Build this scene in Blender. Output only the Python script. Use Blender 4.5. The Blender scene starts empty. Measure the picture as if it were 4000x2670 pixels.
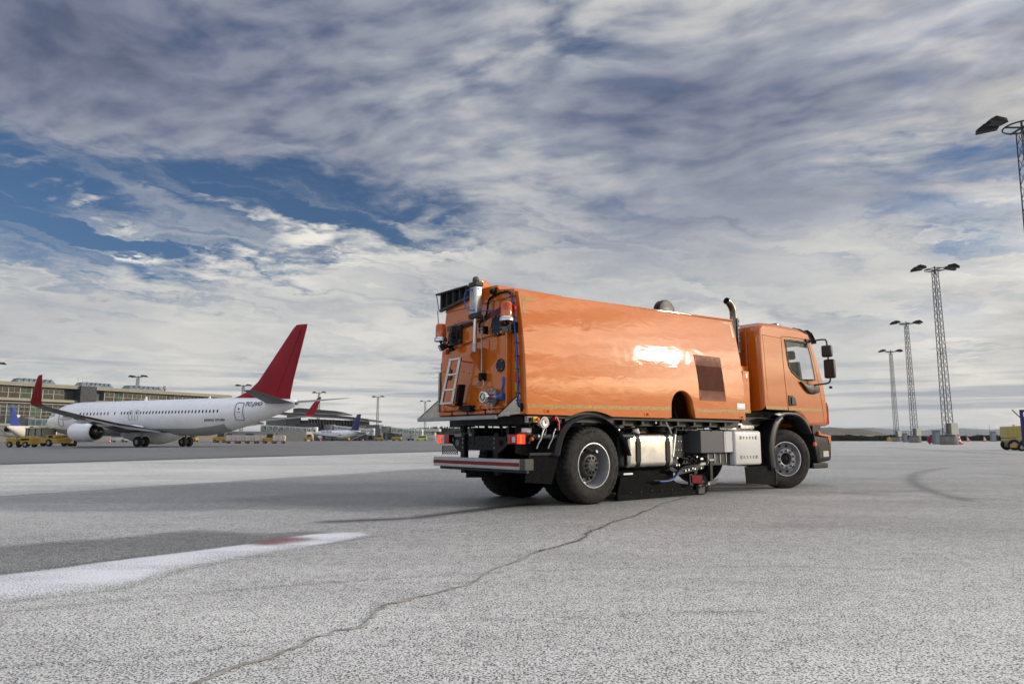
import bpy, bmesh, math, random
import numpy as np
from mathutils import Vector, Matrix
R = math.radians
random.seed(7)
SC = bpy.context.scene
COL = SC.collection

# ------------------------------------------------------------------ camera, sky, sun, exposure
FPX, YH, CH = 2750.0, 1712.0, 0.90          # focal length and horizon row for a 4000 px wide picture, eye height
PITCH = math.atan((YH - 1335) / FPX)
cd = bpy.data.cameras.new("camera"); cam = bpy.data.objects.new("camera", cd); COL.objects.link(cam)
cd.sensor_width = 36; cd.lens = 36 * FPX / 4000; cd.clip_start = 0.05; cd.clip_end = 30000
cam.location = (0, 0, CH); cam.rotation_euler = (R(90) + PITCH, 0, 0)
SC.camera = cam
SC.view_settings.view_transform = 'Standard'; SC.view_settings.look = 'None'
SC.view_settings.gamma = 1; SC.view_settings.exposure = 0.0

def ray(u, v):
    x = (u - 2000) / FPX; y = (1335 - v) / FPX; c, s = math.cos(PITCH), math.sin(PITCH)
    return Vector((x, c - y * s, s + y * c))
def at_y(u, v, y):
    r = ray(u, v); return Vector((0, 0, CH)) + r * (y / r.y)
def at_z(u, v, z):
    r = ray(u, v); return Vector((0, 0, CH)) + r * ((z - CH) / r.z)

SUN_EL, SUN_AZ = R(15.5), R(88.3)             # azimuth clockwise from +Y (the way the camera looks)
sd = bpy.data.lights.new("sun", 'SUN'); so = bpy.data.objects.new("sun", sd); COL.objects.link(so)
sd.energy = 3.0; sd.angle = R(2.6); sd.color = (1.0, 0.90, 0.76)
sv = Vector((math.sin(SUN_AZ) * math.cos(SUN_EL), math.cos(SUN_AZ) * math.cos(SUN_EL), math.sin(SUN_EL)))
so.rotation_euler = sv.to_track_quat('Z', 'Y').to_euler(); so.location = sv * 50

class NT:
    """small helper for writing node graphs"""
    def __init__(s, nt): s.nt = nt; s.n = nt.nodes; s.l = nt.links
    def node(s, t, ins=None, **kw):
        nd = s.n.new(t)
        for k, v in kw.items(): setattr(nd, k, v)
        for k, v in (ins or {}).items():
            if isinstance(v, bpy.types.NodeSocket): s.l.new(v, nd.inputs[k])
            else: nd.inputs[k].default_value = v
        return nd
    def m(s, op, a, b=0.0, c=0.0, clamp=False):
        return s.node('ShaderNodeMath', {0: a, 1: b, 2: c}, operation=op, use_clamp=clamp).outputs[0]
    def vm(s, op, a, b=(0, 0, 0)):
        return s.node('ShaderNodeVectorMath', {0: a, 1: b}, operation=op).outputs[0]
    def noise(s, vec, scale, detail=2, rough=.5, dist=0.0, dim='3D'):
        return s.node('ShaderNodeTexNoise', {'Vector': vec, 'Scale': scale, 'Detail': detail, 'Roughness': rough, 'Distortion': dist}, noise_dimensions=dim).outputs[0]
    def mapr(s, v, a, b, c=0.0, d=1.0, smooth=False):
        return s.node('ShaderNodeMapRange', {0: v, 1: a, 2: b, 3: c, 4: d}, interpolation_type='SMOOTHSTEP' if smooth else 'LINEAR').outputs[0]
    def mix(s, f, a, b, bt='MIX'):
        nd = s.n.new('ShaderNodeMix'); nd.data_type = 'RGBA'; nd.blend_type = bt
        for k, v in ((0, f), (6, a), (7, b)):
            if isinstance(v, bpy.types.NodeSocket): s.l.new(v, nd.inputs[k])
            else: nd.inputs[k].default_value = v if k == 0 else tuple(v) + (1,) * (4 - len(v))
        return nd.outputs[2]

def build_world():
    w = bpy.data.worlds.new("World"); SC.world = w; w.use_nodes = True
    w.node_tree.nodes.clear(); g = NT(w.node_tree)
    tc = g.node('ShaderNodeTexCoord').outputs['Generated']
    d = g.vm('NORMALIZE', tc)
    sp = g.node('ShaderNodeSeparateXYZ', {0: d}); x, y, z = sp.outputs
    za = g.m('ABSOLUTE', z)
    zc = g.m('ADD', za, 0.10)
    P = g.node('ShaderNodeCombineXYZ', {0: g.m('DIVIDE', x, zc), 1: g.m('DIVIDE', y, zc), 2: 0.0}).outputs[0]
    az = g.m('ARCTAN2', x, y)
    warp = g.noise(P, 1.0, 2, .5)
    wv = g.noise(g.vm('ADD', P, (7.3, 2.1, 0)), 1.0, 2, .5)
    Pw = g.vm('ADD', P, g.node('ShaderNodeCombineXYZ', {0: g.m('MULTIPLY', warp, .45), 1: g.m('MULTIPLY', wv, .45), 2: 0.0}).outputs[0])
    # direction-space coordinates of the big forms, wobbled so no edge is a clean ellipse
    wob = g.m('MULTIPLY', g.m('SUBTRACT', g.noise(P, 2.2, 5, .65), .5), 0.16)
    wob2 = g.m('MULTIPLY', g.m('SUBTRACT', g.noise(g.vm('ADD', P, (3, 9, 0)), 2.2, 5, .65), .5), 0.10)
    A = g.m('ADD', az, wob); E = g.m('ADD', za, wob2)
    def blob(px, py, rx, ry, amp, tilt=0.0):
        r = ray(px * 1.703, py * 1.703).normalized()
        a0 = math.atan2(r.x, r.y); e0 = r.z; k = 1.703 / FPX
        da = g.m('SUBTRACT', A, a0); de = g.m('SUBTRACT', E, e0)
        c, s = math.cos(tilt), math.sin(tilt)
        p = g.m('MULTIPLY', g.m('ADD', g.m('MULTIPLY', da, c), g.m('MULTIPLY', de, s)), 1 / (rx * k))
        q = g.m('MULTIPLY', g.m('SUBTRACT', g.m('MULTIPLY', de, c), g.m('MULTIPLY', da, s)), 1 / (ry * k))
        e = g.m('POWER', 2.718, g.m('MULTIPLY', g.m('ADD', g.m('MULTIPLY', p, p), g.m('MULTIPLY', q, q)), -1.0))
        return g.m('MULTIPLY', e, amp)
    def total(lst):
        t = None
        for b in lst: t = blob(*b) if t is None else g.m('ADD', t, blob(*b))
        return t
    gaps = total([(150, 440, 260, 75, .95), (560, 425, 230, 60, .95, .1), (370, 560, 230, 80, 1.0), (820, 490, 200, 50, .9, .1), (940, 550, 200, 50, .7), (120, 590, 200, 30, .45), (650, 570, 160, 40, .6), (80, 500, 160, 40, .6),
                  (1310, 90, 110, 60, .42, -.7), (1110, 170, 90, 45, .32), (2150, 350, 210, 45, .50, -.15), (2250, 560, 170, 45, .28), (30, 200, 90, 190, .16),
                  (560, 120, 260, 60, .2), (2000, 90, 160, 40, .18), (1040, 480, 80, 25, .45), (60, 350, 200, 30, .3), (1800, 250, 160, 60, .12)])
    # altocumulus ripples high up and torn cirrus lower down
    Pr = g.node('ShaderNodeVectorRotate', {0: Pw, 'Angle': .35}, rotation_type='Z_AXIS').outputs[0]
    ripple = g.noise(g.vm('MULTIPLY', Pr, (1.0, 1.5, 1.0)), 7.0, 4, .50)
    big = g.noise(Pw, 1.5, 5, .55)
    low = g.node('ShaderNodeCombineXYZ', {0: g.m('ADD', g.m('MULTIPLY', A, 3.0), g.m('MULTIPLY', E, 1.6)), 1: g.m('MULTIPLY', E, 9.0), 2: 1.7}).outputs[0]
    soft = g.noise(low, 1.0, 4, .5, .3)
    streak = g.noise(g.vm('MULTIPLY', g.node('ShaderNodeVectorRotate', {0: low, 'Angle': .55}, rotation_type='Z_AXIS').outputs[0], (.55, 1.5, 1.0)), 2.6, 6, .56, .9)
    hi = g.mapr(za, .24, .42, 0, 1, True)
    tex = g.m('ADD', g.m('MULTIPLY', g.m('SUBTRACT', big, .5), 1.0), g.m('ADD', g.m('MULTIPLY', g.m('SUBTRACT', ripple, .5), g.mapr(hi, 0, 1, .25, 1.2)), g.m('MULTIPLY', g.m('SUBTRACT', streak, .5), g.mapr(hi, 0, 1, 1.15, .3))))
    wisp = total([(170, 440, 190, 38, 1.0, -.35), (270, 560, 90, 45, 1.0, -.5), (500, 450, 130, 34, .8, -.25), (740, 530, 140, 38, 1.0, .15), (1040, 575, 180, 42, .8, .1), (570, 605, 200, 36, .8), (930, 500, 70, 20, .8), (60, 420, 90, 30, .5)])
    cov = g.m('ADD', g.m('ADD', .60, g.m('MULTIPLY', tex, .80)), g.m('MULTIPLY', gaps, -.68))
    cov = g.m('ADD', cov, g.m('MULTIPLY', wisp, g.mapr(g.m('ADD', g.m('MULTIPLY', streak, .6), g.m('MULTIPLY', ripple, .4)), .38, .62, -.02, .52)))
    mask = g.mapr(cov, -.02, .60, 0, 1, True)
    mask = g.m('MAXIMUM', mask, g.mapr(streak, .44, .72, .0, .36, True))
    # the low air is never clear blue
    mask = g.m('MAXIMUM', mask, g.mapr(za, .16, .04, 0.0, .94, True))
    # cloud brightness: thick dark bellies and bright thin parts
    lum = g.mapr(g.m('ADD', g.m('MULTIPLY', g.noise(g.vm('ADD', Pw, (4.0, 1.0, 0)), 1.1, 4, .5), g.mapr(za, .14, .3)), g.m('MULTIPLY', soft, g.mapr(za, .3, .14))), .34, .66, 0, 1)
    lum2 = g.mapr(g.m('ADD', g.m('MULTIPLY', ripple, hi), g.m('MULTIPLY', streak, g.m('SUBTRACT', 1.0, hi))), .36, .66, 0, 1)
    dark = total([(60, 30, 520, 260, .24), (1550, 240, 330, 85, .38), (330, 220, 520, 110, .15), (1300, 560, 420, 70, .12), (1900, 420, 300, 60, .12), (1000, 60, 300, 60, .1)])
    lit = total([(1900, 60, 600, 130, .16), (760, 535, 170, 50, .22), (190, 440, 190, 45, .26), (290, 565, 100, 40, .26), (560, 590, 240, 45, .18), (1040, 575, 220, 45, .16), (1980, 350, 150, 60, .22), (2200, 640, 300, 60, .16), (1150, 330, 300, 80, .1), (500, 450, 140, 36, .2)])
    b = g.m('ADD', g.m('MULTIPLY', lum, .22), g.m('MULTIPLY', g.m('SUBTRACT', lum2, .5), g.mapr(za, .05, .38, .04, .22)))
    b = g.m('ADD', b, g.mapr(za, .05, .42, .78, .43))
    b = g.m('SUBTRACT', g.m('ADD', b, lit), dark)
    # flat grey stratus bars close to the horizon
    bars = g.noise(g.node('ShaderNodeCombineXYZ', {0: g.m('MULTIPLY', az, 2.2), 1: g.m('MULTIPLY', za, 60.0), 2: 0.0}).outputs[0], 1.0, 4, .55, .2)
    bars = g.m('MULTIPLY', g.mapr(bars, .47, .62, 0, 1, True), g.mapr(za, .13, .05, 0, 1, True))
    b = g.m('SUBTRACT', b, g.m('MULTIPLY', bars, .26))
    cr = g.node('ShaderNodeValToRGB', {0: b}); el = cr.color_ramp.elements
    el[0].position = 0.0; el[0].color = (.075, .098, .160, 1); el[1].position = 1.0; el[1].color = (.86, .83, .76, 1)
    for p_, c_ in ((.28, (.180, .200, .285)), (.55, (.325, .350, .415)), (.8, (.60, .60, .585))):
        e = cr.color_ramp.elements.new(p_); e.color = c_ + (1,)
    sky = g.node('ShaderNodeTexSky', sky_type='NISHITA', sun_disc=False, sun_elevation=SUN_EL, sun_rotation=SUN_AZ, altitude=50.0, dust_density=.6, ozone_density=2.5)
    blue = g.mix(1.0, sky.outputs[0], (.050, .062, .078), 'MULTIPLY')
    col = g.mix(mask, blue, cr.outputs[0])
    # veiled brightness of the low sun, and unseen sky overhead brightened to light the ground
    sdir = g.node('ShaderNodeVectorMath', {0: d, 1: tuple(sv)}, operation='DOT_PRODUCT').outputs['Value']
    glow = g.m('POWER', g.m('MAXIMUM', sdir, 0.0), 30.0); core = g.m('POWER', g.m('MAXIMUM', sdir, 0.0), 900.0)
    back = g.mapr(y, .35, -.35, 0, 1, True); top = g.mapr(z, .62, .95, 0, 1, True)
    # behind the camera: bright broken band at middle height, duller cloud above, dull air near the ground
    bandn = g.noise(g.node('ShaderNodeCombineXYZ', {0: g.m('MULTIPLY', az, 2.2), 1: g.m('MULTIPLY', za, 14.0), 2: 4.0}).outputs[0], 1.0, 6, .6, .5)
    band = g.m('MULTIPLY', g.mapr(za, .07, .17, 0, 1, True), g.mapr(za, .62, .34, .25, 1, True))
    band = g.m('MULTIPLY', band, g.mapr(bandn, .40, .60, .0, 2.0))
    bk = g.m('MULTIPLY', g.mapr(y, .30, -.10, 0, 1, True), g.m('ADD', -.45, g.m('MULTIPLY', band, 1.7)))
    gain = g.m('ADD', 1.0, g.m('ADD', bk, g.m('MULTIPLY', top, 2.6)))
    wide = g.m('POWER', g.m('MAXIMUM', sdir, 0.0), 5.0)
    strk = g.m('MULTIPLY', g.mapr(bandn, .42, .58, .0, 1.5), g.mapr(za, .03, .14, .1, 1, True))
    gain = g.m('ADD', gain, g.m('ADD', g.m('MULTIPLY', g.m('MULTIPLY', wide, strk), 2.4), g.m('ADD', g.m('MULTIPLY', glow, 1.0), g.m('MULTIPLY', core, 4.0))))
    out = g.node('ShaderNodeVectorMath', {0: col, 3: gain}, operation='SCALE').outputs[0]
    out = g.mix(g.m('MINIMUM', g.m('MULTIPLY', wide, 1.1), 1.0), out, g.node('ShaderNodeVectorMath', {0: out, 1: (1.22, .96, .60)}, operation='MULTIPLY').outputs[0])
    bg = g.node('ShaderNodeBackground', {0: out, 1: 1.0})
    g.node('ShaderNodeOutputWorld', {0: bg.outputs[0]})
    w.cycles.sampling_method = 'MANUAL'; w.cycles.sample_map_resolution = 512
build_world()

# ------------------------------------------------------------------ materials
MATS = {}
def mat(name, col, rough=.5, metal=0.0, var=.08, vscale=6.0, bump=0.0, bscale=40.0, coat=0.0, spec=None, emit=None, trans=0.0, alpha=1.0, bdist=.01, col2=None, dirt=0.0):
    if name in MATS: return MATS[name]
    m = bpy.data.materials.new(name); m.use_nodes = True; g = NT(m.node_tree)
    bs = m.node_tree.nodes['Principled BSDF']
    if spec is None: spec = .16 if max(col) < .3 and not metal else .4
    tc = g.node('ShaderNodeTexCoord').outputs['Object']
    n = g.noise(tc, vscale, 4, .6)
    if col2 is None: col2 = tuple(max(0, c * (1 - 2 * var)) for c in col)
    c = g.mix(g.mapr(n, .38, .64, 0, 1), col2, col)
    if dirt:
        n2 = g.noise(g.vm('MULTIPLY', tc, (1, 1, .35)), vscale * 4, 5, .7)
        c = g.mix(g.mapr(n2, .55, .75, 0, dirt), c, (.20, .18, .155))
    g.l.new(c, bs.inputs['Base Color'])
    rn = g.mapr(g.noise(tc, vscale * 2.3, 3), .3, .7, rough * .85, min(1, rough * 1.15))
    g.l.new(rn, bs.inputs['Roughness']); bs.inputs['Metallic'].default_value = metal
    bs.inputs['Specular IOR Level'].default_value = spec
    bs.inputs['Coat Weight'].default_value = coat; bs.inputs['Coat Roughness'].default_value = .03
    if trans: bs.inputs['Transmission Weight'].default_value = trans
    if alpha < 1: bs.inputs['Alpha'].default_value = alpha
    if emit: bs.inputs['Emission Color'].default_value = emit[0] + (1,); bs.inputs['Emission Strength'].default_value = emit[1]
    if bump:
        bn = g.node('ShaderNodeBump', {'Strength': bump, 'Distance': bdist, 'Height': g.noise(tc, bscale, 4, .6)})
        g.l.new(bn.outputs[0], bs.inputs['Normal'])
    MATS[name] = m; return m

def paint_mat(name, col, wave=.004, wscale=1.6, rough=.42):
    """lacquered sheet metal whose surface is very slightly wavy"""
    m = bpy.data.materials.new(name); m.use_nodes = True; g = NT(m.node_tree); bs = m.node_tree.nodes['Principled BSDF']
    tc = g.node('ShaderNodeTexCoord').outputs['Object']
    c = g.mix(g.mapr(g.noise(tc, 2.0, 4), .35, .65, 0, 1), tuple(v * .93 for v in col), col)
    g.l.new(c, bs.inputs['Base Color']); bs.inputs['Roughness'].default_value = rough; bs.inputs['Specular IOR Level'].default_value = .1
    bs.inputs['Coat Weight'].default_value = 1.0; bs.inputs['Coat Roughness'].default_value = .035; bs.inputs['Coat IOR'].default_value = 1.58
    h = g.m('ADD', g.noise(g.vm('MULTIPLY', tc, (1, 1, 1.3)), wscale, 2, .5, .6), g.m('MULTIPLY', g.noise(g.vm('MULTIPLY', tc, (.8, 1, 2.6)), wscale * 2.6, 2, .5, 1.2), .20))
    bn = g.node('ShaderNodeBump', {'Strength': 1.0, 'Distance': wave, 'Height': h})
    g.l.new(bn.outputs[0], bs.inputs['Normal']); g.l.new(bn.outputs[0], bs.inputs['Coat Normal'])
    MATS[name] = m; return m

# ------------------------------------------------------------------ mesh helpers
class MB:
    def __init__(s): s.v = []; s.f = []
    def add(s, vs, fs):
        o = len(s.v); s.v += [tuple(v) for v in vs]; s.f += [tuple(i + o for i in f) for f in fs]; return s
    def box(s, c, d, M=None):
        hx, hy, hz = d[0] / 2, d[1] / 2, d[2] / 2
        vs = [Vector((sx * hx, sy * hy, sz * hz)) for sx in (-1, 1) for sy in (-1, 1) for sz in (-1, 1)]
        if M is not None: vs = [M @ v for v in vs]
        return s.add([v + Vector(c) for v in vs], [(0, 1, 3, 2), (4, 6, 7, 5), (0, 4, 5, 1), (2, 3, 7, 6), (0, 2, 6, 4), (1, 5, 7, 3)])
    def bb(s, x0, x1, y0, y1, z0, z1): return s.box(((x0 + x1) / 2, (y0 + y1) / 2, (z0 + z1) / 2), (abs(x1 - x0), abs(y1 - y0), abs(z1 - z0)))
    def prism(s, poly, a, b, axis='y'):
        """polygon in the plane across axis, extruded a..b"""
        def P(p, t): return {'y': (p[0], t, p[1]), 'x': (t, p[0], p[1]), 'z': (p[0], p[1], t)}[axis]
        n = len(poly)
        return s.add([P(p, a) for p in poly] + [P(p, b) for p in poly], [tuple(range(n)), tuple(range(2 * n - 1, n - 1, -1))] + [(i, i + n, (i + 1) % n + n, (i + 1) % n) for i in range(n)])
    def cyl(s, p0, p1, r0, r1=None, seg=16, caps=True):
        p0, p1 = Vector(p0), Vector(p1); r1 = r0 if r1 is None else r1
        q = (p1 - p0).to_track_quat('Z', 'Y'); vs = []
        for p, r in ((p0, r0), (p1, r1)):
            for i in range(seg):
                a = 2 * math.pi * i / seg; vs.append(p + q @ Vector((r * math.cos(a), r * math.sin(a), 0)))
        fs = [(i, (i + 1) % seg, (i + 1) % seg + seg, i + seg) for i in range(seg)]
        if caps: fs += [tuple(range(seg - 1, -1, -1)), tuple(range(seg, 2 * seg))]
        return s.add(vs, fs)
    def bar(s, p0, p1, w, h=None):
        """square bar"""
        p0, p1 = Vector(p0), Vector(p1); h = w if h is None else h; d = p1 - p0
        q = d.to_track_quat('X', 'Z').to_matrix()
        return s.box((p0 + p1) / 2, (d.length, w, h), q)
    def tube(s, pts, r, seg=8, closed=False, caps=True):
        pts = [Vector(p) for p in pts]; n = len(pts); rs = r if isinstance(r, (list, tuple)) else [r] * n
        vs = []; up = None
        for i, p in enumerate(pts):
            t = (pts[(i + 1) % n] - pts[i - 1]) if closed else (pts[min(i + 1, n - 1)] - pts[max(i - 1, 0)])
            t.normalize()
            if up is None: up = Vector((0, 0, 1)) if abs(t.z) < .9 else Vector((1, 0, 0))
            a = t.cross(up); a = a.normalized() if a.length > 1e-6 else t.orthogonal().normalized(); b = a.cross(t); up = b
            for k in range(seg):
                an = 2 * math.pi * k / seg; vs.append(p + (a * math.cos(an) + b * math.sin(an)) * rs[i])
        fs = []
        for i in range(n if closed else n - 1):
            for k in range(seg):
                j = (i + 1) % n; fs.append((i * seg + k, i * seg + (k + 1) % seg, j * seg + (k + 1) % seg, j * seg + k))
        if not closed and caps: fs += [tuple(range(seg - 1, -1, -1)), tuple(range((n - 1) * seg, n * seg))]
        return s.add(vs, fs)
    def lathe(s, prof, o=(0, 0, 0), axis='y', seg=32, closed=False):
        """prof: list of (radius, along)"""
        vs = []; o = Vector(o)
        for r, t in prof:
            for k in range(seg):
                a = 2 * math.pi * k / seg; c, d = r * math.cos(a), r * math.sin(a)
                vs.append(o + Vector({'y': (c, t, d), 'x': (t, c, d), 'z': (c, d, t)}[axis]))
        n = len(prof); fs = []
        for i in range(n if closed else n - 1):
            j = (i + 1) % n
            for k in range(seg): fs.append((i * seg + k, i * seg + (k + 1) % seg, j * seg + (k + 1) % seg, j * seg + k))
        return s.add(vs, fs)
    def grid(s, pts):
        """2-D list of points"""
        n, m = len(pts), len(pts[0])
        return s.add([p for r in pts for p in r], [(i * m + j, i * m + j + 1, (i + 1) * m + j + 1, (i + 1) * m + j) for i in range(n - 1) for j in range(m - 1)])
    def xf(s, M): s.v = [tuple(M @ Vector(v)) for v in s.v]; return s
    def build(s, name, m, parent=None, smooth=None, bevel=0.0, seg=2, solid=0.0, keep=False):
        me = bpy.data.meshes.new(name); me.from_pydata(s.v, [], s.f)
        bm = bmesh.new(); bm.from_mesh(me)
        if not keep: bmesh.ops.recalc_face_normals(bm, faces=bm.faces)
        if bevel:
            es = [e for e in bm.edges if len(e.link_faces) == 2 and e.calc_face_angle(0) > R(30)]
            bmesh.ops.bevel(bm, geom=es, offset=bevel, segments=seg, affect='EDGES', profile=.5, clamp_overlap=True)
        if smooth is not None:
            for f in bm.faces: f.smooth = True
            for e in bm.edges:
                if len(e.link_faces) == 2 and e.calc_face_angle(0) > R(smooth): e.smooth = False
        bm.to_mesh(me); bm.free()
        o = bpy.data.objects.new(name, me); COL.objects.link(o)
        if m is not None: me.materials.append(m)
        if parent is not None: o.parent = parent
        if solid:
            md = o.modifiers.new("s", 'SOLIDIFY'); md.thickness = solid; md.offset = -1
        return o

def pieces(b, name, m, parent, **kw):
    """every separate piece collected in b becomes a part of its own"""
    n = len(b.v); rt = list(range(n))
    def find(a):
        while rt[a] != a: rt[a] = rt[rt[a]]; a = rt[a]
        return a
    for f in b.f:
        for i in f[1:]: rt[find(i)] = find(f[0])
    gr = {}
    for f in b.f: gr.setdefault(find(f[0]), []).append(f)
    out = []
    for fs in gr.values():
        ids = sorted({i for f in fs for i in f}); mp = {i: k for k, i in enumerate(ids)}
        out.append(MB().add([b.v[i] for i in ids], [tuple(mp[i] for i in f) for f in fs]).build(name, m, parent, **kw))
    return out
def tag(o, label, cat, group=None, kind=None):
    if label: o['label'] = label
    if cat: o['category'] = cat
    if group: o['group'] = group
    if kind: o['kind'] = kind
    return o
def thing(name, label, cat, loc=(0, 0, 0), rz=0.0, group=None):
    o = bpy.data.objects.new(name, None); COL.objects.link(o); o.empty_display_size = .3
    o.location = loc; o.rotation_euler = (0, 0, rz); return tag(o, label, cat, group)
def struct(o): o['kind'] = 'structure'; return o
def dup(o, label=None, loc=None, rz=None, scale=None, parent=None):
    c = o.copy(); COL.objects.link(c); c.parent = parent
    for ch in list(o.children): dup(ch, parent=c)
    if label: c['label'] = label
    if loc is not None: c.location = loc
    if rz is not None: c.rotation_euler = (0, 0, rz)
    if scale is not None: c.scale = (scale,) * 3
    return c
def text_me(body, size, depth=0.0, shear=0.0, sp=1.0, ax='CENTER'):
    cu = bpy.data.curves.new("t", 'FONT'); cu.body = body; cu.size = size; cu.extrude = depth; cu.shear = shear; cu.offset = size * .022; cu.space_character = sp
    cu.align_x = ax; cu.align_y = 'CENTER'; cu.resolution_u = 2
    ob = bpy.data.objects.new("t", cu); COL.objects.link(ob)
    dg = bpy.context.evaluated_depsgraph_get(); dg.update()
    me = bpy.data.meshes.new_from_object(ob.evaluated_get(dg))
    vs = [v.co.copy() for v in me.vertices]; fs = [tuple(p.vertices) for p in me.polygons]
    bpy.data.objects.remove(ob); bpy.data.curves.remove(cu); bpy.data.meshes.remove(me)
    return vs, fs
def text(name, body, size, m, parent, M, depth=.001, shear=0.0, sp=1.0, ax='CENTER'):
    vs, fs = text_me(body, size, depth, shear, sp, ax); b = MB(); b.add([M @ v for v in vs], fs)
    return b.build(name, m, parent, keep=True)
def smoothpath(pts, n=6):
    """Catmull-Rom through pts"""
    pts = [Vector(p) for p in pts]; out = []
    for i in range(len(pts) - 1):
        p0, p1, p2, p3 = pts[max(i - 1, 0)], pts[i], pts[i + 1], pts[min(i + 2, len(pts) - 1)]
        for k in range(n):
            t = k / n
            out.append(.5 * ((2 * p1) + (p2 - p0) * t + (2 * p0 - 5 * p1 + 4 * p2 - p3) * t * t + (3 * p1 - p0 - 3 * p2 + p3) * t ** 3))
    out.append(pts[-1]); return out

# ------------------------------------------------------------------ ground: one sheet, marks kept as vertex data, grain in the material
def gpx(pts, ox=0.0, k=1.1745):
    """rows noted on the photograph -> points on the apron"""
    return [at_z(ox + x / k, 1700 + y / k, 0.0).xy for x, y in pts]
def vnoise(x, y, seed=0):
    xi, yi = np.floor(x), np.floor(y); fx, fy = x - xi, y - yi
    fx = fx * fx * (3 - 2 * fx); fy = fy * fy * (3 - 2 * fy)
    def h(a, b):
        n = np.sin(a * 127.1 + b * 311.7 + seed * 74.7) * 43758.5453
        return n - np.floor(n)
    return (h(xi, yi) * (1 - fx) + h(xi + 1, yi) * fx) * (1 - fy) + (h(xi, yi + 1) * (1 - fx) + h(xi + 1, yi + 1) * fx) * fy
def fbm(x, y, seed=0, o=4):
    t = 0; a = .5
    for i in range(o): t = t + a * vnoise(x * 2 ** i, y * 2 ** i, seed + i); a *= .5
    return t / (1 - .5 ** o)
def dseg(X, Y, pts):
    d = np.full(X.shape, 1e9)
    for (ax, ay), (bx, by) in zip(pts[:-1], pts[1:]):
        vx, vy = bx - ax, by - ay; t = np.clip(((X - ax) * vx + (Y - ay) * vy) / (vx * vx + vy * vy + 1e-9), 0, 1)
        d = np.minimum(d, np.hypot(X - ax - t * vx, Y - ay - t * vy))
    return d
def inpoly(X, Y, poly):
    c = np.zeros(X.shape, bool); n = len(poly)
    for i in range(n):
        (ax, ay), (bx, by) = poly[i], poly[(i + 1) % n]
        k = ((ay > Y) != (by > Y)) & (X < (bx - ax) * (Y - ay) / (by - ay + 1e-12) + ax); c ^= k
    return c
def sdf(X, Y, poly):
    d = dseg(X, Y, list(poly) + [poly[0]]); return np.where(inpoly(X, Y, poly), -d, d)
def sst(e0, e1, v):
    t = np.clip((v - e0) / (e1 - e0), 0, 1); return t * t * (3 - 2 * t)

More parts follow.
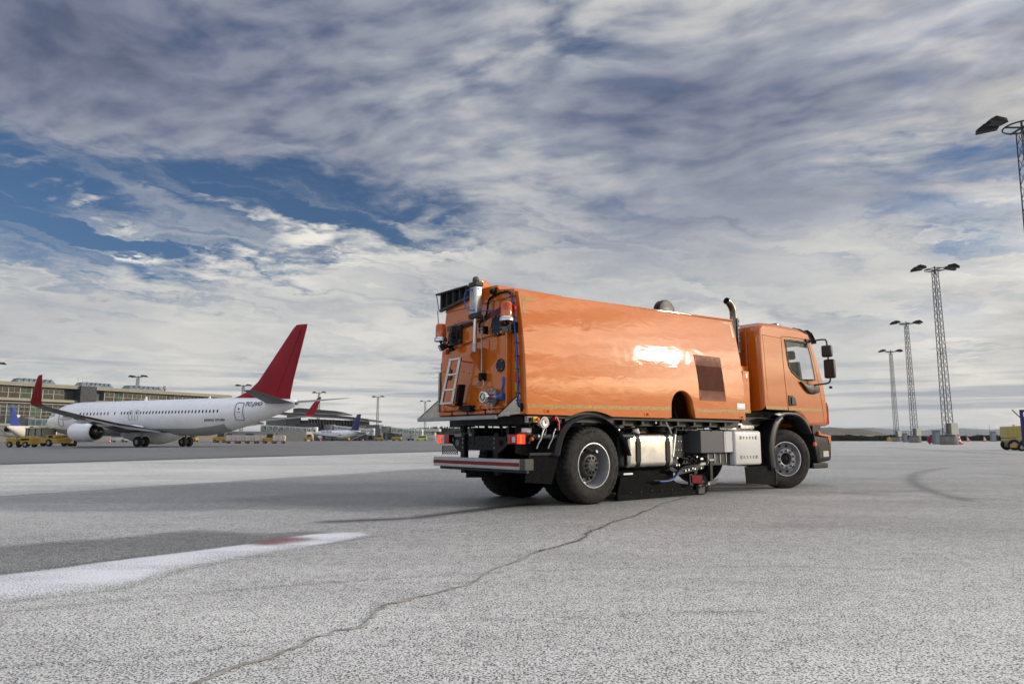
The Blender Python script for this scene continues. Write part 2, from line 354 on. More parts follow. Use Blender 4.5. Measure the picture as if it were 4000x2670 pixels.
def build_ground():
    def axis(lo, hi, step, far_lo, far_hi, g=1.07):
        c = list(np.arange(lo, hi, step)); s = step; x = c[-1]
        while x < far_hi: s = min(s * g, 900); x += s; c.append(x)
        s = step; x = c[0]; pre = []
        while x > far_lo: s = min(s * g, 900); x -= s; pre.append(x)
        return np.array(pre[::-1] + c)
    xs = axis(-9, 9, .055, -9000, 9000); ys = axis(1.6, 17, .055, -9000, 12000)
    X, Y = np.meshgrid(xs, ys); nx, ny = len(xs), len(ys)
    co = np.zeros((ny, nx, 3)); co[..., 0] = X; co[..., 1] = Y
    i = (np.arange(ny - 1)[:, None] * nx + np.arange(nx - 1)[None]).ravel()
    fc = np.stack([i, i + 1, i + nx + 1, i + nx], 1)
    me = bpy.data.meshes.new("apron_ground"); me.vertices.add(nx * ny); me.vertices.foreach_set('co', co.ravel())
    me.loops.add(fc.size); me.loops.foreach_set('vertex_index', fc.ravel().astype(np.int32)); me.polygons.add(len(fc))
    me.polygons.foreach_set('loop_start', (np.arange(len(fc)) * 4).astype(np.int32)); me.update(calc_edges=True)
    rag = fbm(X * 3, Y * 3, 5) - .5; rag2 = fbm(X * .5, Y * .5, 11) - .5
    tone = np.zeros(X.shape)                # >0 lighter, <0 darker (worn, swept or oily concrete, and the truck's painted shadow)
    # far: dark strip between the taxiway concrete and the pale slab, slab joints
    far = gpx([(-900, 180), (0, 135), (2000, 78), (2600, 62)]); n0, n1 = far[0], far[-1]
    nrm = np.array([n1[1] - n0[1], -(n1[0] - n0[0])]); nrm /= np.hypot(*nrm)
    sd1 = (X - far[1][0]) * nrm[0] + (Y - far[1][1]) * nrm[1]      # + towards the camera
    j = gpx([(0, 280), (1150, 205)]); m0, m1 = j
    nr2 = np.array([m1[1] - m0[1], -(m1[0] - m0[0])]); nr2 /= np.hypot(*nr2)
    sd2 = (X - m0[0]) * nr2[0] + (Y - m0[1]) * nr2[1]
    if sd2[0, nx // 2] < 0: sd2 = -sd2
    if sd1[0, nx // 2] < 0: sd1 = -sd1
    leftw = sst(6, -3, X)
    tone += -.50 * sst(.4, -1.0, sd1) * sst(30, 5, X)
    tone += -.40 * np.exp(-((sd1 + .9) / .8) ** 2) * sst(6, 0, X)
    pale = sst(-.4, .6, sd1) * sst(.25, -.05, sd2) * leftw
    tone += .16 * pale + .30 * pale * (fbm(X * .25, Y * 1.6, 61) - .5)
    tone += -.75 * np.exp(-(sd2 / .085) ** 2) * sst(-1.0, -3.5, X) * (.7 + .6 * rag)
    # greyer ground on the near side of the joint, left and behind the truck
    g1 = sst(-.05, .5, sd2) * sst(7.3, 10.0, Y + .15 * X + rag2) * sst(5, -1, X)
    tone += -.20 * g1
    b1 = gpx([(1050, 300), (1500, 262), (2500, 262), (2700, 300), (2400, 322), (1500, 325)])  # truck's shadow to its left, painted into the ground tone
    tone += -.16 * sst(.55, -.35, sdf(X, Y, b1) + rag * .5)
    # wet looking dark band above the white streak
    b2 = gpx([(-300, 560), (0, 512), (600, 462), (900, 436), (1150, 450), (1500, 440), (1180, 495), (700, 560), (0, 650), (-300, 690)])
    tone += -.38 * sst(.16, -.12, sdf(X, Y, b2) + rag * .22)
    # oily streaks
    for pts, w, a in (([(1500, 395), (1900, 378), (2150, 345), (2349, 322), (2700, 290)], .12, -.75),
                      ([(0, 812), (350, 775), (700, 740), (1200, 698), (1700, 660), (2300, 627)], .022, -.30),
                      ([(-200, 1080), (600, 1022), (1000, 975), (1400, 935)], .018, -.26),
                      ([(1450, 505), (1700, 465), (1900, 440), (2300, 400)], .03, -.18)):
        p = gpx(pts); tone += a * np.exp(-((dseg(X, Y, p) + rag * w * 1.2) / w) ** 2)
    for pts, w, a in (([(0, 625), (500, 605), (1300, 600), (2100, 625)], .02, -.26), ([(-300, 850), (0, 843), (700, 812), (1400, 800)], .018, -.24),
                      ([(1500, 262), (2349, 300), (2500, 318)], .16, -.14), ([(900, 260), (1500, 262), (2100, 250)], .3, -.12)):
        p = gpx(pts, 2000); tone += a * np.exp(-((dseg(X, Y, p) + rag * w * 1.2) / w) ** 2)
    # rubber arc far right
    arc = gpx([(1990, 148), (1900, 162), (1840, 180), (1832, 205), (1870, 235), (1960, 268), (2100, 300)], 2000)
    tone += -.30 * np.exp(-(dseg(X, Y, arc) / .14) ** 2)
    arc = gpx([(2360, 190), (2200, 172), (2000, 176)], 2000); tone += -.12 * np.exp(-(dseg(X, Y, arc) / .2) ** 2)
    # far right slab joints
    for pts, w, a in (([(1700, 52), (1900, 68), (2349, 90)], .5, -.30), ([(1250, 50), (1800, 52), (2349, 76)], .6, .10), ([(1480, 128), (2400, 118)], .5, .10), ([(1480, 96), (2400, 100)], .6, -.10)):
        p = gpx(pts, 2000); tone += a * np.exp(-(dseg(X, Y, p) / w) ** 2)
    # broad blotches and drag marks
    fadeb = sst(80, 25, Y)
    tone += .22 * (fbm(X * .35, Y * .8, 21) - .5) + .20 * (fbm(X * 1.3 + Y * .4, Y * 2.4, 31) - .5) * sst(30, 8, Y)
    tone += .22 * (fbm(X * .02, Y * .22, 41) - .5) * sst(9, 16, Y)
    tone += .24 * sst(6.0, 2.6, Y) * sst(6, 1, np.abs(X - .5)) * .7 - .14 * sst(4.5, 8, Y) * sst(60, 20, Y) * sst(-8, -1, X)
    # white material tracked along the streak
    ws = gpx([(-400, 690), (0, 636), (400, 587), (700, 549), (1160, 490), (1340, 460), (1560, 438), (1690, 440), (1745, 455), (1690, 463), (1450, 505), (1160, 555), (950, 590), (760, 625), (715, 657), (560, 697), (400, 717), (0, 762), (-400, 830)])
    d = sdf(X, Y, ws); white = sst(.045, -.10, d + rag * .10)
    ql = dseg(X, Y, gpx([(1290, 482), (1300, 482)])); red = sst(.26, .0, dseg(X, Y, gpx([(1235, 490), (1330, 476)])) + rag * .2)
    white *= 1 - .50 * red
    lower = sst(.28, .0, dseg(X, Y, gpx([(0, 750), (400, 705), (700, 650), (950, 585), (1300, 520)])) + rag * .2)
    white *= 1 - .22 * lower
    white *= .80 + .5 * (fbm(X * 2.2, Y * 6, 51) - .35)
    tone += -.45 * np.exp(-((d - .03 + rag * .05) / .03) ** 2) * sst(0, .2, -(Y - 5.2) + .0 * X + .6) * .5
    # faded painted centreline on the right
    ln = gpx([(1500, 45), (1503, 250), (1500, 430)], 2000)
    fadedline = np.exp(-(dseg(X, Y, ln) / .085) ** 2) * .42 * sst(2.5, 6, Y) * sst(.28, .5, fbm(X * 3, Y * 1.2, 3) + .12)
    white = np.maximum(white, np.clip(fadedline, 0, 1))
    grass = sst(-4, 4, Y - 198 - .0 * X) * sst(60, 95, X)
    dat = np.zeros((ny * nx, 4), np.float32)
    dat[:, 0] = (tone * .5 + .5).ravel(); dat[:, 1] = white.ravel(); dat[:, 2] = red.ravel(); dat[:, 3] = 1
    at = me.attributes.new("marks", 'FLOAT_COLOR', 'POINT'); at.data.foreach_set('color', dat.ravel())
    m = bpy.data.materials.new("worn_concrete"); m.use_nodes = True; g = NT(m.node_tree); bs = m.node_tree.nodes['Principled BSDF']
    tc = g.node('ShaderNodeTexCoord').outputs['Object']
    a = g.node('ShaderNodeAttribute', attribute_name="marks").outputs['Color']; sp = g.node('ShaderNodeSeparateColor', {0: a}); tn, wh, rd = sp.outputs[:3]
    tn = g.m('SUBTRACT', g.m('MULTIPLY', tn, 2.0), 1.0)
    # exposed aggregate: pale mortar with dark pits and stones
    n1 = g.noise(tc, 92.0, 3, .6, .15); n2 = g.noise(tc, 150.0, 2, .6); n3 = g.noise(tc, 2.6, 5, .6); n4 = g.noise(tc, 9.0, 3, .6); n5 = g.noise(tc, 27.0, 2, .6)
    s = g.m('ADD', g.m('MULTIPLY', n1, .78), g.m('MULTIPLY', n2, .22))
    thr = g.m('ADD', s, g.m('ADD', g.m('MULTIPLY', tn, .085), g.m('ADD', g.m('MULTIPLY', g.m('SUBTRACT', n4, .5), .10), g.m('MULTIPLY', g.m('SUBTRACT', n5, .5), .16))))
    pit = g.mapr(thr, .435, .545, 0, 1, True)
    dk = g.mix(n3, (.045, .043, .040), (.070, .067, .060)); lt = g.mix(n3, (.53, .525, .495), (.65, .645, .62))
    c = g.mix(pit, dk, lt)
    tnm = g.node('ShaderNodeVectorMath', {0: c, 3: g.m('ADD', 1.0, g.m('MULTIPLY', tn, .75), clamp=False)}, operation='SCALE').outputs[0]
    c = tnm
    whn = g.m('MULTIPLY', g.mapr(g.m('ADD', wh, g.m('MULTIPLY', g.m('SUBTRACT', s, .5), 2.6)), .38, 1.05, 0, 1, True), g.mapr(wh, .02, .25, 0, 1))
    c = g.mix(g.m('MULTIPLY', whn, .93), c, (.74, .74, .78))
    rdn = g.m('MULTIPLY', g.mapr(g.m('ADD', g.m('MULTIPLY', rd, .30), g.m('MULTIPLY', g.m('SUBTRACT', s, .5), 2.2)), .08, .40, 0, 1, True), g.mapr(rd, .02, .3, 0, 1))
    c = g.mix(g.m('MULTIPLY', rdn, .8), c, (.22, .03, .03))
    g.l.new(c, bs.inputs['Base Color'])
    g.l.new(g.mapr(tn, -.6, .3, .50, .85), bs.inputs['Roughness']); bs.inputs['Specular IOR Level'].default_value = .35
    bn = g.node('ShaderNodeBump', {'Strength': .55, 'Distance': .004, 'Height': s}); g.l.new(bn.outputs[0], bs.inputs['Normal'])
    me.materials.append(m)
    o = bpy.data.objects.new("apron_ground", me); COL.objects.link(o); struct(o)
build_ground()

def ribbon(name, pts, w, m, z, jag=.3, seed=1):
    rr = random.Random(seed); pts = smoothpath([Vector((p[0], p[1], 0)) for p in pts], 14); L, Rr = [], []
    for i, p in enumerate(pts):
        t = (pts[min(i + 1, len(pts) - 1)] - pts[max(i - 1, 0)]).normalized(); n = Vector((-t.y, t.x, 0))
        ww = w * (1 + jag * rr.uniform(-1, 1)) * (.55 + .8 * vnoise(np.array(i * .13 + seed), np.array(1.0), seed)); off = n * w * (jag * rr.uniform(-.8, .8) + 2.2 * (float(vnoise(np.array(i * .21), np.array(3.0), 2)) - .5))
        L.append(p + off + n * ww / 2 + Vector((0, 0, z))); Rr.append(p + off - n * ww / 2 + Vector((0, 0, z)))
    return struct(MB().grid([L, Rr]).build(name, m))
_cr = gpx([(840, 1160), (1000, 1085), (1300, 990), (1480, 915), (1640, 875), (1690, 835), (1740, 790), (1830, 760), (2000, 722), (2150, 680), (2230, 630), (2349, 583)]) + gpx([(60, 555), (110, 535), (215, 508), (320, 475), (350, 445), (400, 425), (470, 395), (560, 370), (640, 335), (680, 318), (720, 305), (800, 285)], 2000)
ribbon("crack_sealant", _cr, .026, mat("crack_fill", (.42, .39, .34), .85, var=.12, vscale=30, bump=.3), .004, .35, 3)
ribbon("apron_crack", [(x + .008, y - .012) for x, y in _cr], .004, mat("crack_dark", (.17, .155, .135), .9, var=.3, vscale=40), .008, .8, 5)
for _k, (_i, _dx, _dy) in enumerate(((6, .35, -.10), (13, .22, .16), (9, -.3, -.12), (18, .35, -.2))):
    _p = _cr[_i]; ribbon("apron_crack", [(_p[0], _p[1]), (_p[0] + _dx * .5, _p[1] + _dy * .3), (_p[0] + _dx, _p[1] + _dy)], .004, mat("crack_dark", (.17, .155, .135)), .012, .8, 11 + _k)
ribbon("apron_crack", _cr[-11:], .016, mat("crack_dark", (.17, .155, .135)), .010, .5, 8)

# ------------------------------------------------------------------ sweeper truck (local axes: X forward, Y towards its left side, Z up; near side at Y = 0)
TW = 2.06
ORG = paint_mat("orange_lacquer", (.50, .116, .006), .0060, 1.3)
ORC = paint_mat("cab_orange_lacquer", (.43, .092, .004), .0022, 1.0)
BLK = mat("black_plastic", (.008, .008, .009), .5, spec=.15, var=.15, bump=.15, bscale=220, bdist=.002)
BLM = mat("black_painted_steel", (.007, .0075, .0085), .4, var=.2, spec=.22, dirt=.04)
FND = mat("fender_plastic", (.016, .016, .017), .42, spec=.28, var=.1, bump=.2, bscale=260, bdist=.0015)
RUB = mat("rubber", (.006, .006, .007), .85, spec=.12, var=.25, vscale=12, bump=.3, bscale=120, bdist=.002)
RUBT = mat("tyre_rubber", (.019, .0175, .016), .75, spec=.25, var=.25, vscale=9, bump=.3, bscale=90, bdist=.002, dirt=.12)
ALU = mat("brushed_aluminium", (.66, .68, .70), .30, metal=1, var=.08, bump=.15, bscale=60, bdist=.001, dirt=.08)
STN = mat("stainless_tank", (.58, .56, .52), .24, metal=1, var=.10, vscale=3, bump=.25, bscale=9, bdist=.004, dirt=.10)
STL = mat("galvanised_steel", (.38, .39, .40), .40, metal=.9, var=.18)
GRYP = mat("grey_plastic_cover", (.42, .42, .43), .38, var=.03, dirt=.05)
GRYD = mat("dark_grey_box", (.045, .047, .052), .45, var=.1)
CHR = mat("chrome", (.7, .7, .7), .12, metal=1, var=.05)
RIMM = mat("silver_rim_paint", (.30, .30, .32), .38, metal=.35, var=.08, dirt=.12)
REDL = mat("red_lens", (.45, .008, .010), .10, var=.1, coat=.6)
REDON = mat("red_lens_lit", (.7, .02, .01), .12, coat=.5, emit=((1, .05, .02), 1.3))
AMB = mat("amber_lens", (.62, .10, .008), .10, var=.2, coat=.8)
AMBON = mat("orange_lens_lit", (.7, .12, .01), .12, coat=.5, emit=((1, .16, .02), 1.0))
WHL = mat("clear_lens", (.62, .60, .58), .10, coat=.6)
TAPY = mat("yellow_reflective_tape", (.40, .185, .006), .35, var=.22, vscale=25, coat=.3)
TAPR = mat("dark_red_tape", (.15, .022, .030), .35, var=.1, coat=.3)
GLS = mat("mirror_glass", (.02, .022, .024), .06, spec=.5, var=.02)
WHT = mat("white_label", (.75, .75, .76), .5, var=.03)
BLU = mat("blue_hose", (.02, .09, .42), .35, var=.15)
DRO = mat("crease_shade_orange", (.36, .075, .012), .35, var=.1)

truck = thing("sweeper_truck", "shiny orange road sweeper truck with ladder on its rear door, parked on the apron", "truck", (1.1445, 9.9164, 0), .6748)
T = truck

def inset(z):                                  # the hopper's sides curve inwards towards the roof
    return .0 if z < 1.5 else .175 * ((z - 1.5) / 1.4) ** 1.8
def ztop(x): return 2.868 + .026 * (x + 1.226)
def roofz(x, y):
    k = (y - TW / 2) / (TW / 2 - .17); return ztop(x) + .10 * (1 - min(1, k * k))
def zbot(x):
    if -.42 < x < .36: return 1.213 + .07 * math.sin(math.pi * (x + .42) / .78) ** .8
    return 1.213 if x < 1.7 else 1.225
def hop_side(Y0, sg):
    b = MB()
    def col(x, lo, n=26):
        out = []
        for i in range(n + 1):
            z = lo + (ztop(x) - lo) * i / n; out.append((x, Y0 + sg * inset(z), z))
        return out
    xs1 = [-1.226 + (1.702 + 1.226) * i / 44 for i in range(45)]
    b.grid([col(x, zbot(x)) for x in xs1])
    cut = []
    for i in range(19):
        a = math.pi * (1 - i / 18); cx, r = 1.985, .262
        cut.append((cx + (r + .02) * math.cos(a), 1.40 + .262 * math.sin(a)))
    cut = [(1.702, 1.30)] + [c for c in cut if c[0] > 1.703] + [(2.29, 1.33), (2.312, 1.232)]
    b.grid([col(x, z) for x, z in cut])
    b.grid([col(2.312 + (3.70 - 2.312) * i / 20, 1.228) for i in range(21)])
    return b
def build_hopper():
    for Y0, sg in ((0.0, 1), (TW, -1)):
        o = hop_side(Y0, sg)
        for xs2 in ([-1.226 + (1.702 + 1.226) * i / 44 for i in range(45)], [2.312 + (3.70 - 2.312) * i / 20 for i in range(21)]):
            o.grid([[(x, Y0, zbot(x)), (x, Y0 + sg * .03, zbot(x)), (x, Y0 + sg * .03, zbot(x) + .05)] for x in xs2])
        o.build("side_panel", ORG, T, smooth=25)
    # cutout lip
    lip = []
    pts = [(1.702, 1.222), (1.702, 1.40)] + [(1.985 + .282 * math.cos(math.pi * (1 - i / 14)), 1.40 + .262 * math.sin(math.pi * (1 - i / 14))) for i in range(1, 14)] + [(2.27, 1.40), (2.312, 1.228)]
    MB().grid([[(x, .002, z) for x, z in pts], [(x, .13, z) for x, z in pts]]).build("cutout_flange", ORG, T, smooth=40, solid=.01)
    b = MB(); rows = []
    for i in range(25):
        x = -1.226 + 4.926 * i / 24; rows.append([(x, y, roofz(x, y)) for y in [.172 + (TW - .344) * k / 16 for k in range(17)]])
    b.grid(rows).build("roof", ORG, T, smooth=30, solid=.03)
    # front and rear bulkheads
    def bulk(x): return [(inset(z), z) for z in np.linspace(1.213, ztop(x), 14)] + [(y, roofz(x, y)) for y in np.linspace(.2, TW - .2, 9)] + [(TW - inset(z), z) for z in np.linspace(ztop(x), 1.213, 14)]
    MB().prism([(a + (.004 if a < 1 else -.004), c - .003) for a, c in bulk(3.70)], 3.66, 3.697, 'x').build("front_bulkhead", ORG, T)
    MB().prism(bulk(-1.226), -1.232, -1.20, 'x').build("rear_frame", ORG, T, bevel=.008)
    # side reflective stripes (each piece follows the curved side)
    def tape(poly_fn, x0, x1, z0, z1, m=TAPY, name="reflective_tape", par=T, dz=0.0):
        n = max(2, int((x1 - x0) / .08)); k = max(2, int((z1 - z0) / .06)); rows = []
        for i in range(n + 1):
            x = x0 + (x1 - x0) * i / n; rows.append([(x, inset(z + dz * (x - x0)) - .0025, z + dz * (x - x0)) for z in [z0 + (z1 - z0) * q / k for q in range(k + 1)]])
        return MB().grid(rows).build(name, m, par)
    tape(None, -1.215, 1.695, 1.292, 1.348, dz=.0135); tape(None, 2.306, 3.69, 1.322, 1.380, dz=.008)
    tape(None, -1.19, -.95, 2.745, 2.795, dz=.02); tape(None, -1.19, -1.13, 2.56, 2.742)
    tape(None, 3.40, 3.64, 2.895, 2.925, dz=.02); tape(None, 3.595, 3.65, 2.66, 2.892)
    tape(None, 3.465, 3.70, 1.40, 1.50, WHT, "manufacturer_label"); tape(None, 3.465, 3.70, 1.412, 1.419, BLK, "label_line")
    # louvred air grille
    gx0, gx1, gz0, gz1 = 2.40, 3.10, 1.525, 2.262
    fr = MB()
    def gp(x, z, off=0): return (x + .045 * (2.26 - z) / .74, inset(z) - off, z)
    rows = [[gp(gx0 + (gx1 - gx0) * i / 6, gz0 + (gz1 - gz0) * k / 12, .003) for k in range(13)] for i in range(7)]
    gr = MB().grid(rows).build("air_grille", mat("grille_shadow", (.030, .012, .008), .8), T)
    for k in range(42):
        z = gz0 + (gz1 - gz0) * (k + .5) / 42
        fr.add([gp(gx0 + .01, z - .005, .004), gp(gx1 - .01, z - .005, .004), gp(gx1 - .01, z + .004, .014), gp(gx0 + .01, z + .004, .014)], [(0, 1, 2, 3)])
    for i in range(26):
        x = gx0 + (gx1 - gx0) * (i + .5) / 26
        fr.add([gp(x - .003, gz0, .011), gp(x + .003, gz0, .011), gp(x + .003, gz1, .011), gp(x - .003, gz1, .011)], [(0, 1, 2, 3)])
    fr.build("louvre_mesh", mat("louvre_copper", (.34, .13, .085), .4, metal=.2), gr)
    b = MB(); loop = [gp(gx0, gz0, .006), gp(gx1, gz0, .006), gp(gx1, gz1, .006), gp(gx0, gz1, .006)]
    b.tube(loop, .008, 6, closed=True); b.build("grille_rim", ORG, gr)
    # side marker lamps on the lower edge
    for x in (-.86, 1.13, 3.58):
        b = MB().bb(x - .065, x + .065, -.006, .01, 1.238, 1.292).build("marker_bracket", ORG, T, bevel=.006)
        MB().cyl((x + .01, -.006, 1.265), (x + .01, -.028, 1.265), .018, .012).build("marker_lamp", AMB, b, smooth=40)
    # bottom cover panel in front of the hopper, next to the cab
    MB().bb(3.70, 3.90, .02, .10, 1.335, 2.075).build("front_side_panel", ORG, T, bevel=.01)
    MB().bb(3.705, 3.895, .016, .021, 1.345, 1.395).build("reflective_tape", TAPY, T)
    MB().bb(3.79, 3.84, .016, .021, 1.95, 2.03).build("warning_label", WHT, T)
    MB().bb(3.78, 4.25, .25, TW - .25, 1.35, 2.2).build("front_equipment_box", ORG, T, bevel=.02)
build_hopper()

def build_rear():
    X = -1.226
    D = MB(); D.prism([(.335, 1.30), (.335, 2.30), (1.05, 2.27), (1.93, 2.16), (1.96, 1.30)], X - .05, X - .006, 'x')
    door = D.build("rear_door", ORG, T, bevel=.012)
    MB().bb(X - .09, X - .006, .30, .335, 1.27, 2.32).build("door_edge_rib", ORG, door, bevel=.008)
    MB().prism([(.36, 2.33), (.36, 2.62), (1.05, 2.70), (1.90, 2.55), (1.90, 2.22), (1.05, 2.30)], X - .03, X - .006, 'x').build("upper_panel", ORG, T, bevel=.01)
    MB().bb(X - .07, X - .006, .32, 1.96, 1.235, 1.285).build("door_sill", ORG, T, bevel=.012)
    b = MB(); b.cyl((X - .055, .42, 1.318), (X - .055, 1.90, 1.318), .022, seg=12)
    for y in (.50, .95, 1.40, 1.84): b.cyl((X - .055, y - .04, 1.318), (X - .055, y + .04, 1.318), .036, seg=12)
    b.build("hinge_shaft", ORG, T, smooth=40)
    for y in (.80, 1.22, 1.62): MB().bb(X - .076, X - .06, y - .012, y + .012, 1.225, 1.285).build("drain_slot", BLK, T)
    # hinge eyes along the door's top edge
    for y, z in ((.42, 2.33), (1.02, 2.285), (1.42, 2.24), (1.80, 2.18)):
        b = MB().cyl((X - .07, y - .03, z), (X - .07, y + .03, z), .026, seg=12); b.bb(X - .07, X, y - .012, y + .012, z - .03, z + .03)
        b.build("door_hinge", ORG, door, smooth=40)
    # dark red stripe high on the rear
    def stripe(y0, z0, y1, z1, w=.055): MB().add([(X - .034, y0, z0 - w), (X - .034, y1, z1 - w), (X - .034, y1, z1 + w), (X - .034, y0, z0 + w)], [(0, 1, 2, 3)]).build("reflective_stripe", TAPR, T)
    MB().add([(X - .0345, .26, 2.66), (X - .0345, .98, 2.52), (X - .0345, .98, 2.60), (X - .0345, .26, 2.74)], [(0, 1, 2, 3)]).build("reflective_stripe", TAPR, T)
    MB().add([(X - .0345, 1.20, 2.53), (X - .0345, 1.84, 2.50), (X - .0345, 1.84, 2.58), (X - .0345, 1.20, 2.61)], [(0, 1, 2, 3)]).build("reflective_stripe", TAPR, T)
    # chevrons on both corner posts
    cy = mat("chevron_yellow_green", (.30, .26, .02), .4, coat=.3); cr = mat("chevron_red", (.48, .02, .035), .4, coat=.3)
    for y0, y1 in ((.115, .225), (1.975, 2.035)):
        for k in range(5):
            z = 2.06 - k * .135
            MB().add([(X - .0085, y1, z), (X - .0085, y0, z - .10), (X - .0085, y0, max(1.50, z - .235)), (X - .0085, y1, max(1.50, z - .135))], [(0, 1, 2, 3)]).build("chevron_stripe", cr if k % 2 == 0 else cy, T)
    # bolted inspection plates
    def plate(y, z, rw, rh, n):
        pr = [(y + rw * math.cos(2 * math.pi * i / 40), z + rh * math.sin(2 * math.pi * i / 40)) for i in range(40)]
        p = MB().prism(pr, X - .07, X - .048 if z < 2.2 else X - .028, 'x').build("inspection_plate", mat("plate_blue_black", (.022, .028, .040), .4), T, bevel=.003)
        b = MB()
        for i in range(n):
            a = 2 * math.pi * (i + .5) / n; b.cyl((X - .07, y + rw * .86 * math.cos(a), z + rh * .86 * math.sin(a)), (X - .08, y + rw * .86 * math.cos(a), z + rh * .86 * math.sin(a)), .010, seg=8)
        pieces(b, "plate_bolt", STL, p)
    plate(.56, 2.44, .125, .150, 8); plate(.478, 1.882, .088, .09, 4); plate(1.714, 1.845, .06, .088, 4)
    # square black hatch
    h = MB().bb(X - .08, X - .03, 1.42, 1.70, 2.27, 2.56).build("square_hatch", mat("hatch_black", (.014, .015, .018), .3, coat=.3), T, bevel=.008)
    b = MB(); b.bar((X - .12, 1.60, 2.405), (X - .12, 1.40, 2.405), .02); b.cyl((X - .12, 1.56, 2.36), (X - .12, 1.56, 2.45), .025, seg=10); b.cyl((X - .12, 1.43, 2.34), (X - .12, 1.43, 2.47), .02, seg=10)
    b.build("hatch_clamp", BLK, h, smooth=40)
    # hydraulic cylinder housing with extension rod
    Xc = X - .26
    c = MB(); c.bb(Xc - .055, Xc + .055, .70, .86, 2.60, 2.99); o = c.build("lift_cylinder", ALU, T, bevel=.02, seg=3, smooth=30)
    MB().bb(Xc - .065, Xc + .065, .69, .87, 2.99, 3.05).build("cylinder_head", GRYD, o, bevel=.01)
    MB().bb(Xc - .065, Xc + .065, .69, .87, 2.54, 2.60).build("cylinder_base", GRYD, o, bevel=.01)
    b = MB()
    for y in (.72, .76, .80, .84): b.bb(Xc - .059, Xc - .0565, y - .005, y + .005, 2.62, 2.98)
    pieces(b, "cylinder_groove", STL, o)
    MB().cyl((Xc, .78, 2.55), (Xc - .0, .80, 2.16), .026, seg=14).build("piston_rod", CHR, o, smooth=40)
    MB().cyl((Xc, .80, 2.20), (Xc, .805, 2.08), .033, seg=12).build("rod_end", STL, o, smooth=40)
    b = MB().prism([(Xc + .01, 2.12), (Xc - .04, 2.04), (Xc + .03, 1.96), (X - .04, 1.76), (X - .04, 2.17)], .86, .885, 'y'); b.build("rod_lug", ORG, T, bevel=.006)
    b = MB().cyl((Xc - .0, .76, 3.09), (Xc - .0, .80, 3.09), .045, seg=16); b.bb(Xc - .045, Xc + .045, .76, .80, 3.05, 3.09)
    b.build("cylinder_clevis", GRYD, T, smooth=40, bevel=.004)
    # roof mounted orange lug that carries the cylinder, and hopper top hood behind it
    b = MB().prism([(Xc + .06, 2.98), (Xc + .06, 3.06), (X - .10, 3.15), (X + .04, 3.15), (X + .20, 3.06), (X + .9, 3.0), (X + .9, 2.85), (X - .05, 2.80)], .94, 1.0, 'y')
    b.build("cylinder_bracket", ORG, T, bevel=.010)
    MB().cyl((X - .03, .936, 3.12), (X - .03, 1.004, 3.12), .018, seg=12).build("bracket_bolt", STL, T)
    # grey-orange top fairing between side and bracket
    MB().prism([(.22, 2.90), (.55, 2.95), (.60, 3.02), (1.0, 3.03), (1.2, 2.98), (1.88, 2.87), (1.9, 2.80), (.2, 2.80)], X - .03, X + 1.2, 'x').build("roof_fairing", ORG, T, bevel=.01)
    # black vent flap at the top left
    b = MB().prism([(1.20, 3.12), (2.01, 3.10), (1.936, 2.843), (1.20, 2.95)], X - .05, X - .035, 'x')
    fl = b.build("vent_flap", BLM, T)
    b = MB()
    for k in range(5):
        y = 1.24 + .17 * k; b.bb(X - .10, X - .051, y, y + .014, 2.93 - .02 * k, 3.10)
    pieces(b, "flap_fin", mat("fin_grey", (.05, .05, .055), .5), fl)
    MB().bb(X - .13, X - .051, 1.18, 2.03, 3.085, 3.105).build("flap_rim", GRYD, fl); b = MB(); b.bar((X - .07, 1.18, 2.935), (X - .07, 1.97, 2.835), .05, .035); b.build("vent_lip", GRYD, fl)
    b = MB().tube([(X - .1, 2.04, 3.09), (X - .06, 2.03, 2.86)], .007); b.tube([(X - .06, 2.07, 2.86), (X - .05, 2.02, 2.5)], .006); b.build("flap_link", BLM, fl)
    # warning beacons and rear view cameras on brackets
    def beacon(y, z, x, dr):
        o = MB().lathe([(.0, .205), (.062, .20), (.074, .18), (.080, .02), (.080, 0)], (x, y, z), 'z', 28).build("warning_beacon", AMB, T, smooth=40)
        MB().lathe([(.0, .0), (.083, .0), (.098, -.018), (.098, -.055), (.085, -.065), (0, -.065)], (x, y, z), 'z', 28).build("beacon_base", ALU, o, smooth=40)
        MB().lathe([(0, .14), (.035, .13), (.035, .02), (0, .02)], (x, y, z), 'z', 12).build("beacon_reflector", CHR, o, smooth=40)
        b = MB().tube([(x, y, z - .06), (x + .02, y, z - .11), (X - .02, y - .02 * dr, z - .13)], .02, 8); b.bb(X - .04, X, y - .05, y + .05, z - .2, z - .06); b.build("beacon_arm", BLK, T, smooth=40)
        M = Matrix.Translation((x + .0, y + (.0 if dr > 0 else -.06), z - .145)) @ Matrix.Rotation(R(18) * dr, 4, 'Z') @ Matrix.Rotation(R(-28), 4, 'Y')
        c = MB().bb(-.05, .05, -.055, .055, -.048, .048).xf(M).build("work_lamp", BLK, T, bevel=.012)
        MB().bb(-.056, -.051, -.045, .045, -.038, .038).xf(M).build("lamp_lens", mat("lamp_glass", (.12, .13, .13), .08, coat=.8), c)
    beacon(.215, 2.50, X - .16, 1); beacon(1.72, 2.385, X - .22, -1)
    MB().cyl((X - .05, .19, 2.62), (X - .08, .19, 2.62), .05, seg=16).build("red_marker_lamp", REDL, T, smooth=40)
    # dark blue cable conduit running along the upper edge and down the corner
    arc = smoothpath([(X - .06, .98, 2.46), (X - .06, .93, 2.54), (X - .06, .80, 2.62), (X - .055, .76, 2.80), (X - .05, .68, 2.86), (X - .05, .45, 2.885), (X - .05, .30, 2.86), (X - .05, .235, 2.76), (X - .045, .20, 2.45), (X - .04, .155, 2.1), (X - .04, .135, 1.75), (X - .04, .12, 1.45), (X - .035, .10, 1.34), (X - .01, .06, 1.31)], 6)
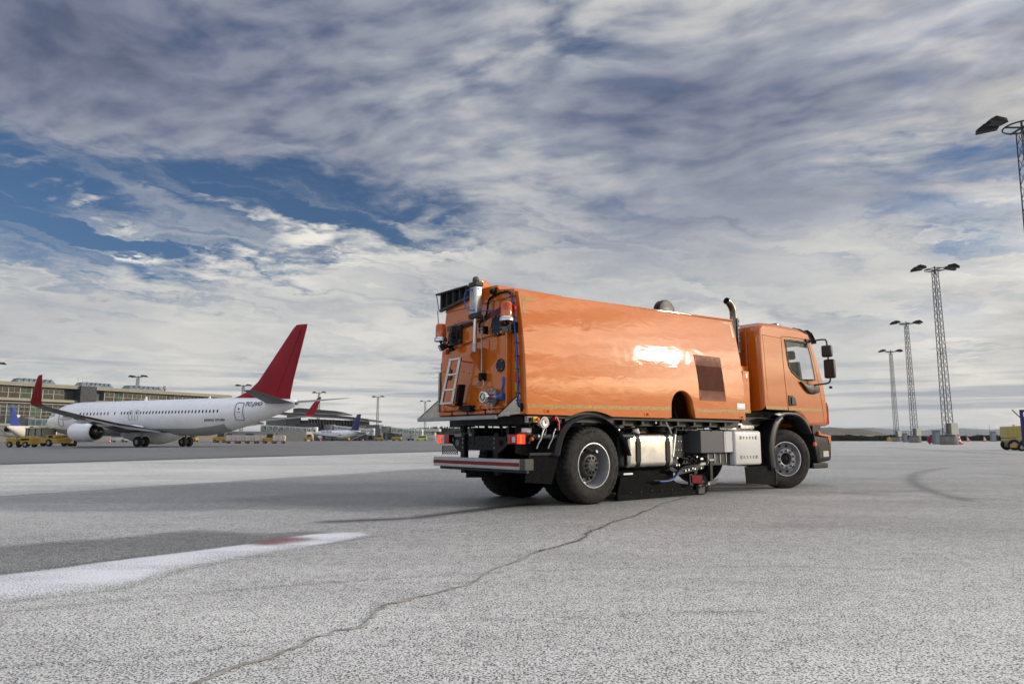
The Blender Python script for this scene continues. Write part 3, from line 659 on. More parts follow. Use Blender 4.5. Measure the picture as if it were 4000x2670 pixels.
    cd_ = MB().tube(arc, .014, 8).build("cable_conduit", BLK, T, smooth=60)
    MB().tube([p + Vector((-.012, -.012, 0)) for p in arc[40:-4]], .010, 8).build("blue_hose", BLU, cd_, smooth=60)
    b = MB()
    for i in range(8, len(arc) - 2, 3):
        p = arc[i]; b.box(p, (.045, .035, .010))
    pieces(b, "cable_tie", BLK, cd_)
    MB().prism([(.085 + .035 * math.cos(a * math.pi / 10), 1.305 + .055 * math.sin(a * math.pi / 10)) for a in range(20)], X - .012, X - .004, 'x').build("cable_grommet", BLK, T)
    MB().tube(smoothpath([(Xc, .68, 2.95), (Xc - .11, .86, 2.92), (Xc - .12, .86, 2.72), (Xc - .08, .74, 2.64), (X - .05, .62, 2.66)], 8), .008, 8).build("blue_air_line", BLU, T, smooth=60)
    b = MB().tube(smoothpath([(X - .06, .92, 2.56), (X - .06, 1.3, 2.52), (X - .06, 1.66, 2.49), (X - .06, 1.73, 2.45), (X - .06, 1.75, 2.33), (X - .15, 1.73, 2.24)], 6), .012, 8); b.build("cable_conduit", BLK, T, smooth=60)
    MB().tube([(X - .07, .95, 2.60), (X - .07, 1.7, 2.535)], .009).build("steel_pipe", STL, T, smooth=60)
    # long locking rod with handle, thin stay
    b = MB().tube([(X - .12, .835, 2.44), (X - .12, .822, 1.80)], .012, 8); rod = b.build("locking_rod", STL, T, smooth=60)
    b = MB(); b.bar((X - .12, .90, 2.405), (X - .12, .74, 2.40), .018); b.bb(X - .13, X - .05, .765, .785, 2.34, 2.45); b.cyl((X - .12, .853, 2.36), (X - .12, .853, 2.46), .02, seg=8); b.build("rod_guide", BLK, rod)
    MB().bb(X - .15, X - .05, .795, .865, 1.69, 1.80).build("rod_latch", BLK, rod, bevel=.01)
    MB().tube([(X - .12, .86, 1.70), (X - .13, .925, 1.655), (X - .13, .915, 1.605), (X - .13, .765, 1.60), (X - .13, .755, 1.66), (X - .12, .80, 1.70)], .010, 8).build("pull_handle", STL, rod, smooth=60)
    MB().tube([(X - .25, .70, 3.0), (X - .06, .84, 2.47)], .004, 6).build("stay_wire", STL, T)
    MB().cyl((X - .06, .60, 2.93), (X - .06, .68, 2.93), .04, seg=12).build("hinge_pin", BLK, T, smooth=40)
    b = MB(); b.bb(X - .05, X + .04, .60, .68, 2.86, 2.98); b.build("roof_hinge", BLK, T, bevel=.01)
    # aluminium ladder leaning off the door
    def Lp(y, z, x=X - .27): return (x, y, z)
    lad = MB(); lad.bar(Lp(1.36, 2.035), Lp(1.60, 1.39), .028, .05); lad.bar(Lp(1.125, 2.035), Lp(1.32, 1.39), .028, .05)
    ld = lad.build("ladder", ALU, T, bevel=.004)
    for t in (.03, .36, .69, .985):
        ya, yb = 1.36 + .24 * t, 1.125 + .195 * t; z = 2.035 - .645 * t
        MB().box((X - .27, (ya + yb) / 2, z), (.055, abs(ya - yb) + .02, .028)).build("rung", ALU, ld, bevel=.003)
    b = MB(); b.prism([(1.30, 1.36), (1.05, 1.36), (1.05, 1.27), (1.20, 1.27), (1.20, 1.30), (1.34, 1.30)], X - .16, X - .06, 'x'); b.prism([(1.28, 1.36), (1.34, 1.36), (1.27, 1.66), (1.20, 1.66)], X - .22, X - .12, 'x')
    b.build("ladder_bracket", BLK, T, bevel=.004)
    b = MB().cyl((X - .27, 1.30, 1.40), (X, 1.30, 1.40), .015, seg=8); b.cyl((X - .27, 1.60, 1.40), (X, 1.60, 1.36), .015, seg=8); b.cyl((X - .27, 1.15, 1.99), (X, 1.15, 1.97), .012, seg=8); pieces(b, "ladder_stay", ORG, T)
    # drain valve: coupling, flange, blue ball valve with lever
    vy, vz = .60, 1.455
    v = MB().lathe([(.0, -.27), (.075, -.27), (.085, -.25), (.085, -.20), (.075, -.19), (.08, -.12), (.085, -.11)], (X, vy, vz), 'x', 32).build("drain_coupling", CHR, T, smooth=40)
    MB().lathe([(.035, -.278), (.055, -.280), (.060, -.272)], (X, vy, vz), 'x', 24).build("coupling_rim", STL, v, smooth=40)
    MB().lathe([(0, -.12), (.118, -.12), (.118, -.09), (0, -.09)], (X, vy, vz), 'x', 32).build("pipe_flange", STL, v, smooth=40)
    MB().lathe([(0, -.085), (.085, -.085), (.095, -.06), (.08, -.02), (0, -.02)], (X, vy - .01, vz), 'x', 24).build("valve_body", mat("blue_valve", (.03, .10, .36), .35), v, smooth=40)
    MB().lathe([(0, -.05), (.118, -.05), (.118, -.02), (0, -.02)], (X, vy, vz), 'x', 32).build("pipe_flange", STL, v, smooth=40)
    b = MB()
    for i in range(8):
        a = 2 * math.pi * (i + .5) / 8; b.cyl((X - .135, vy + .10 * math.cos(a), vz + .10 * math.sin(a)), (X - .01, vy + .10 * math.cos(a), vz + .10 * math.sin(a)), .010, seg=8)
    pieces(b, "flange_bolt", STL, v)
    b = MB().cyl((X - .07, vy - .08, vz), (X - .07, vy - .22, vz), .045, seg=16); b.build("valve_stem", mat("blue_valve", (.03, .10, .36), .35), v, smooth=40)
    b = MB(); b.tube(smoothpath([(X - .08, vy - .20, vz + .02), (X - .10, vy - .22, vz + .10), (X - .10, vy - .24, vz + .15), (X - .10, vy - .24, vz + .26)], 5), [.014] * 5 + [.018] * 11, 8); b.build("valve_lever", BLU, v, smooth=60)
    b = MB()
    for p0, p1 in (((X - .2, vy + .05, vz - .08), (X - .1, vy + .0, vz - .20)), ((X - .1, vy + .0, vz - .20), (X - .16, vy - .06, vz - .09))):
        for k in range(9):
            q = Vector(p0).lerp(Vector(p1), k / 9) - Vector((0, 0, .04 * math.sin(math.pi * k / 9))); b.box(q, (.006, .006, .016), Matrix.Rotation(R(45 * (k % 2)), 3, 'Z'))
    b.build("safety_chain", CHR, v)
    # small bolts on the door
    b = MB()
    for y, z in ((1.36, 1.86), (1.30, 1.42), (1.02, 1.57), (1.02, 1.44), (1.22, 1.83), (.40, 1.55), (.40, 1.38), (1.88, 1.37), (1.88, 1.9), (.62, 2.1), (1.6, 2.6), (1.5, 2.62), (1.6, 2.55), (1.5, 2.565), (.36, 2.68), (.36, 2.78), (.24, 2.83)): b.cyl((X - .05, y, z), (X - .062, y, z), .010, seg=8)
    pieces(b, "panel_bolt", STL, T)
    # discharge tray with side wings
    tr = MB(); tr.add([(X - .02, .13, 1.235), (X - .02, 2.03, 1.235), (X - .27, 2.20, 1.165), (X - .27, .28, 1.185)], [(0, 1, 2, 3)])
    tray = tr.build("discharge_tray", STL, T, solid=.012)
    MB().bb(X - .30, X - .262, .27, 2.22, 1.150, 1.205).build("tray_lip", mat("tray_aluminium", (.33, .335, .34), .35, metal=.6, var=.1), tray, bevel=.01)
    for ya, yb, nm in ((.115, .26, .0), (2.04, 2.21, 1)):
        MB().add([(X - .01, ya, 1.225), (X - .28, yb, 1.19), (X - .01, ya, 1.49)], [(0, 1, 2)]).build("tray_wing", mat("wing_steel", (.50, .47, .42), .22, metal=1, var=.12), tray, solid=.006)
        MB().tube([(X - .28, yb, 1.195), (X - .01, ya, 1.495)], .009, 6).build("wing_edge", BLM, tray)
    # left side post with pipe
    MB().tube([(X - .03, 2.03, 1.9), (X - .03, 2.04, 1.30)], .018, 8).build("side_pipe", STL, T, smooth=60)
build_rear()

def tyre_mb(R0, w, lugs, blocky=True):
    """tyre about the Y axis, outer face at y = 0, going to y = w"""
    seg = lugs * 4; b = MB()
    prof = [(.300, .030, 0), (.318, .012, 0), (.345, .004, 0), (.40, .0, 0), (.45, .004, 0), (.495, .016, 0), (.515, .026, 1), (R0 - .006, .042, 2), (R0, .060, 3),
            (R0, w * .30, 3), (R0 - .012, w * .31, 4), (R0 - .012, w * .34, 4), (R0, w * .35, 3), (R0, w * .65, 3), (R0 - .012, w * .66, 4), (R0 - .012, w * .69, 4), (R0, w * .70, 3),
            (R0, w - .06, 3), (R0 - .006, w - .042, 2), (.515, w - .026, 1), (.47, w - .008, 0), (.38, w, 0), (.30, w - .03, 0)]
    vs = []
    for r, y, k in prof:
        for i in range(seg):
            a = 2 * math.pi * i / seg; low = (i % 4) >= 3
            rr = r
            if blocky and low and k in (1, 2, 3): rr = r - (.016 if k >= 2 else .010)
            vs.append((rr * math.cos(a), y, rr * math.sin(a)))
    n = len(prof); fs = [(i * seg + k, i * seg + (k + 1) % seg, (i + 1) * seg + (k + 1) % seg, (i + 1) * seg + k) for i in range(n - 1) for k in range(seg)]
    return b.add(vs, fs)
def arc_text(b, s, r, a0, size, y=-.0015):
    """letters raised on the tyre wall, reading outside-up, a0 = centre angle (deg, 0 = forward, 90 = top)"""
    wd = size * .72; tot = wd * (len(s) - 1) / r
    for i, ch in enumerate(s):
        if ch == ' ': continue
        a = R(a0) + tot / 2 - i * wd / r
        vs, fs = text_me(ch, size, .0012)
        M = Matrix.Translation((r * math.cos(a), y, r * math.sin(a))) @ Matrix.Rotation(math.pi / 2 - a, 4, 'Y') @ Matrix.Rotation(R(90), 4, 'X')
        b.add([M @ v for v in vs], fs)
TXT = mat("tyre_lettering", (.016, .015, .014), .8)

def build_wheels():
    cz = .532
    # rear outer twin
    def rear(y, flip, text_on):
        o = thing("wheel", None, None, (0, y, cz)); o.parent = T
        if flip: o.rotation_euler = (0, 0, math.pi)
        t = tyre_mb(.538, .285, 44).build("tyre", RUBT, o, smooth=28)
        MB().lathe([(.305, .03), (.312, .012), (.305, .006), (.296, .014), (.292, .03), (.284, .05), (.282, .10), (.265, .13), (.262, .17), (.25, .19), (.232, .195)], seg=56).build("rim", RIMM, o, smooth=30)
        MB().lathe([(.306, .010), (.311, .004), (.300, .003), (.297, .012)], seg=56).build("rim_lip", mat("bright_rim_edge", (.62, .62, .64), .25, metal=.6), o, smooth=30)
        d = MB().lathe([(.235, .19), (.19, .192), (.172, .18), (.16, .15), (.13, .13), (.128, .08), (.118, .062), (.10, .055), (0, .052)], seg=40).build("hub", mat("hub_dark_grey", (.055, .055, .058), .42, dirt=.2), o, smooth=30)
        MB().lathe([(.155, .17), (.155, .10), (.148, .075), (.118, .066)], seg=40).build("hub_drum", mat("hub_dark_grey", (.055, .055, .058), .42), o, smooth=35)
        b = MB(); h = MB()
        for i in range(10):
            a = 2 * math.pi * i / 10; c, s = math.cos(a), math.sin(a)
            h.cyl((.102 * c, .053, .102 * s), (.102 * c, .0515, .102 * s), .022, seg=12)
            b.cyl((.192 * c, .19, .192 * s), (.192 * c, .165, .192 * s), .014, seg=6)
            a += .31; c, s = math.cos(a), math.sin(a); h.cyl((.215 * c, .19, .215 * s), (.215 * c, .186, .215 * s), .026, seg=12) if i % 2 == 0 else None
            if i < 8: b.cyl((.062 * c, .052, .062 * s), (.062 * c, .042, .062 * s), .009, seg=8)
        pieces(h, "hub_hole", mat("hole_black", (.004, .004, .004), .9), o); pieces(b, "wheel_nut", mat("nut_grey", (.12, .12, .125), .35, metal=.6), o, smooth=40)
        MB().cyl((.10, .14, .16), (.105, .05, .19), .018, .022, seg=12).build("valve_cap", mat("nut_grey", (.12, .12, .125), .35), o, smooth=40)
        if text_on:
            b = MB(); arc_text(b, "315/80 R 22.5", .465, 98, .034); arc_text(b, "Continental", .462, -28, .052); arc_text(b, "Hybrid HD3", .455, 205, .040); arc_text(b, "Regional", .46, 242, .026)
            b.build("tyre_lettering", TXT, o, keep=True)
        return o
    rear(0, False, True)
    i = thing("wheel", None, None, (0, .33, cz)); i.parent = T; tyre_mb(.538, .285, 44).build("tyre", RUB, i, smooth=28)
    rear(TW, True, False)
    i2 = dup(i, parent=T); i2.location = (0, TW - .33 - .285, cz)
    # steered front wheels
    def front(x, y, rz, flip):
        o = thing("wheel", None, None, (x, y, cz)); o.parent = T; o.rotation_euler = (0, 0, rz + (math.pi if flip else 0))
        t = tyre_mb(.538, .29, 60, False).build("tyre", RUBT, o, smooth=35)
        MB().lathe([(.305, .03), (.312, .008), (.300, .002), (.292, .02), (.284, .05), (.270, .085), (.245, .10), (.215, .085), (.195, .045), (.188, .008), (.180, .0), (.125, -.003), (.112, .005), (.110, .03), (.100, .09), (.0, .095)], seg=56).build("rim", RIMM, o, smooth=32)
        MB().lathe([(.306, .006), (.312, .0), (.301, -.001), (.297, .008)], seg=56).build("rim_lip", mat("bright_rim_edge", (.62, .62, .64), .25, metal=.6), o, smooth=30)
        b = MB(); h = MB()
        for k in range(10):
            a = 2 * math.pi * (k + .5) / 10; c, s = math.cos(a), math.sin(a)
            b.lathe([(.0, -.042), (.010, -.040), (.018, -.030), (.021, -.018), (.022, .0)], (.152 * c, 0, .152 * s), 'y', 14)
            a += .31; c, s = math.cos(a), math.sin(a)
            n = Vector((c, 0, s)); p = n * .236 + Vector((0, .0935, 0)); h.cyl(p, p + Vector((0, -.004, 0)), .026, seg=14)
        pieces(b, "wheel_nut", mat("nut_cap_grey", (.20, .20, .205), .28, metal=.5), o, smooth=50); pieces(h, "rim_hole", mat("hole_black", (.004, .004, .004), .9), o)
        c_ = MB().lathe([(.0, .0), (.03, .002), (.05, .02), (.075, .03), (.098, .06), (.105, .09)], seg=32).build("hub", mat("hub_black", (.012, .012, .013), .35), o, smooth=40)
        if not flip:
            b = MB(); arc_text(b, "315/80 R 22.5", .462, 112, .036); arc_text(b, "Continental", .462, -5, .048); arc_text(b, "Conti Hybrid", .462, 252, .036); b.build("tyre_lettering", TXT, o, keep=True)
    front(4.99, .03, R(-24), False); front(4.95, TW, R(-24), True)
    MB().cyl((0, .3, cz), (0, TW - .3, cz), .07, seg=16).build("rear_axle", BLM, T, smooth=40)
    MB().lathe([(0, -.2), (.12, -.19), (.20, -.08), (.22, 0), (.20, .08), (.12, .19), (0, .2)], (0, TW / 2, cz), 'y', 20).build("differential", BLM, T, smooth=40)
    MB().cyl((4.95, .3, cz - .05), (4.95, TW - .3, cz - .05), .06, seg=12).build("front_axle", BLM, T, smooth=40)
build_wheels()

def build_under():
    X = -1.226
    b = MB()
    for y in (.62, TW - .62): b.bb(-1.05, 6.0, y - .035, y + .035, .80, 1.06)
    for x in (-.6, .45, 1.6, 2.9, 4.0): b.bb(x - .06, x + .06, .62, TW - .62, .84, 1.02)
    b.build("chassis_frame", BLM, T, bevel=.006)
    b = MB(); b.bb(-1.15, 3.72, .16, TW - .16, 1.09, 1.20); b.bb(-1.1, 3.6, .05, TW - .05, 1.17, 1.208)
    for x in np.arange(-1.0, 3.6, .42): b.bb(x, x + .05, .08, .3, 1.10, 1.18)
    b.bb(-.5, .45, .05, .07, 1.12, 1.34); b.build("hopper_subframe", BLM, T)  # last box: dark inner panel added to cover the bright wheel arch gap
    # rear cross beam with holes
    cb = MB().bb(-1.04, -.98, .87, 1.64, .735, .94).build("rear_cross_beam", BLM, T, bevel=.006)
    h = MB()
    for y, z, r in [(1.56, .88, .009), (1.56, .79, .009), (1.50, .835, .014), (1.42, .88, .009), (1.42, .79, .009), (1.36, .845, .011), (1.28, .89, .013), (1.28, .80, .013), (1.2, .89, .013), (1.2, .80, .013), (1.1, .88, .009), (1.1, .80, .009), (1.04, .85, .014), (.98, .88, .009), (.98, .79, .009)]:
        h.cyl((-1.041, y, z), (-1.044, y, z), r, seg=10)
    pieces(h, "beam_hole", mat("hole_black", (.004, .004, .004), .9), cb)
    for y, s in ((1.66, 1), (.85, -1)):
        pr = [(y - .05 * s, .96), (y - .05 * s, .60), (y + .05 * s, .60), (y + .05 * s, .70), (y + .12 * s, .72), (y + .30 * s, .84), (y + .34 * s, .93), (y + .06 * s, .93)]
        MB().prism(pr, -1.08, -1.05, 'x').build("lamp_carrier", BLM, T, bevel=.004)
        hh = MB(); hh.cyl((-1.081, y + .13 * s, .84), (-1.083, y + .13 * s, .84), .048, seg=20); hh.cyl((-1.081, y + .25 * s, .885), (-1.083, y + .25 * s, .885), .028, seg=16); pieces(hh, "carrier_hole", mat("hole_grey", (.16, .17, .18), .9) if s > 0 else mat("hole_black", (.004, .004, .004), .9), T)
        bb_ = MB()
        for z in (.90, .84, .77): bb_.cyl((-1.08, y - .02 * s, z), (-1.09, y - .02 * s, z), .012, seg=8)
        pieces(bb_, "carrier_bolt", STL, T)
        MB().bb(-1.07, -1.0, y - .05, y + .05, .40, .98).build("bumper_bracket", BLM, T, bevel=.006)
    # tail lamps (lit)
    for y0, y1, flip in ((.13, .50, False), (1.92, 2.24, True)):
        L = thing("tail_lamp", None, None, (0, 0, 0)); L.parent = T
        MB().bb(-1.135, -1.04, y0, y1, .825, .962).build("lamp_body", BLK, L, bevel=.012)
        w = y1 - y0; seq = [(0, .34, REDON), (.34, .44, REDON), (.44, .60, WHL), (.60, 1.0, REDL)] if flip else [(0, .16, REDON), (.16, .28, AMBON), (.28, .44, REDON), (.44, .80, REDL), (.80, 1, REDL)]
        for a, c, m in (seq if not flip else [(1 - c, 1 - a, m) for a, c, m in seq]):
            MB().bb(-1.150, -1.136, y0 + w * a + .002, y0 + w * c - .002, .830, .957).build("lens", m, L, bevel=.004)
        MB().bb(-1.156, -1.151, y0 + w * .52, y0 + w * .70, .85, .925).build("reverse_lens", WHL, L, bevel=.003)
    MB().cyl((-1.08, .09, .895), (-1.05, .09, .895), .028, seg=12).build("side_lamp", AMB, T, smooth=40)
    # underrun bumper with red stripe
    bx = -1.30
    bm_ = MB().bb(bx, bx + .14, .06, 2.10, .50, .632).build("underrun_bumper", mat("bumper_aluminium", (.42, .43, .44), .45, metal=.4, var=.05), T, bevel=.006)
    MB().bb(bx - .003, bx + .001, .062, 2.098, .543, .590).build("red_stripe", mat("stripe_red", (.20, .022, .025), .4), bm_)
    MB().bb(bx + .002, bx + .15, -.05, .059, .495, .640).build("bumper_end", mat("bumper_end_grey", (.075, .072, .066), .5), bm_, bevel=.008)
    MB().cyl((bx + .06, -.04, .478), (bx + .06, 1.98, .478), .020, seg=12).build("bumper_tube", GRYD, bm_, smooth=40)
    # number plate holder grid (far side), rubber flaps
    b = MB()
    for i in range(7): b.bb(-1.06, -1.05, 1.82, 2.22, .665 + .0205 * i, .672 + .0205 * i)
    for i in range(6):
        for k in range(8): b.bb(-1.06, -1.05, 1.82 + .055 * k + (.02 if i % 2 else 0), 1.828 + .055 * k + (.02 if i % 2 else 0), .668 + .0205 * i, .69 + .0205 * i)
    b.bb(-1.065, -1.055, 2.215, 2.225, .66, .79); b.bb(-1.065, -1.055, 1.81, 1.82, .66, .79); b.build("perforated_plate", BLM, T)
    MB().prism([(2.10, .60), (1.62, .60), (1.66, .32), (2.10, .30)], -.70, -.685, 'x').build("mud_flap", RUB, T)
    # near rear mudflap, angled back
    fl = MB().add([(-.64, .02, .70), (-1.10, .10, .70), (-1.16, .12, .335), (-.76, .04, .305)], [(0, 1, 2, 3)]).build("mud_flap", RUB, T, solid=.012)
    MB().add([(-.645, .012, .715), (-1.10, .088, .715), (-1.10, .088, .685), (-.645, .012, .685)], [(0, 1, 2, 3)]).build("flap_strip", GRYD, fl, solid=.006)
    # rear fender: arched band with rolled lip
    ins = [(-.645, .674), (-.60, .83), (-.55, .94), (-.46, 1.04), (-.36, 1.116), (-.19, 1.165), (-.013, 1.180), (.17, 1.16), (.347, 1.085), (.47, 1.0), (.566, .891), (.64, .78), (.70, .654)]
    outs = [(-.752, .666), (-.71, .83), (-.655, .96), (-.54, 1.09), (-.40, 1.165), (-.22, 1.222), (-.05, 1.236), (.14, 1.21), (.32, 1.14), (.49, 1.04), (.61, .93), (.70, .80), (.755, .654)]
    n = 5; I = smoothpath([(a, 0, c) for a, c in ins], n); O = smoothpath([(a, 0, c) for a, c in outs], n); rows = []
    for p, q in zip(I, O):
        m = p.lerp(q, .5); rows.append([(p.x, .015, p.z), (p.lerp(q, .2).x, -.022, p.lerp(q, .2).z), (m.x, -.035, m.z), (q.x, .0, q.z), (q.x, .62, q.z)])
    MB().grid(rows).build("rear_fender", FND, T, smooth=50, solid=.006)
    MB().prism([(-1.12, 1.19), (-.60, 1.19), (-.70, 1.0), (-.76, .66), (-1.12, .70)], .34, .36, 'y').build("fender_backing", BLM, T)
    # rod with clamps
    MB().cyl((-1.05, .10, .925), (-.61, .04, .925), .030, seg=16).build("fender_rod", GRYD, T, smooth=40)
    MB().cyl((.55, .02, .935), (.82, .02, .935), .03, seg=14).build("fender_rod", GRYD, T, smooth=40)
    for x in (-.98, -.78):
        b = MB().tube([(x + .10, .05, 1.03), (x + .05, .03, .975), (x + .02, .02, .90), (x - .02, .03, .83), (x - .04, .04, .77)], .010, 8); b.lathe([(.034, -.012), (.036, 0), (.034, .012)], (x + .0, .07, .925), 'x', 16); b.build("rod_clamp", STL, T, smooth=50)
    # switch box with emergency stop
    sb = MB().bb(-1.185, -1.10, .03, .09, 1.105, 1.19).build("switch_box", mat("switch_grey", (.30, .30, .30), .5), T, bevel=.005)
    MB().bb(-1.165, -1.095, .02, .031, 1.112, 1.175).build("switch_face", BLK, sb, bevel=.003); MB().cyl((-1.135, .02, 1.15), (-1.135, .0, 1.15), .014, seg=12).build("switch_knob", BLK, sb)
    MB().bb(-1.095, -1.015, .02, .09, 1.110, 1.188).build("stop_housing", mat("safety_yellow", (.75, .45, .03), .4), sb, bevel=.008)
    MB().lathe([(0, -.05), (.022, -.048), (.025, -.03), (.014, -.02), (.014, 0)], (-1.04, .025, 1.148), 'y', 18).build("stop_button", mat("stop_red", (.55, .02, .02), .35), sb, smooth=40)
    MB().tube(smoothpath([(-1.15, .05, 1.10), (-1.12, .05, 1.05), (-1.08, .05, 1.05), (-1.05, .05, 1.105)], 5), .006).build("switch_cable", BLK, sb)
    # hose coupling with cap
    c = MB().lathe([(0, -.03), (.078, -.03), (.088, -.015), (.088, .02), (.07, .04), (.07, .12), (0, .12)], (-.885, .06, 1.112), 'y', 32).build("hose_coupling", CHR, T, smooth=40)
    MB().lathe([(.02, -.038), (.05, -.040), (.055, -.031)], (-.885, .06, 1.112), 'y', 24).build("coupling_cap", STL, c, smooth=40)
    b = MB()
    for k in range(14): b.box((-.93 + .006 * k, .03, 1.05 - .10 * math.sin(math.pi * k / 13)), (.012, .005, .008))
    b.build("cap_chain", CHR, c)
    v = MB().cyl((-.70, .06, 1.165), (-.70, .0, 1.165), .032, seg=14).build("red_valve", mat("valve_red", (.38, .015, .02), .35), T, smooth=40)
    MB().tube([(-.70, .0, 1.165), (-.675, -.01, 1.12), (-.675, -.01, 1.01)], [.02, .016, .018], 8).build("valve_handle", mat("valve_red", (.38, .015, .02), .35), v, smooth=40)
    MB().tube(smoothpath([(-.72, .1, 1.16), (-.6, .12, 1.17), (-.45, .14, 1.20)], 5), .03, 12).build("water_pipe", STL, T, smooth=50)
    f = MB().cyl((-1.06, .20, 1.04), (-1.06, .20, .94), .065, seg=20).build("grease_canister", mat("canister_ochre", (.20, .15, .08), .4), T, smooth=40)
    MB().lathe([(.066, .035), (.0665, .035), (.0665, -.03), (.066, -.03)], (-1.06, .20, 1.0), 'z', 20).build("canister_label", WHT, f)
    MB().lathe([(.0672, -.015), (.0672, -.03)], (-1.06, .20, 1.0), 'z', 20).build("canister_stripe", mat("valve_red", (.38, .015, .02), .35), f)
    # hoses and clutter in the dark behind the lamps
    b = MB(); rr = random.Random(4)
    for k in range(9):
        y = .5 + .14 * k; b.tube(smoothpath([(-1.0, y, 1.15), (-.95 + rr.uniform(-.05, .05), y + rr.uniform(-.1, .1), 1.05), (-.9, y + rr.uniform(-.15, .15), .95), (-.7, y, .9)], 5), rr.uniform(.008, .022), 8)
    b.bb(-1.05, -.85, 1.66, 2.05, 1.07, 1.14); b.cyl((-.95, 1.82, 1.12), (-.95, 1.80, .98), .06, seg=12); b.build("hydraulic_hoses", BLM, T, smooth=50)
    # fuel tank: rounded box, two straps, filler cap
    def rbox(x0, x1, y0, y1, z0, z1, r, name, m, par, n=6, rz=None):
        pr = []
        for cx, cz, a0 in ((y1 - r, z1 - r, 0), (y0 + r, z1 - r, 90), (y0 + r, z0 + r, 180), (y1 - r, z0 + r, 270)):
            for k in range(n + 1): a = R(a0 + 90 * k / n); pr.append((cx + r * math.cos(a), cz + r * math.sin(a)))
        return MB().prism(pr, x0, x1, 'x').build(name, m, par, smooth=40, bevel=0)
    tk = rbox(.80, 1.76, .045, .58, .465, .985, .09, "fuel_tank", STN, T)
    tk.data.materials.append(BLK)
    for x in (.80 - .02, 1.76 + .0): 
        e = MB()
    def endcap(x0, x1, sgn):
        rows = []
        for t, ins_ in ((0, 0), (.5, .004), (.8, .014), (1, .035)):
            x = x0 + (x1 - x0) * t; pr = []; r = .09; a_, b_, c_, d_ = .045 + ins_, .58 - ins_, .465 + ins_, .985 - ins_
            for cx, cz, a0 in ((b_ - r, d_ - r, 0), (a_ + r, d_ - r, 90), (a_ + r, c_ + r, 180), (b_ - r, c_ + r, 270)):
                for k in range(7): a = R(a0 + 90 * k / 6); pr.append((x, cx + r * math.cos(a), cz + r * math.sin(a)))
            rows.append(pr + [pr[0]])
        b = MB().grid(rows); n = len(rows[-1]) - 1; b.add(rows[-1][:-1], [tuple(range(n))]); return b
    endcap(.80, .755, -1).build("tank_end", STN, tk, smooth=50); endcap(1.76, 1.79, 1).build("tank_end", STN, tk, smooth=50)
    MB().bb(.60, .756, .10, .55, .48, .97).build("tank_inner_box", mat("box_black", (.006, .007, .009), .35), T, bevel=.04, seg=4, smooth=40)
    for x in (.965, 1.645):
        pr = []; 
        for cy_, cz_, a0 in ((.58 - .09, .985 - .09, 0), (.045 + .09, .985 - .09, 90), (.045 + .09, .465 + .09, 180), (.58 - .09, .465 + .09, 270)):
            for k in range(7): a = R(a0 + 90 * k / 6); pr.append((cy_ + .096 * math.cos(a), cz_ + .096 * math.sin(a)))
        MB().prism(pr, x - .042, x + .042, 'x').build("tank_strap", BLK, tk, smooth=40)
        MB().bb(x - .046, x + .046, .030, .040, .56, .86).build("strap_pad", BLK, tk)
    cp = MB().lathe([(0, .065), (.05, .065), (.055, .03), (.065, .022), (.065, 0)], (1.06, .17, .98), 'z', 20).build("filler_cap", WHL, tk, smooth=40)
    MB().lathe([(0, .08), (.045, .078), (.05, .045), (.05, .02)], (1.06, .17, .985), 'z', 20).build("cap_top", BLK, cp, smooth=40)
    # boxes forward of the nozzle
    gb = MB().bb(2.50, 3.36, .06, .40, .665, 1.03).build("electrics_box", mat("box_mid_grey", (.085, .088, .095), .42, var=.03), T, bevel=.012)
    MB().bb(3.135, 3.165, .052, .062, .675, 1.02).build("box_rib", GRYP, gb); MB().bb(3.17, 3.365, .050, .062, .675, 1.02).build("box_panel", GRYP, gb, bevel=.006)
    b = MB()
    for x, z in ((2.8, 1.03), (2.8, .668), (3.15, 1.03), (3.15, .668), (3.35, .668)): b.bb(x - .015, x + .015, .045, .06, z - .008, z + .008)
    pieces(b, "box_clip", BLK, gb)
    MB().bb(2.72, 3.42, .12, .50, .46, .665).build("battery_tray", GRYD, T, bevel=.01)
    b = MB()
    for x in (2.74, 2.92, 3.07, 3.24): b.bb(x, x + .012, .105, .119, .50, .655)
    pieces(b, "tray_rib", STL, T)
    cv = MB().bb(3.375, 4.19, .02, .50, .45, 1.035).build("battery_cover", mat("light_grey_cover", (.50, .50, .495), .35, var=.02, dirt=.03), T, bevel=.045, seg=4, smooth=40)
    b = MB(); hl = mat("step_recess", (.13, .13, .13), .6)
    for z in (.915, .585):
        for k in range(6):
            x = 3.56 + .092 * k + (.0 if 0 < k < 5 else 0); w = .030 if k in (0, 5) else .020; h_ = .026 if k in (0, 5) else .020
            b.bb(x - w, x + w, .0165, .0195, z - h_, z + h_)
    pieces(b, "cover_recess", hl, cv)
    b = MB()
    for z in (.915, .585):
        for k in range(6):
            x = 3.56 + .092 * k; b.bb(x - .008, x + .016, .0135, .0163, z - .017, z + .012)
    pieces(b, "recess_step", GRYP, cv)
    # chassis clutter between the axles
    b = MB(); b.bb(3.75, 4.25, .30, .45, 1.09, 1.17); b.bb(3.3, 4.35, .25, .33, 1.05, 1.09); b.build("mount_rail", STL, T, bevel=.004)
    MB().bb(3.85, 4.27, .20, .26, 1.075, 1.135).build("manifold_block", mat("manifold_silver", (.5, .5, .48), .25, metal=1), T, bevel=.006)
    b = MB(); rr = random.Random(9)
    for k in range(26):
        x = rr.uniform(.5, 4.1); y = rr.uniform(.30, .62); z = rr.uniform(.98, 1.13)
        b.box((x, y, z), (rr.uniform(.05, .22), rr.uniform(.03, .12), rr.uniform(.02, .09)))
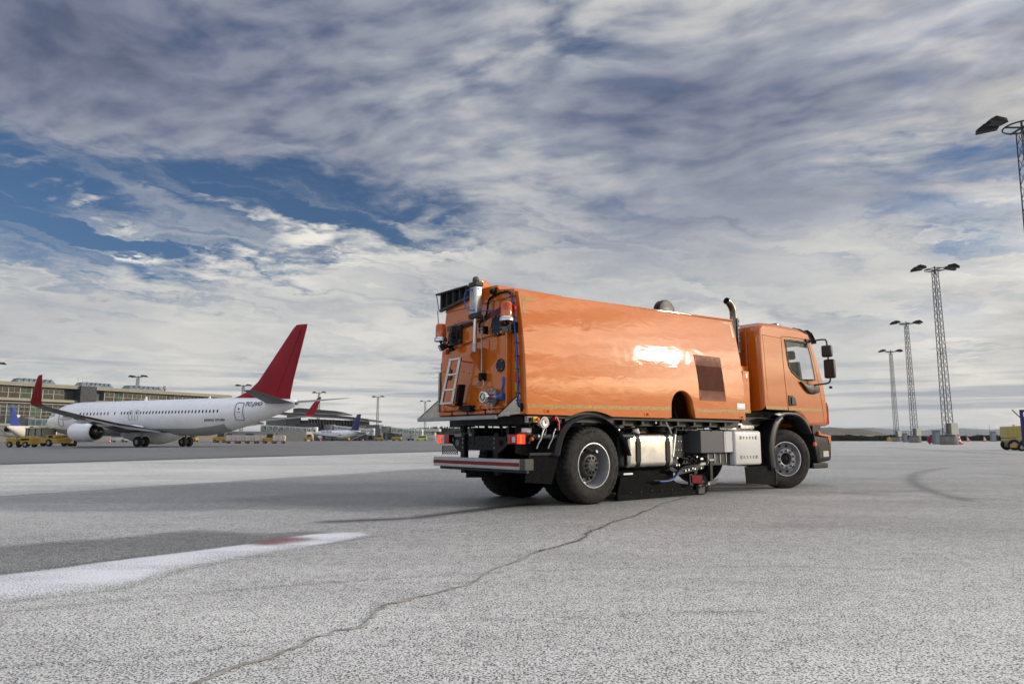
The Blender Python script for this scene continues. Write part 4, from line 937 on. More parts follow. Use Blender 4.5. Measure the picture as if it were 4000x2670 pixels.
    for k in range(12):
        x = rr.uniform(.8, 3.6); b.tube(smoothpath([(x, .5, 1.12), (x + rr.uniform(-.2, .2), .4, 1.05), (x + rr.uniform(-.4, .4), .35, 1.0 + rr.uniform(-.1, .08)), (x + rr.uniform(-.5, .5), .55, .9)], 5), rr.uniform(.006, .016), 8)
    b.build("chassis_equipment", BLM, T, smooth=40)
    b = MB()
    for k in range(16):
        x = rr.uniform(.6, 4.1); b.cyl((x, .28, rr.uniform(.98, 1.15)), (x, .262, rr.uniform(.98, 1.15)), .010, seg=8)
    b.bb(.62, .80, .30, .34, 1.09, 1.14); b.bb(2.05, 2.2, .32, .36, 1.06, 1.12); b.bb(2.3, 2.8, .34, .35, 1.035, 1.045); b.cyl((2.3, .36, 1.06), (2.75, .36, 1.06), .008, seg=8); b.bb(1.44, 1.47, .1, .13, 1.13, 1.215)
    pieces(b, "bright_fitting", STL, T)
    MB().bb(.56, .86, .26, .30, 1.055, 1.16).build("type_plate", mat("plate_khaki", (.22, .21, .16), .5), T)
    l = MB().bb(.80, .895, .252, .258, 1.065, 1.14).build("rating_label", WHT, T)
    b = MB()
    for k in range(4): b.bb(.815, .88, .249, .2515, 1.077 + .014 * k, 1.081 + .014 * k)
    b.build("label_lines", BLK, l)
    MB().prism([(1.055, 1.065), (1.145, 1.065), (1.10, 1.14)], .25, .262, 'y').build("warning_triangle", mat("safety_yellow", (.75, .45, .03), .4), T)
    MB().tube(smoothpath([(1.66, .08, 1.16), (1.66, .06, 1.11), (1.70, .05, 1.06), (1.74, .04, .97)], 6), .014, 8).build("hose_hook", mat("hook_grey", (.35, .35, .33), .5), T, smooth=40)
    # corrugated suction hose up into the hopper cutout
    pts = smoothpath([(1.78, .42, .55), (1.76, .36, .85), (1.74, .34, 1.15), (1.76, .36, 1.5), (1.85, .45, 1.75)], 12); rs = [.15 + .010 * (1 if i % 2 else -1) for i in range(len(pts))]
    MB().tube(pts, rs, 22).build("suction_hose", mat("hose_black", (.016, .015, .015), .42), T, smooth=20)
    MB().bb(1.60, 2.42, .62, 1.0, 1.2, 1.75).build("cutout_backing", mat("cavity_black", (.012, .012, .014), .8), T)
    b = MB(); b.bb(2.0, 2.25, .35, .5, 1.28, 1.36); b.cyl((2.0, .3, 1.50), (2.0, .5, 1.50), .05, seg=10); b.cyl((2.16, .25, 1.2), (2.14, .35, 1.6), .02, seg=8); b.build("fan_mount", BLM, T)
    # lift cylinder to the suction nozzle
    MB().cyl((1.62 + .30, .12, 1.0), (1.62 + .14, .06, .62), .032, seg=14).build("nozzle_cylinder", mat("cyl_grey", (.38, .38, .38), .35, metal=.4), T, smooth=40)
    MB().cyl((1.94, .12, 1.06), (1.90, .12, .97), .040, seg=14).build("cylinder_eye", BLM, T, smooth=40)
    MB().bb(2.02, 2.32, .25, .34, .50, .95).build("bracket_plate", BLM, T)
    b = MB()
    for z in (.86, .72):
        for k in range(3): b.cyl((2.09 + .07 * k, .249, z), (2.09 + .07 * k, .24, z), .010, seg=8)
    pieces(b, "plate_bolt", STL, T)
build_under()

def build_nozzle():
    # suction nozzle trailing under the chassis: dark shield, skirt, linkage, support wheel and red plate
    N = thing("suction_nozzle", None, None, (0, 0, 0)); N.parent = T
    sh = mat("nozzle_black", (.003, .0033, .004), .6, spec=.04)
    MB().prism([(.60, .04), (.70, .33), (1.1, .40), (1.72, .36), (1.98, .22), (2.24, .17), (2.56, .13), (2.56, .02), (.60, .02)], .16, .20, 'y').build("side_shield", sh, N, bevel=.006)
    MB().bb(.6, 2.0, .22, TW - .3, .12, .47).build("nozzle_body", sh, N, bevel=.03)
    MB().bb(.6, 2.50, .13, .16, .015, .085).build("rubber_skirt", RUB, N)
    MB().bb(2.46, 2.62, .10, .20, .02, .165).build("shield_end", mat("end_grey", (.07, .07, .075), .45), N, bevel=.004)
    b = MB()
    for k in range(7): b.cyl((.9 + .24 * k, .16, .115), (.9 + .24 * k, .150, .115), .010, seg=8)
    for x, z in ((2.49, .12), (2.56, .12), (2.49, .13), (2.56, .145)): b.cyl((x, .1, z), (x, .088, z), .011, seg=8)
    pieces(b, "shield_bolt", mat("dull_bolt", (.05, .05, .05), .5), N)
    # parallelogram arms
    b = MB(); b.bar((1.95, .12, .37), (2.62, .12, .455), .035, .075); b.bar((1.98, .30, .50), (2.62, .30, .53), .05, .05); b.bar((1.78, .14, .44), (2.0, .12, .36), .04, .05); b.build("link_arm", mat("arm_dark", (.06, .06, .06), .35, dirt=.3), N, bevel=.006)
    MB().bb(2.50, 2.66, .095, .105, .475, .515).build("arm_label", mat("label_cream", (.42, .40, .30), .5), N)
    MB().bb(2.52, 2.60, .22, .26, .29, .56).build("upright_post", BLM, N, bevel=.004)
    p = MB().bb(2.78, 2.85, .10, .16, .20, .56).build("front_post", BLM, N, bevel=.004)
    MB().cyl((2.82, .13, .30), (2.82, .13, .20), .028, seg=12).build("post_sleeve", mat("sleeve_brown", (.09, .07, .05), .4, metal=.6), N, smooth=40)
    MB().bb(2.76, 2.88, .09, .17, .54, .565).build("post_cap", mat("label_cream", (.42, .40, .30), .5), N)
    MB().prism([(2.58, .135), (2.86, .165), (2.95, .25), (2.66, .205)], .06, .085, 'y').build("guide_plate", mat("guide_grey", (.09, .09, .095), .4), N, bevel=.004)
    MB().cyl((2.66, .06, .175), (2.66, .045, .175), .022, seg=10).build("guide_bolt", STL, N)
    MB().prism([(2.25, .20), (2.52, .185), (2.50, .315), (2.24, .325)], .06, .08, 'y').build("red_plate", mat("plate_red", (.15, .006, .012), .5, spec=.08), N, bevel=.004)
    MB().bb(2.20, 2.29, .075, .11, .17, .34).build("plate_mount", BLM, N, bevel=.003)
    MB().lathe([(.06, .0), (.125, .0), (.155, .02), (.16, .05), (.155, .08), (.125, .10), (.06, .10)], (2.62, .13, .165), 'y', 28).build("support_wheel", RUB, N, smooth=30)
    b = MB()
    for i in range(26):
        a = 2 * math.pi * i / 26; b.box((2.62 + .160 * math.cos(a), .18, .165 + .160 * math.sin(a)), (.012, .085, .018), Matrix.Rotation(-a, 3, 'Y'))
    b.build("wheel_tread", RUB, N)
    MB().cyl((2.62, .125, .165), (2.62, .24, .165), .06, seg=16).build("wheel_hub", GRYD, N, smooth=40)
    hp = smoothpath([(1.35, .10, .27), (1.62, .08, .265), (1.80, .08, .30), (1.93, .08, .39), (2.10, .08, .46), (2.4, .08, .48), (2.55, .09, .53)], 8)
    MB().tube(hp, .014, 8).build("hydraulic_hose", BLK, N, smooth=50)
    MB().tube([v + Vector((0, -.018, -.012)) for v in hp[4:26]], .010, 8).build("blue_hose", BLU, N, smooth=50)
    b = MB(); rr = random.Random(21)
    for k in range(7):
        x = 2.1 + .08 * k; b.tube(smoothpath([(x, .15, .50), (x + .06, .12, .60 + rr.uniform(-.03, .05)), (x + .16, .14, .56), (x + .22, .15, .49)], 6), rr.uniform(.007, .013), 8)
    b.bb(2.12, 2.30, .14, .3, .50, .60); b.build("hose_bundle", BLK, N, smooth=50)
    b = MB()
    for x, z in ((1.92, .60), (1.96, .49), (1.90, .49), (2.42, .61), (2.36, .42), (2.12, .40), (2.2, .41), (2.3, .43), (2.52, .43), (2.26, .22), (2.26, .30)): b.cyl((x, .12, z), (x, .08, z), .016, seg=8)
    b.bb(.70, .90, .10, .12, .375, .40); b.bb(2.55, 2.62, .11, .13, .56, .59); pieces(b, "bright_bolt", CHR, N, smooth=40)
    MB().prism([(1.86, .66), (1.96, .64), (2.02, .50), (1.86, .46)], .14, .17, 'y').build("pivot_plate", GRYD, N, bevel=.004)
    MB().lathe([(0, 0), (.20, 0), (.22, .05), (.22, .4), (0, .4)], (1.28, .3, .38), 'y', 24).build("side_brush", BLM, N, smooth=40)
build_nozzle()

def build_cab():
    y0, y1 = .045, TW - .045
    # side silhouette, counter-clockwise from the rear bottom corner
    prof = [(4.345, 1.40), (5.20, 1.385), (5.45, 1.375), (5.68, 1.29), (5.86, 1.12), (6.62, 1.145), (6.66, 1.35), (6.63, 1.75), (6.55, 2.05), (6.38, 2.45), (6.20, 2.80), (6.06, 2.97), (5.7, 3.02), (4.9, 3.03), (4.45, 3.01), (4.31, 2.93), (4.285, 2.70)]
    n = len(prof)
    def off(poly, d):
        out = []
        for i in range(len(poly)):
            p0, p, p2 = Vector(poly[i - 1]), Vector(poly[i]), Vector(poly[(i + 1) % len(poly)])
            a = (p - p0).normalized(); b = (p2 - p).normalized(); na = Vector((-a.y, a.x)); nb = Vector((-b.y, b.x)); m = (na + nb).normalized(); k = 1 / max(.45, m.dot(na))
            out.append(tuple(p + m * d * k))
        return out
    win = [(5.155, 2.76), (5.40, 2.775), (5.97, 2.775), (6.09, 2.50), (6.18, 2.18), (6.205, 2.025), (5.95, 2.01), (5.71, 2.00), (5.52, 2.06), (5.36, 2.14), (5.265, 2.24), (5.22, 2.40), (5.19, 2.58)]
    rr_ = .085
    def side(yf, sg, name="cab_side"):
        loops = []
        for k in range(6):
            a = math.pi / 2 * k / 5
            loops.append([(x, yf + sg * rr_ * (1 - math.sin(a)), z) for x, z in off(prof, rr_ * (1 - math.cos(a)))][:])
        # k=0: outermost silhouette at depth rr_, k=5: flat face edge
        return loops
    faceloop = off(prof, rr_)
    for yf, sg in ((y0, 1), (y1, -1)):
        bm = bmesh.new()
        ov = [bm.verts.new((x, yf, z)) for x, z in faceloop]; iv = [bm.verts.new((x, yf, z)) for x, z in win]
        es = [bm.edges.new((ov[i], ov[(i + 1) % len(ov)])) for i in range(len(ov))] + [bm.edges.new((iv[i], iv[(i + 1) % len(iv)])) for i in range(len(iv))]
        bmesh.ops.triangle_fill(bm, use_beauty=True, edges=es)
        for f in list(bm.faces):                        # drop triangles that fell inside the window
            c = f.calc_center_median()
            if inpoly(np.array([c.x]), np.array([c.z]), win)[0]: bm.faces.remove(f)
        me = bpy.data.meshes.new("cab_side"); bm.to_mesh(me); bm.free(); me.materials.append(ORC)
        o = bpy.data.objects.new("cab_side", me); COL.objects.link(o); o.parent = T
    # rounded shell joining both sides
    rows = []
    for k in range(5, -1, -1):
        a = math.pi / 2 * k / 5; l = off(prof, rr_ * (1 - math.cos(a))); rows.append([(x, y0 + rr_ * (1 - math.sin(a)), z) for x, z in l])
    for k in range(0, 6):
        a = math.pi / 2 * k / 5; l = off(prof, rr_ * (1 - math.cos(a))); rows.append([(x, y1 - rr_ * (1 - math.sin(a)), z) for x, z in l])
    wsh = (8, 9)                                       # windscreen strip between these profile points
    b = MB(); g_ = MB(); m = n
    vs = [p for r in rows for p in r]
    fs = []; gs = []
    for i in range(len(rows) - 1):
        for j in range(m):
            q = (i * m + j, i * m + (j + 1) % m, (i + 1) * m + (j + 1) % m, (i + 1) * m + j)
            if i == 5 and j in (7, 8, 9): gs.append(q)
            elif j in (0, 1): continue
            else: fs.append(q)
    b.add(vs, fs); b.build("cab_shell", ORC, T, smooth=50)
    glass = mat("cab_glass", (.80, .86, .84), .02, var=0, trans=1.0, alpha=.42)
    wg = MB().add(vs, gs); ws = wg.build("windscreen", mat("windscreen_glass", (.30, .38, .36), .02, var=0, alpha=.10), T)
    # side windows with rubber frames
    cg = mat("side_glass", (.30, .38, .36), .02, var=0, alpha=.12)
    for yf, sg in ((y0, 1), (y1, -1)):
        w = MB().add([(x, yf + sg * .012, z) for x, z in win], [tuple(range(len(win)))]).build("side_window", cg, T)
        fr = [(x, yf - sg * .004, z) for x, z in win]; cx, cz_ = 5.70, 2.38; rows = [[], [], []]
        inn = off(win[::-1], .030)[::-1]
        g2 = MB(); k = len(win); g2.add(fr + [(x, yf - sg * .004, z) for x, z in inn], [(i, (i + 1) % k, (i + 1) % k + k, i + k) for i in range(k)]); g2.build("window_seal", BLK, w, solid=.008)
    # blind strip and wiper/visor seen through the side window
    MB().prism([(5.17, 2.745), (5.98, 2.755), (6.02, 2.66), (5.55, 2.665), (5.19, 2.60)], y0 + .02, y0 + .035, 'y').build("window_header", BLK, T)
    # interior: floor, rear wall, seats, steering wheel, dash
    MB().bb(4.45, 6.1, .25, TW - .25, 1.45, 1.50).build("cab_floor", BLM, T)
    sc_ = mat("seat_grey", (.10, .115, .115), .8)
    for y in (.55, 1.50):
        dx = .92 if y < 1 else .0
        s = MB().bb(5.02 + dx, 5.50 + dx, y - .22, y + .22, 1.80, 1.95).build("seat", sc_, T, bevel=.04)
        M = Matrix.Translation((5.02 + dx - (.0 if y < 1 else 0), y, 2.16)) @ Matrix.Rotation(R(-10), 4, 'Y')
        MB().bb(.0 + .24, .36, -.20, .20, -.28, .22).xf(M).build("seat_back", sc_, s, bevel=.04, seg=3)
        MB().bb(.27, .35, -.13, .13, .27, .45).xf(M).build("headrest", sc_, s, bevel=.04, seg=3)
    MB().tube([(5.93 + .10 * math.cos(2 * math.pi * i / 24) * .5, 1.5 + .2 * math.sin(2 * math.pi * i / 24), 2.14 + .19 * math.cos(2 * math.pi * i / 24)) for i in range(24)], .014, 8, closed=True).build("steering_wheel", BLK, T, smooth=50)
    MB().prism([(6.35, 1.5), (6.55, 1.5), (6.50, 1.95), (6.42, 2.0), (6.35, 1.9)], .2, TW - .2, 'y').build("dashboard", mat("dash_grey", (.06, .065, .07), .7), T)
    # panel gaps: door outline, rear side panel, roof seam
    gap = mat("panel_gap", (.012, .006, .004), .8)
    def seam(pts, w=.005, name="panel_gap", m=gap, dy=-.0025):
        pts = [Vector((x, y0 + dy, z)) for x, z in pts]; L_, R_ = [], []
        for i, p in enumerate(pts):
            t = (pts[min(i + 1, len(pts) - 1)] - pts[max(i - 1, 0)]).normalized(); nn = Vector((-t.z, 0, t.x)); L_.append(p + nn * w); R_.append(p - nn * w)
        return MB().grid([L_, R_]).build(name, m, T)
    sp_ = lambda p: [(v.x, v.z) for v in smoothpath([(a, 0, c) for a, c in p], 6)]
    seam([(5.045, 2.80), (5.07, 2.4), (5.11, 1.95), (5.165, 1.40)]); seam([(5.045, 2.80), (5.30, 2.815), (5.90, 2.82), (6.02, 2.79)])
    seam([(4.40, 2.775), (5.045, 2.765)], .003); seam([(4.42, 2.775), (4.45, 2.5), (4.47, 2.1), (4.49, 1.75)], .003)
    seam(sp_([(4.49, 1.75), (4.51, 1.60), (4.62, 1.545), (4.80, 1.53), (5.13, 1.54)]), .006, "pressed_crease", DRO)  # crease shade painted as a flat darker orange strip
    seam([(6.02, 2.79), (6.20, 2.42), (6.33, 2.0), (6.43, 1.55), (6.47, 1.2)], .004)
    MB().add([(4.46, y0 - .004, 2.73), (4.53, y0 - .004, 2.73), (4.60, y0 - .004, 2.0), (4.56, y0 - .004, 1.9)], [(0, 1, 2, 3)])
    # stripe along the cab's lower edge
    MB().bb(4.43, 5.155, y0 - .004, y0 - .001, 1.425, 1.485).build("reflective_tape", TAPY, T); MB().bb(5.18, 6.42, y0 - .004, y0 - .001, 1.42, 1.478).build("reflective_tape", TAPY, T)
    # door handle recess
    h = MB().prism([(5.19, 1.70), (5.33, 1.70), (5.42, 1.66), (5.47, 1.52), (5.19, 1.505)], y0 - .012, y0 + .01, 'y').build("door_handle", BLK, T, bevel=.008)
    MB().bb(5.27, 5.37, y0 - .028, y0 - .013, 1.53, 1.67).build("handle_grip", GRYD, h, bevel=.008)
    # mirror pod under the window, mirror arms and mirrors
    MB().prism([(5.60, 1.985), (5.85, 1.94), (6.22, 1.945), (6.31, 1.90), (6.27, 1.79), (6.10, 1.755), (5.93, 1.765), (5.80, 1.83)], y0 - .05, y0 + .01, 'y').build("mirror_pod", FND, T, bevel=.02, seg=3, smooth=50)
    MB().tube(smoothpath([(6.05, y0 - .02, 1.93), (6.20, y0 - .12, 1.95), (6.32, y0 - .22, 1.98), (6.35, y0 - .24, 2.06)], 6), .016, 10).build("mirror_arm", BLK, T, smooth=50)
    MB().tube(smoothpath([(5.98, y0 - .0, 2.80), (6.08, y0 - .10, 2.80), (6.20, y0 - .2, 2.82), (6.26, y0 - .25, 2.78), (6.27, y0 - .26, 2.45), (6.30, y0 - .26, 2.10)], 8), .015, 10).build("mirror_arm", BLK, T, smooth=50)
    MB().bb(5.90, 6.10, y0 - .03, y0 + .02, 2.765, 2.83).build("arm_mount", BLK, T, bevel=.015)
    def mirror(cx, cy, cz_, w, h_, name):
        M = Matrix.Translation((cx, cy, cz_)) @ Matrix.Rotation(R(8), 4, 'Z')
        o = MB().bb(-.045, .075, -w, w, -h_, h_).xf(M).build(name, FND, T, bevel=.035, seg=4, smooth=50)
        MB().bb(-.050, -.046, -w + .02, w - .02, -h_ + .02, h_ - .02).xf(M).build("mirror_face", GLS, o, bevel=.0015)
    mirror(6.20, -.23, 2.585, .095, .115, "wide_angle_mirror"); mirror(6.26, -.235, 2.245, .10, .185, "main_mirror")
    MB().lathe([(0, .0), (.03, .01), (.035, .04), (.0, .06)], (6.33, -.2, 1.86), 'z', 14).build("washer_nozzle", GLS, T, smooth=50)
    # sun visor over the windscreen, light bar on the roof
    rows = []
    for i in range(9):
        t = i / 8; y = y0 + .0 + (y1 - y0) * t; bul = .10 * math.sin(math.pi * t) ** .6
        rows.append([(6.03 + bul, y, 3.02), (6.20 + bul, y, 2.98), (6.33 + bul, y, 2.84), (6.36 + bul, y, 2.78)])
    MB().grid(rows).build("sun_visor", mat("smoked_visor", (.02, .02, .024), .12, coat=.8), T, smooth=60, solid=.012)
    MB().tube([(5.60, y0 + .06, 3.015), (5.82, y0 + .04, 3.01), (6.02, y0 + .03, 2.96), (6.16, y0 + .02, 2.84)], .016, 8).build("visor_edge", BLK, T, smooth=50)
    lb = MB().bb(5.66, 5.86, .48, 1.62, 3.10, 3.185).build("light_bar", mat("light_bar_lens", (.30, .33, .42), .12, coat=.8, var=.3, vscale=30), T, bevel=.03, seg=3, smooth=50)
    MB().bb(5.67, 5.85, .50, 1.60, 3.075, 3.102).build("light_bar_base", BLK, lb, bevel=.008)
    b = MB()
    for k in range(22): b.bb(5.655, 5.662, .50 + .05 * k, .52 + .05 * k, 3.115, 3.165)
    b.build("light_bar_ribs", mat("rib_blue_grey", (.08, .09, .14), .3), lb)
    MB().bb(5.70, 5.82, .9, 1.2, 3.0, 3.08).build("light_bar_foot", BLK, lb)
    # pressed ribs on the cab's back wall
    b = MB()
    for z in (1.62, 2.02, 2.50):
        b.bb(4.262, 4.287, .30, 1.8, z, z + .03)
    b.bb(4.262, 4.287, .28, .31, 1.45, 2.85); b.build("back_wall_pressing", ORC, T, bevel=.01)
    # exhaust stack with heat shield
    ex = smoothpath([(4.10, .42, 1.3), (4.10, .42, 2.9), (4.10, .42, 3.16), (4.075, .42, 3.28), (3.98, .42, 3.375), (3.90, .42, 3.40)], 6)
    e = MB().tube(ex, .064, 20, caps=False).build("exhaust_stack", mat("exhaust_steel", (.22, .20, .18), .28, metal=1, var=.25), T, smooth=50, solid=.006)
    MB().lathe([(0, 0), (.058, 0)], (3.93, .42, 3.392), 'x', 20).build("exhaust_mouth", mat("mouth_black", (.004, .004, .004), 1), e)  # flat black disc across the pipe's mouth
    sh = MB().grid([[(4.10 + .10 * math.cos(R(a)), .42 + .10 * math.sin(R(a)), z) for z in (2.30, 3.10)] for a in range(-100, 23, 10)]).build("heat_shield", mat("shield_aluminium", (.50, .50, .48), .5, metal=.6), e, smooth=40, solid=.004)
    b = MB()
    for k in range(9):
        for i in range(4):
            a = R(-85 + 30 * i); c, s = math.cos(a), math.sin(a); z = 2.36 + .080 * k; M = Matrix.Translation((4.10 + .1035 * c, .42 + .1035 * s, z)) @ Matrix.Rotation(a, 4, 'Z')
            b.add([M @ Vector(p) for p in ((0, -.010, 0), (0, .010, 0), (0, .010, .055), (0, -.010, .055))], [(0, 1, 2, 3)])
    b.build("shield_slots", mat("hole_black", (.004, .004, .004), .9), sh)
    # round air intake drum on the roof
    d = MB().cyl((2.38, .56, 3.04), (2.38, .70, 3.04), .21, seg=40).build("air_intake_drum", mat("drum_black", (.007, .008, .008), .45, spec=.3), T, bevel=.012, smooth=40)
    MB().cyl((2.38, .62, 3.04), (2.38, .63, 3.04), .214, seg=40).build("drum_band", BLM, d, smooth=40)
    MB().bb(2.22, 2.60, .54, .76, 2.86, 2.95).build("drum_base", BLK, d, bevel=.01)
    # work lamp and small box between hopper and cab
    MB().lathe([(0, -.05), (.05, -.04), (.06, 0), (.05, .05), (0, .06)], (3.80, .18, 2.42), 'x', 18).build("side_work_lamp", BLK, T, smooth=50)
    # front wheel arch: cab fender, rear mudguard, flap
    def band(ins, outs, name, m, ya, yb, bulge=.02, par=T):
        I = smoothpath([(a, 0, c) for a, c in ins], 5); O = smoothpath([(a, 0, c) for a, c in outs], 5); rows = []
        for p, q in zip(I, O):
            rows.append([(p.x, yb, p.z), (p.x, ya + .01, p.z), (p.lerp(q, .2).x, ya - bulge * .7, p.lerp(q, .2).z), (p.lerp(q, .6).x, ya - bulge, p.lerp(q, .6).z), (q.x, ya, q.z), (q.x, ya + .06, q.z)])
        return MB().grid(rows).build(name, m, par, smooth=60, solid=.006)
    band([(4.93, 1.27), (5.02, 1.315), (5.18, 1.325), (5.34, 1.315), (5.52, 1.275), (5.66, 1.19), (5.77, 1.09), (5.86, .98)], [(4.62, 1.34), (4.92, 1.385), (5.18, 1.392), (5.40, 1.385), (5.58, 1.335), (5.74, 1.245), (5.86, 1.13), (5.925, 1.0)], "front_fender", FND, .02, .30)
    band([(4.60, .36), (4.565, .60), (4.59, .80), (4.66, 1.0), (4.78, 1.16), (4.90, 1.25)], [(4.44, .36), (4.40, .60), (4.42, .83), (4.50, 1.04), (4.64, 1.22), (4.80, 1.315)], "rear_mudguard", FND, .0, .42, .03)
    MB().prism([(4.02, 1.27), (4.70, 1.27), (4.5, 1.0), (4.44, .40), (4.18, .40), (4.10, 1.0)], .30, .33, 'y').build("arch_liner", BLM, T)
    MB().bb(4.0, 5.9, .34, .60, 1.20, 1.36).build("arch_roof", BLM, T)
    f = MB().add([(3.76, .09, .42), (4.60, .03, .42), (4.64, .03, .075), (3.79, .09, .13)], [(0, 1, 2, 3)]).build("mud_flap", RUB, T, solid=.014)
    b = MB()
    for k in range(14): b.bb(4.605, 4.625, .012, .018, .10 + .022 * k, .112 + .022 * k)
    b.build("flap_edge", GRYD, f)
    # corner lamp strip, bumper, headlamp, side repeater
    MB().prism([(6.62, 1.16), (6.70, 1.20), (6.71, 1.55), (6.66, 1.62)], y0 + .02, y0 + .10, 'y').build("corner_deflector", ORC, T, bevel=.01)
    MB().prism([(6.655, 1.17), (6.69, 1.2), (6.695, 1.5), (6.665, 1.55)], y0 + .012, y0 + .0195, 'y').build("deflector_strip", REDL, T)
    bp = MB().prism([(6.02, 1.03), (6.10, .95), (6.62, .93), (6.68, .80), (6.66, .52), (6.60, .47), (6.12, .43), (6.04, .70)], y0 - .01, y1 + .01, 'y').build("front_bumper", mat("bumper_black", (.014, .014, .014), .5, spec=.12, bump=.15, bscale=200, bdist=.001), T, bevel=.03, seg=3, smooth=45)
    MB().prism([(6.20, 1.04), (6.26, 1.05), (6.28, 1.0), (6.56, .97), (6.67, .95), (6.66, .80), (6.60, .79), (6.54, .93), (6.20, .965)], y0 - .02, y0 + .10, 'y').build("headlamp_surround", ORC, T, bevel=.008)
    MB().bb(6.05, 6.35, y0 + .02, .8, 1.0, 1.16).build("bumper_bracket", BLM, T)
    MB().bb(6.18, 6.60, y0 - .016, y0 - .011, .52, .76).build("bumper_recess", BLK, bp, bevel=.002)
    MB().bb(6.33, 6.53, y0 - .021, y0 - .0165, .55, .64).build("bumper_label", mat("label_grey", (.40, .42, .45), .5), bp)
    MB().bb(6.33, 6.53, y0 - .021, y0 - .0165, .642, .66).build("label_top", mat("safety_yellow", (.75, .45, .03), .4), bp)
    MB().lathe([(0, -.045), (.03, -.042), (.045, -.02), (.048, .0)], (6.03, y0 + .0, .79), 'y', 18).build("side_repeater", AMB, T, smooth=50)
    MB().bb(5.99, 6.56, .06, TW - .06, .33, .43).build("front_underrun", BLK, T, bevel=.02)
    MB().bb(6.65, 6.70, .3, TW - .3, .9, 1.9).build("radiator_grille", BLK, T, bevel=.02)
    MB().bb(6.55, 6.675, .05, .40, .80, .95).build("headlamp", WHL, T, bevel=.02)
    # cab underside dark box so no light leaks through
    MB().bb(4.40, 5.80, .35, TW - .35, 1.18, 1.40).build("cab_light_block", BLM, T)
build_cab()

# ------------------------------------------------------------------ aircraft (local axes: X forward with the nose at 0, Y to port, Z up)
WHP = mat("white_aircraft_paint", (.88, .88, .90), .28, var=.02, vscale=.4, coat=.3)
GRB = mat("grey_belly_shade", (.36, .37, .39), .35, var=.04, vscale=.5)
WGY = mat("wing_grey", (.17, .175, .18), .4, var=.06, vscale=.6)
REDP = mat("red_tail_paint", (.30, .003, .014), .45, var=.12, vscale=.35, spec=.2)
DKB = mat("navy_tail_paint", (.018, .018, .11), .35, var=.08, vscale=.5, coat=.2)
BRB = mat("blue_tail_paint", (.020, .045, .30), .35, var=.08, vscale=.5, coat=.2)
WPN = mat("cabin_window", (.05, .06, .09), .15, var=.2)
LIN = mat("panel_line_grey", (.22, .22, .25), .5)
TYR = mat("aircraft_tyre", (.014, .014, .014), .75)
STRM = mat("landing_gear_grey", (.30, .30, .30), .4)
ENG = mat("engine_metal", (.16, .13, .10), .35, metal=.8, var=.3, vscale=3)
DRK = mat("intake_dark", (.01, .01, .012), .6)

def airfoil(le, ch, y, z, th, vert=False, tw=0.0):
    pts = []
    for u, t in ((0, 0), (.03, .35), (.12, .75), (.3, 1), (.6, .78), (.85, .32), (1, .03)): pts.append((le - ch * u, t * th / 2))
    low = [(x, -t * .8) for x, t in pts[::-1][:-1]]
    sec = pts + low
    return [(x, y + t, z) if vert else (x, y, z + t - tw * (le - x)) for x, t in sec]
def loft(secs, caps=True):
    b = MB(); n = len(secs[0]); vs = [p for s in secs for p in s]
    fs = [(i * n + k, i * n + (k + 1) % n, (i + 1) * n + (k + 1) % n, (i + 1) * n + k) for i in range(len(secs) - 1) for k in range(n)]
    if caps: fs += [tuple(range(n)), tuple(range((len(secs) - 1) * n, len(secs) * n))[::-1]]
    return b.add(vs, fs)
def flip(secs): return [[(x, -y, z) for x, y, z in s] for s in secs]

def fuselage_fn(st):
    """st: (x, centre z, half width, half height) -> interpolating function"""
    xs = [s[0] for s in st][::-1]
    def f(x): return [float(np.interp(x, xs, [s[k] for s in st][::-1])) for k in (1, 2, 3)]
    return f
def wheel_set(root, x, y, zc, w, gap, name="landing_gear", strut_top=1.9):
    g = MB().cyl((x, y, zc), (x + .1, y, strut_top), .11, seg=12); g.cyl((x, y - gap, zc), (x, y + gap, zc), .07, seg=10); g.bar((x + .1, y, strut_top * .6), (x + .7, y * .75, strut_top), .09)
    o = g.build(name, STRM, root, smooth=40)
    for s in (-1, 1):
        t = MB().lathe([(.45 * zc, -w), (.9 * zc, -w), (.99 * zc, -w * .6), (zc, 0), (.99 * zc, w * .6), (.9 * zc, w), (.45 * zc, w)], (x, y + s * gap, zc), 'y', 28).build("gear_tyre", TYR, o, smooth=35)
        MB().lathe([(0, -w * .8), (.45 * zc, -w * .9), (.45 * zc, w * .9), (0, w * .8)], (x, y + s * gap, zc), 'y', 18).build("gear_rim", STRM, o, smooth=35)
    return o

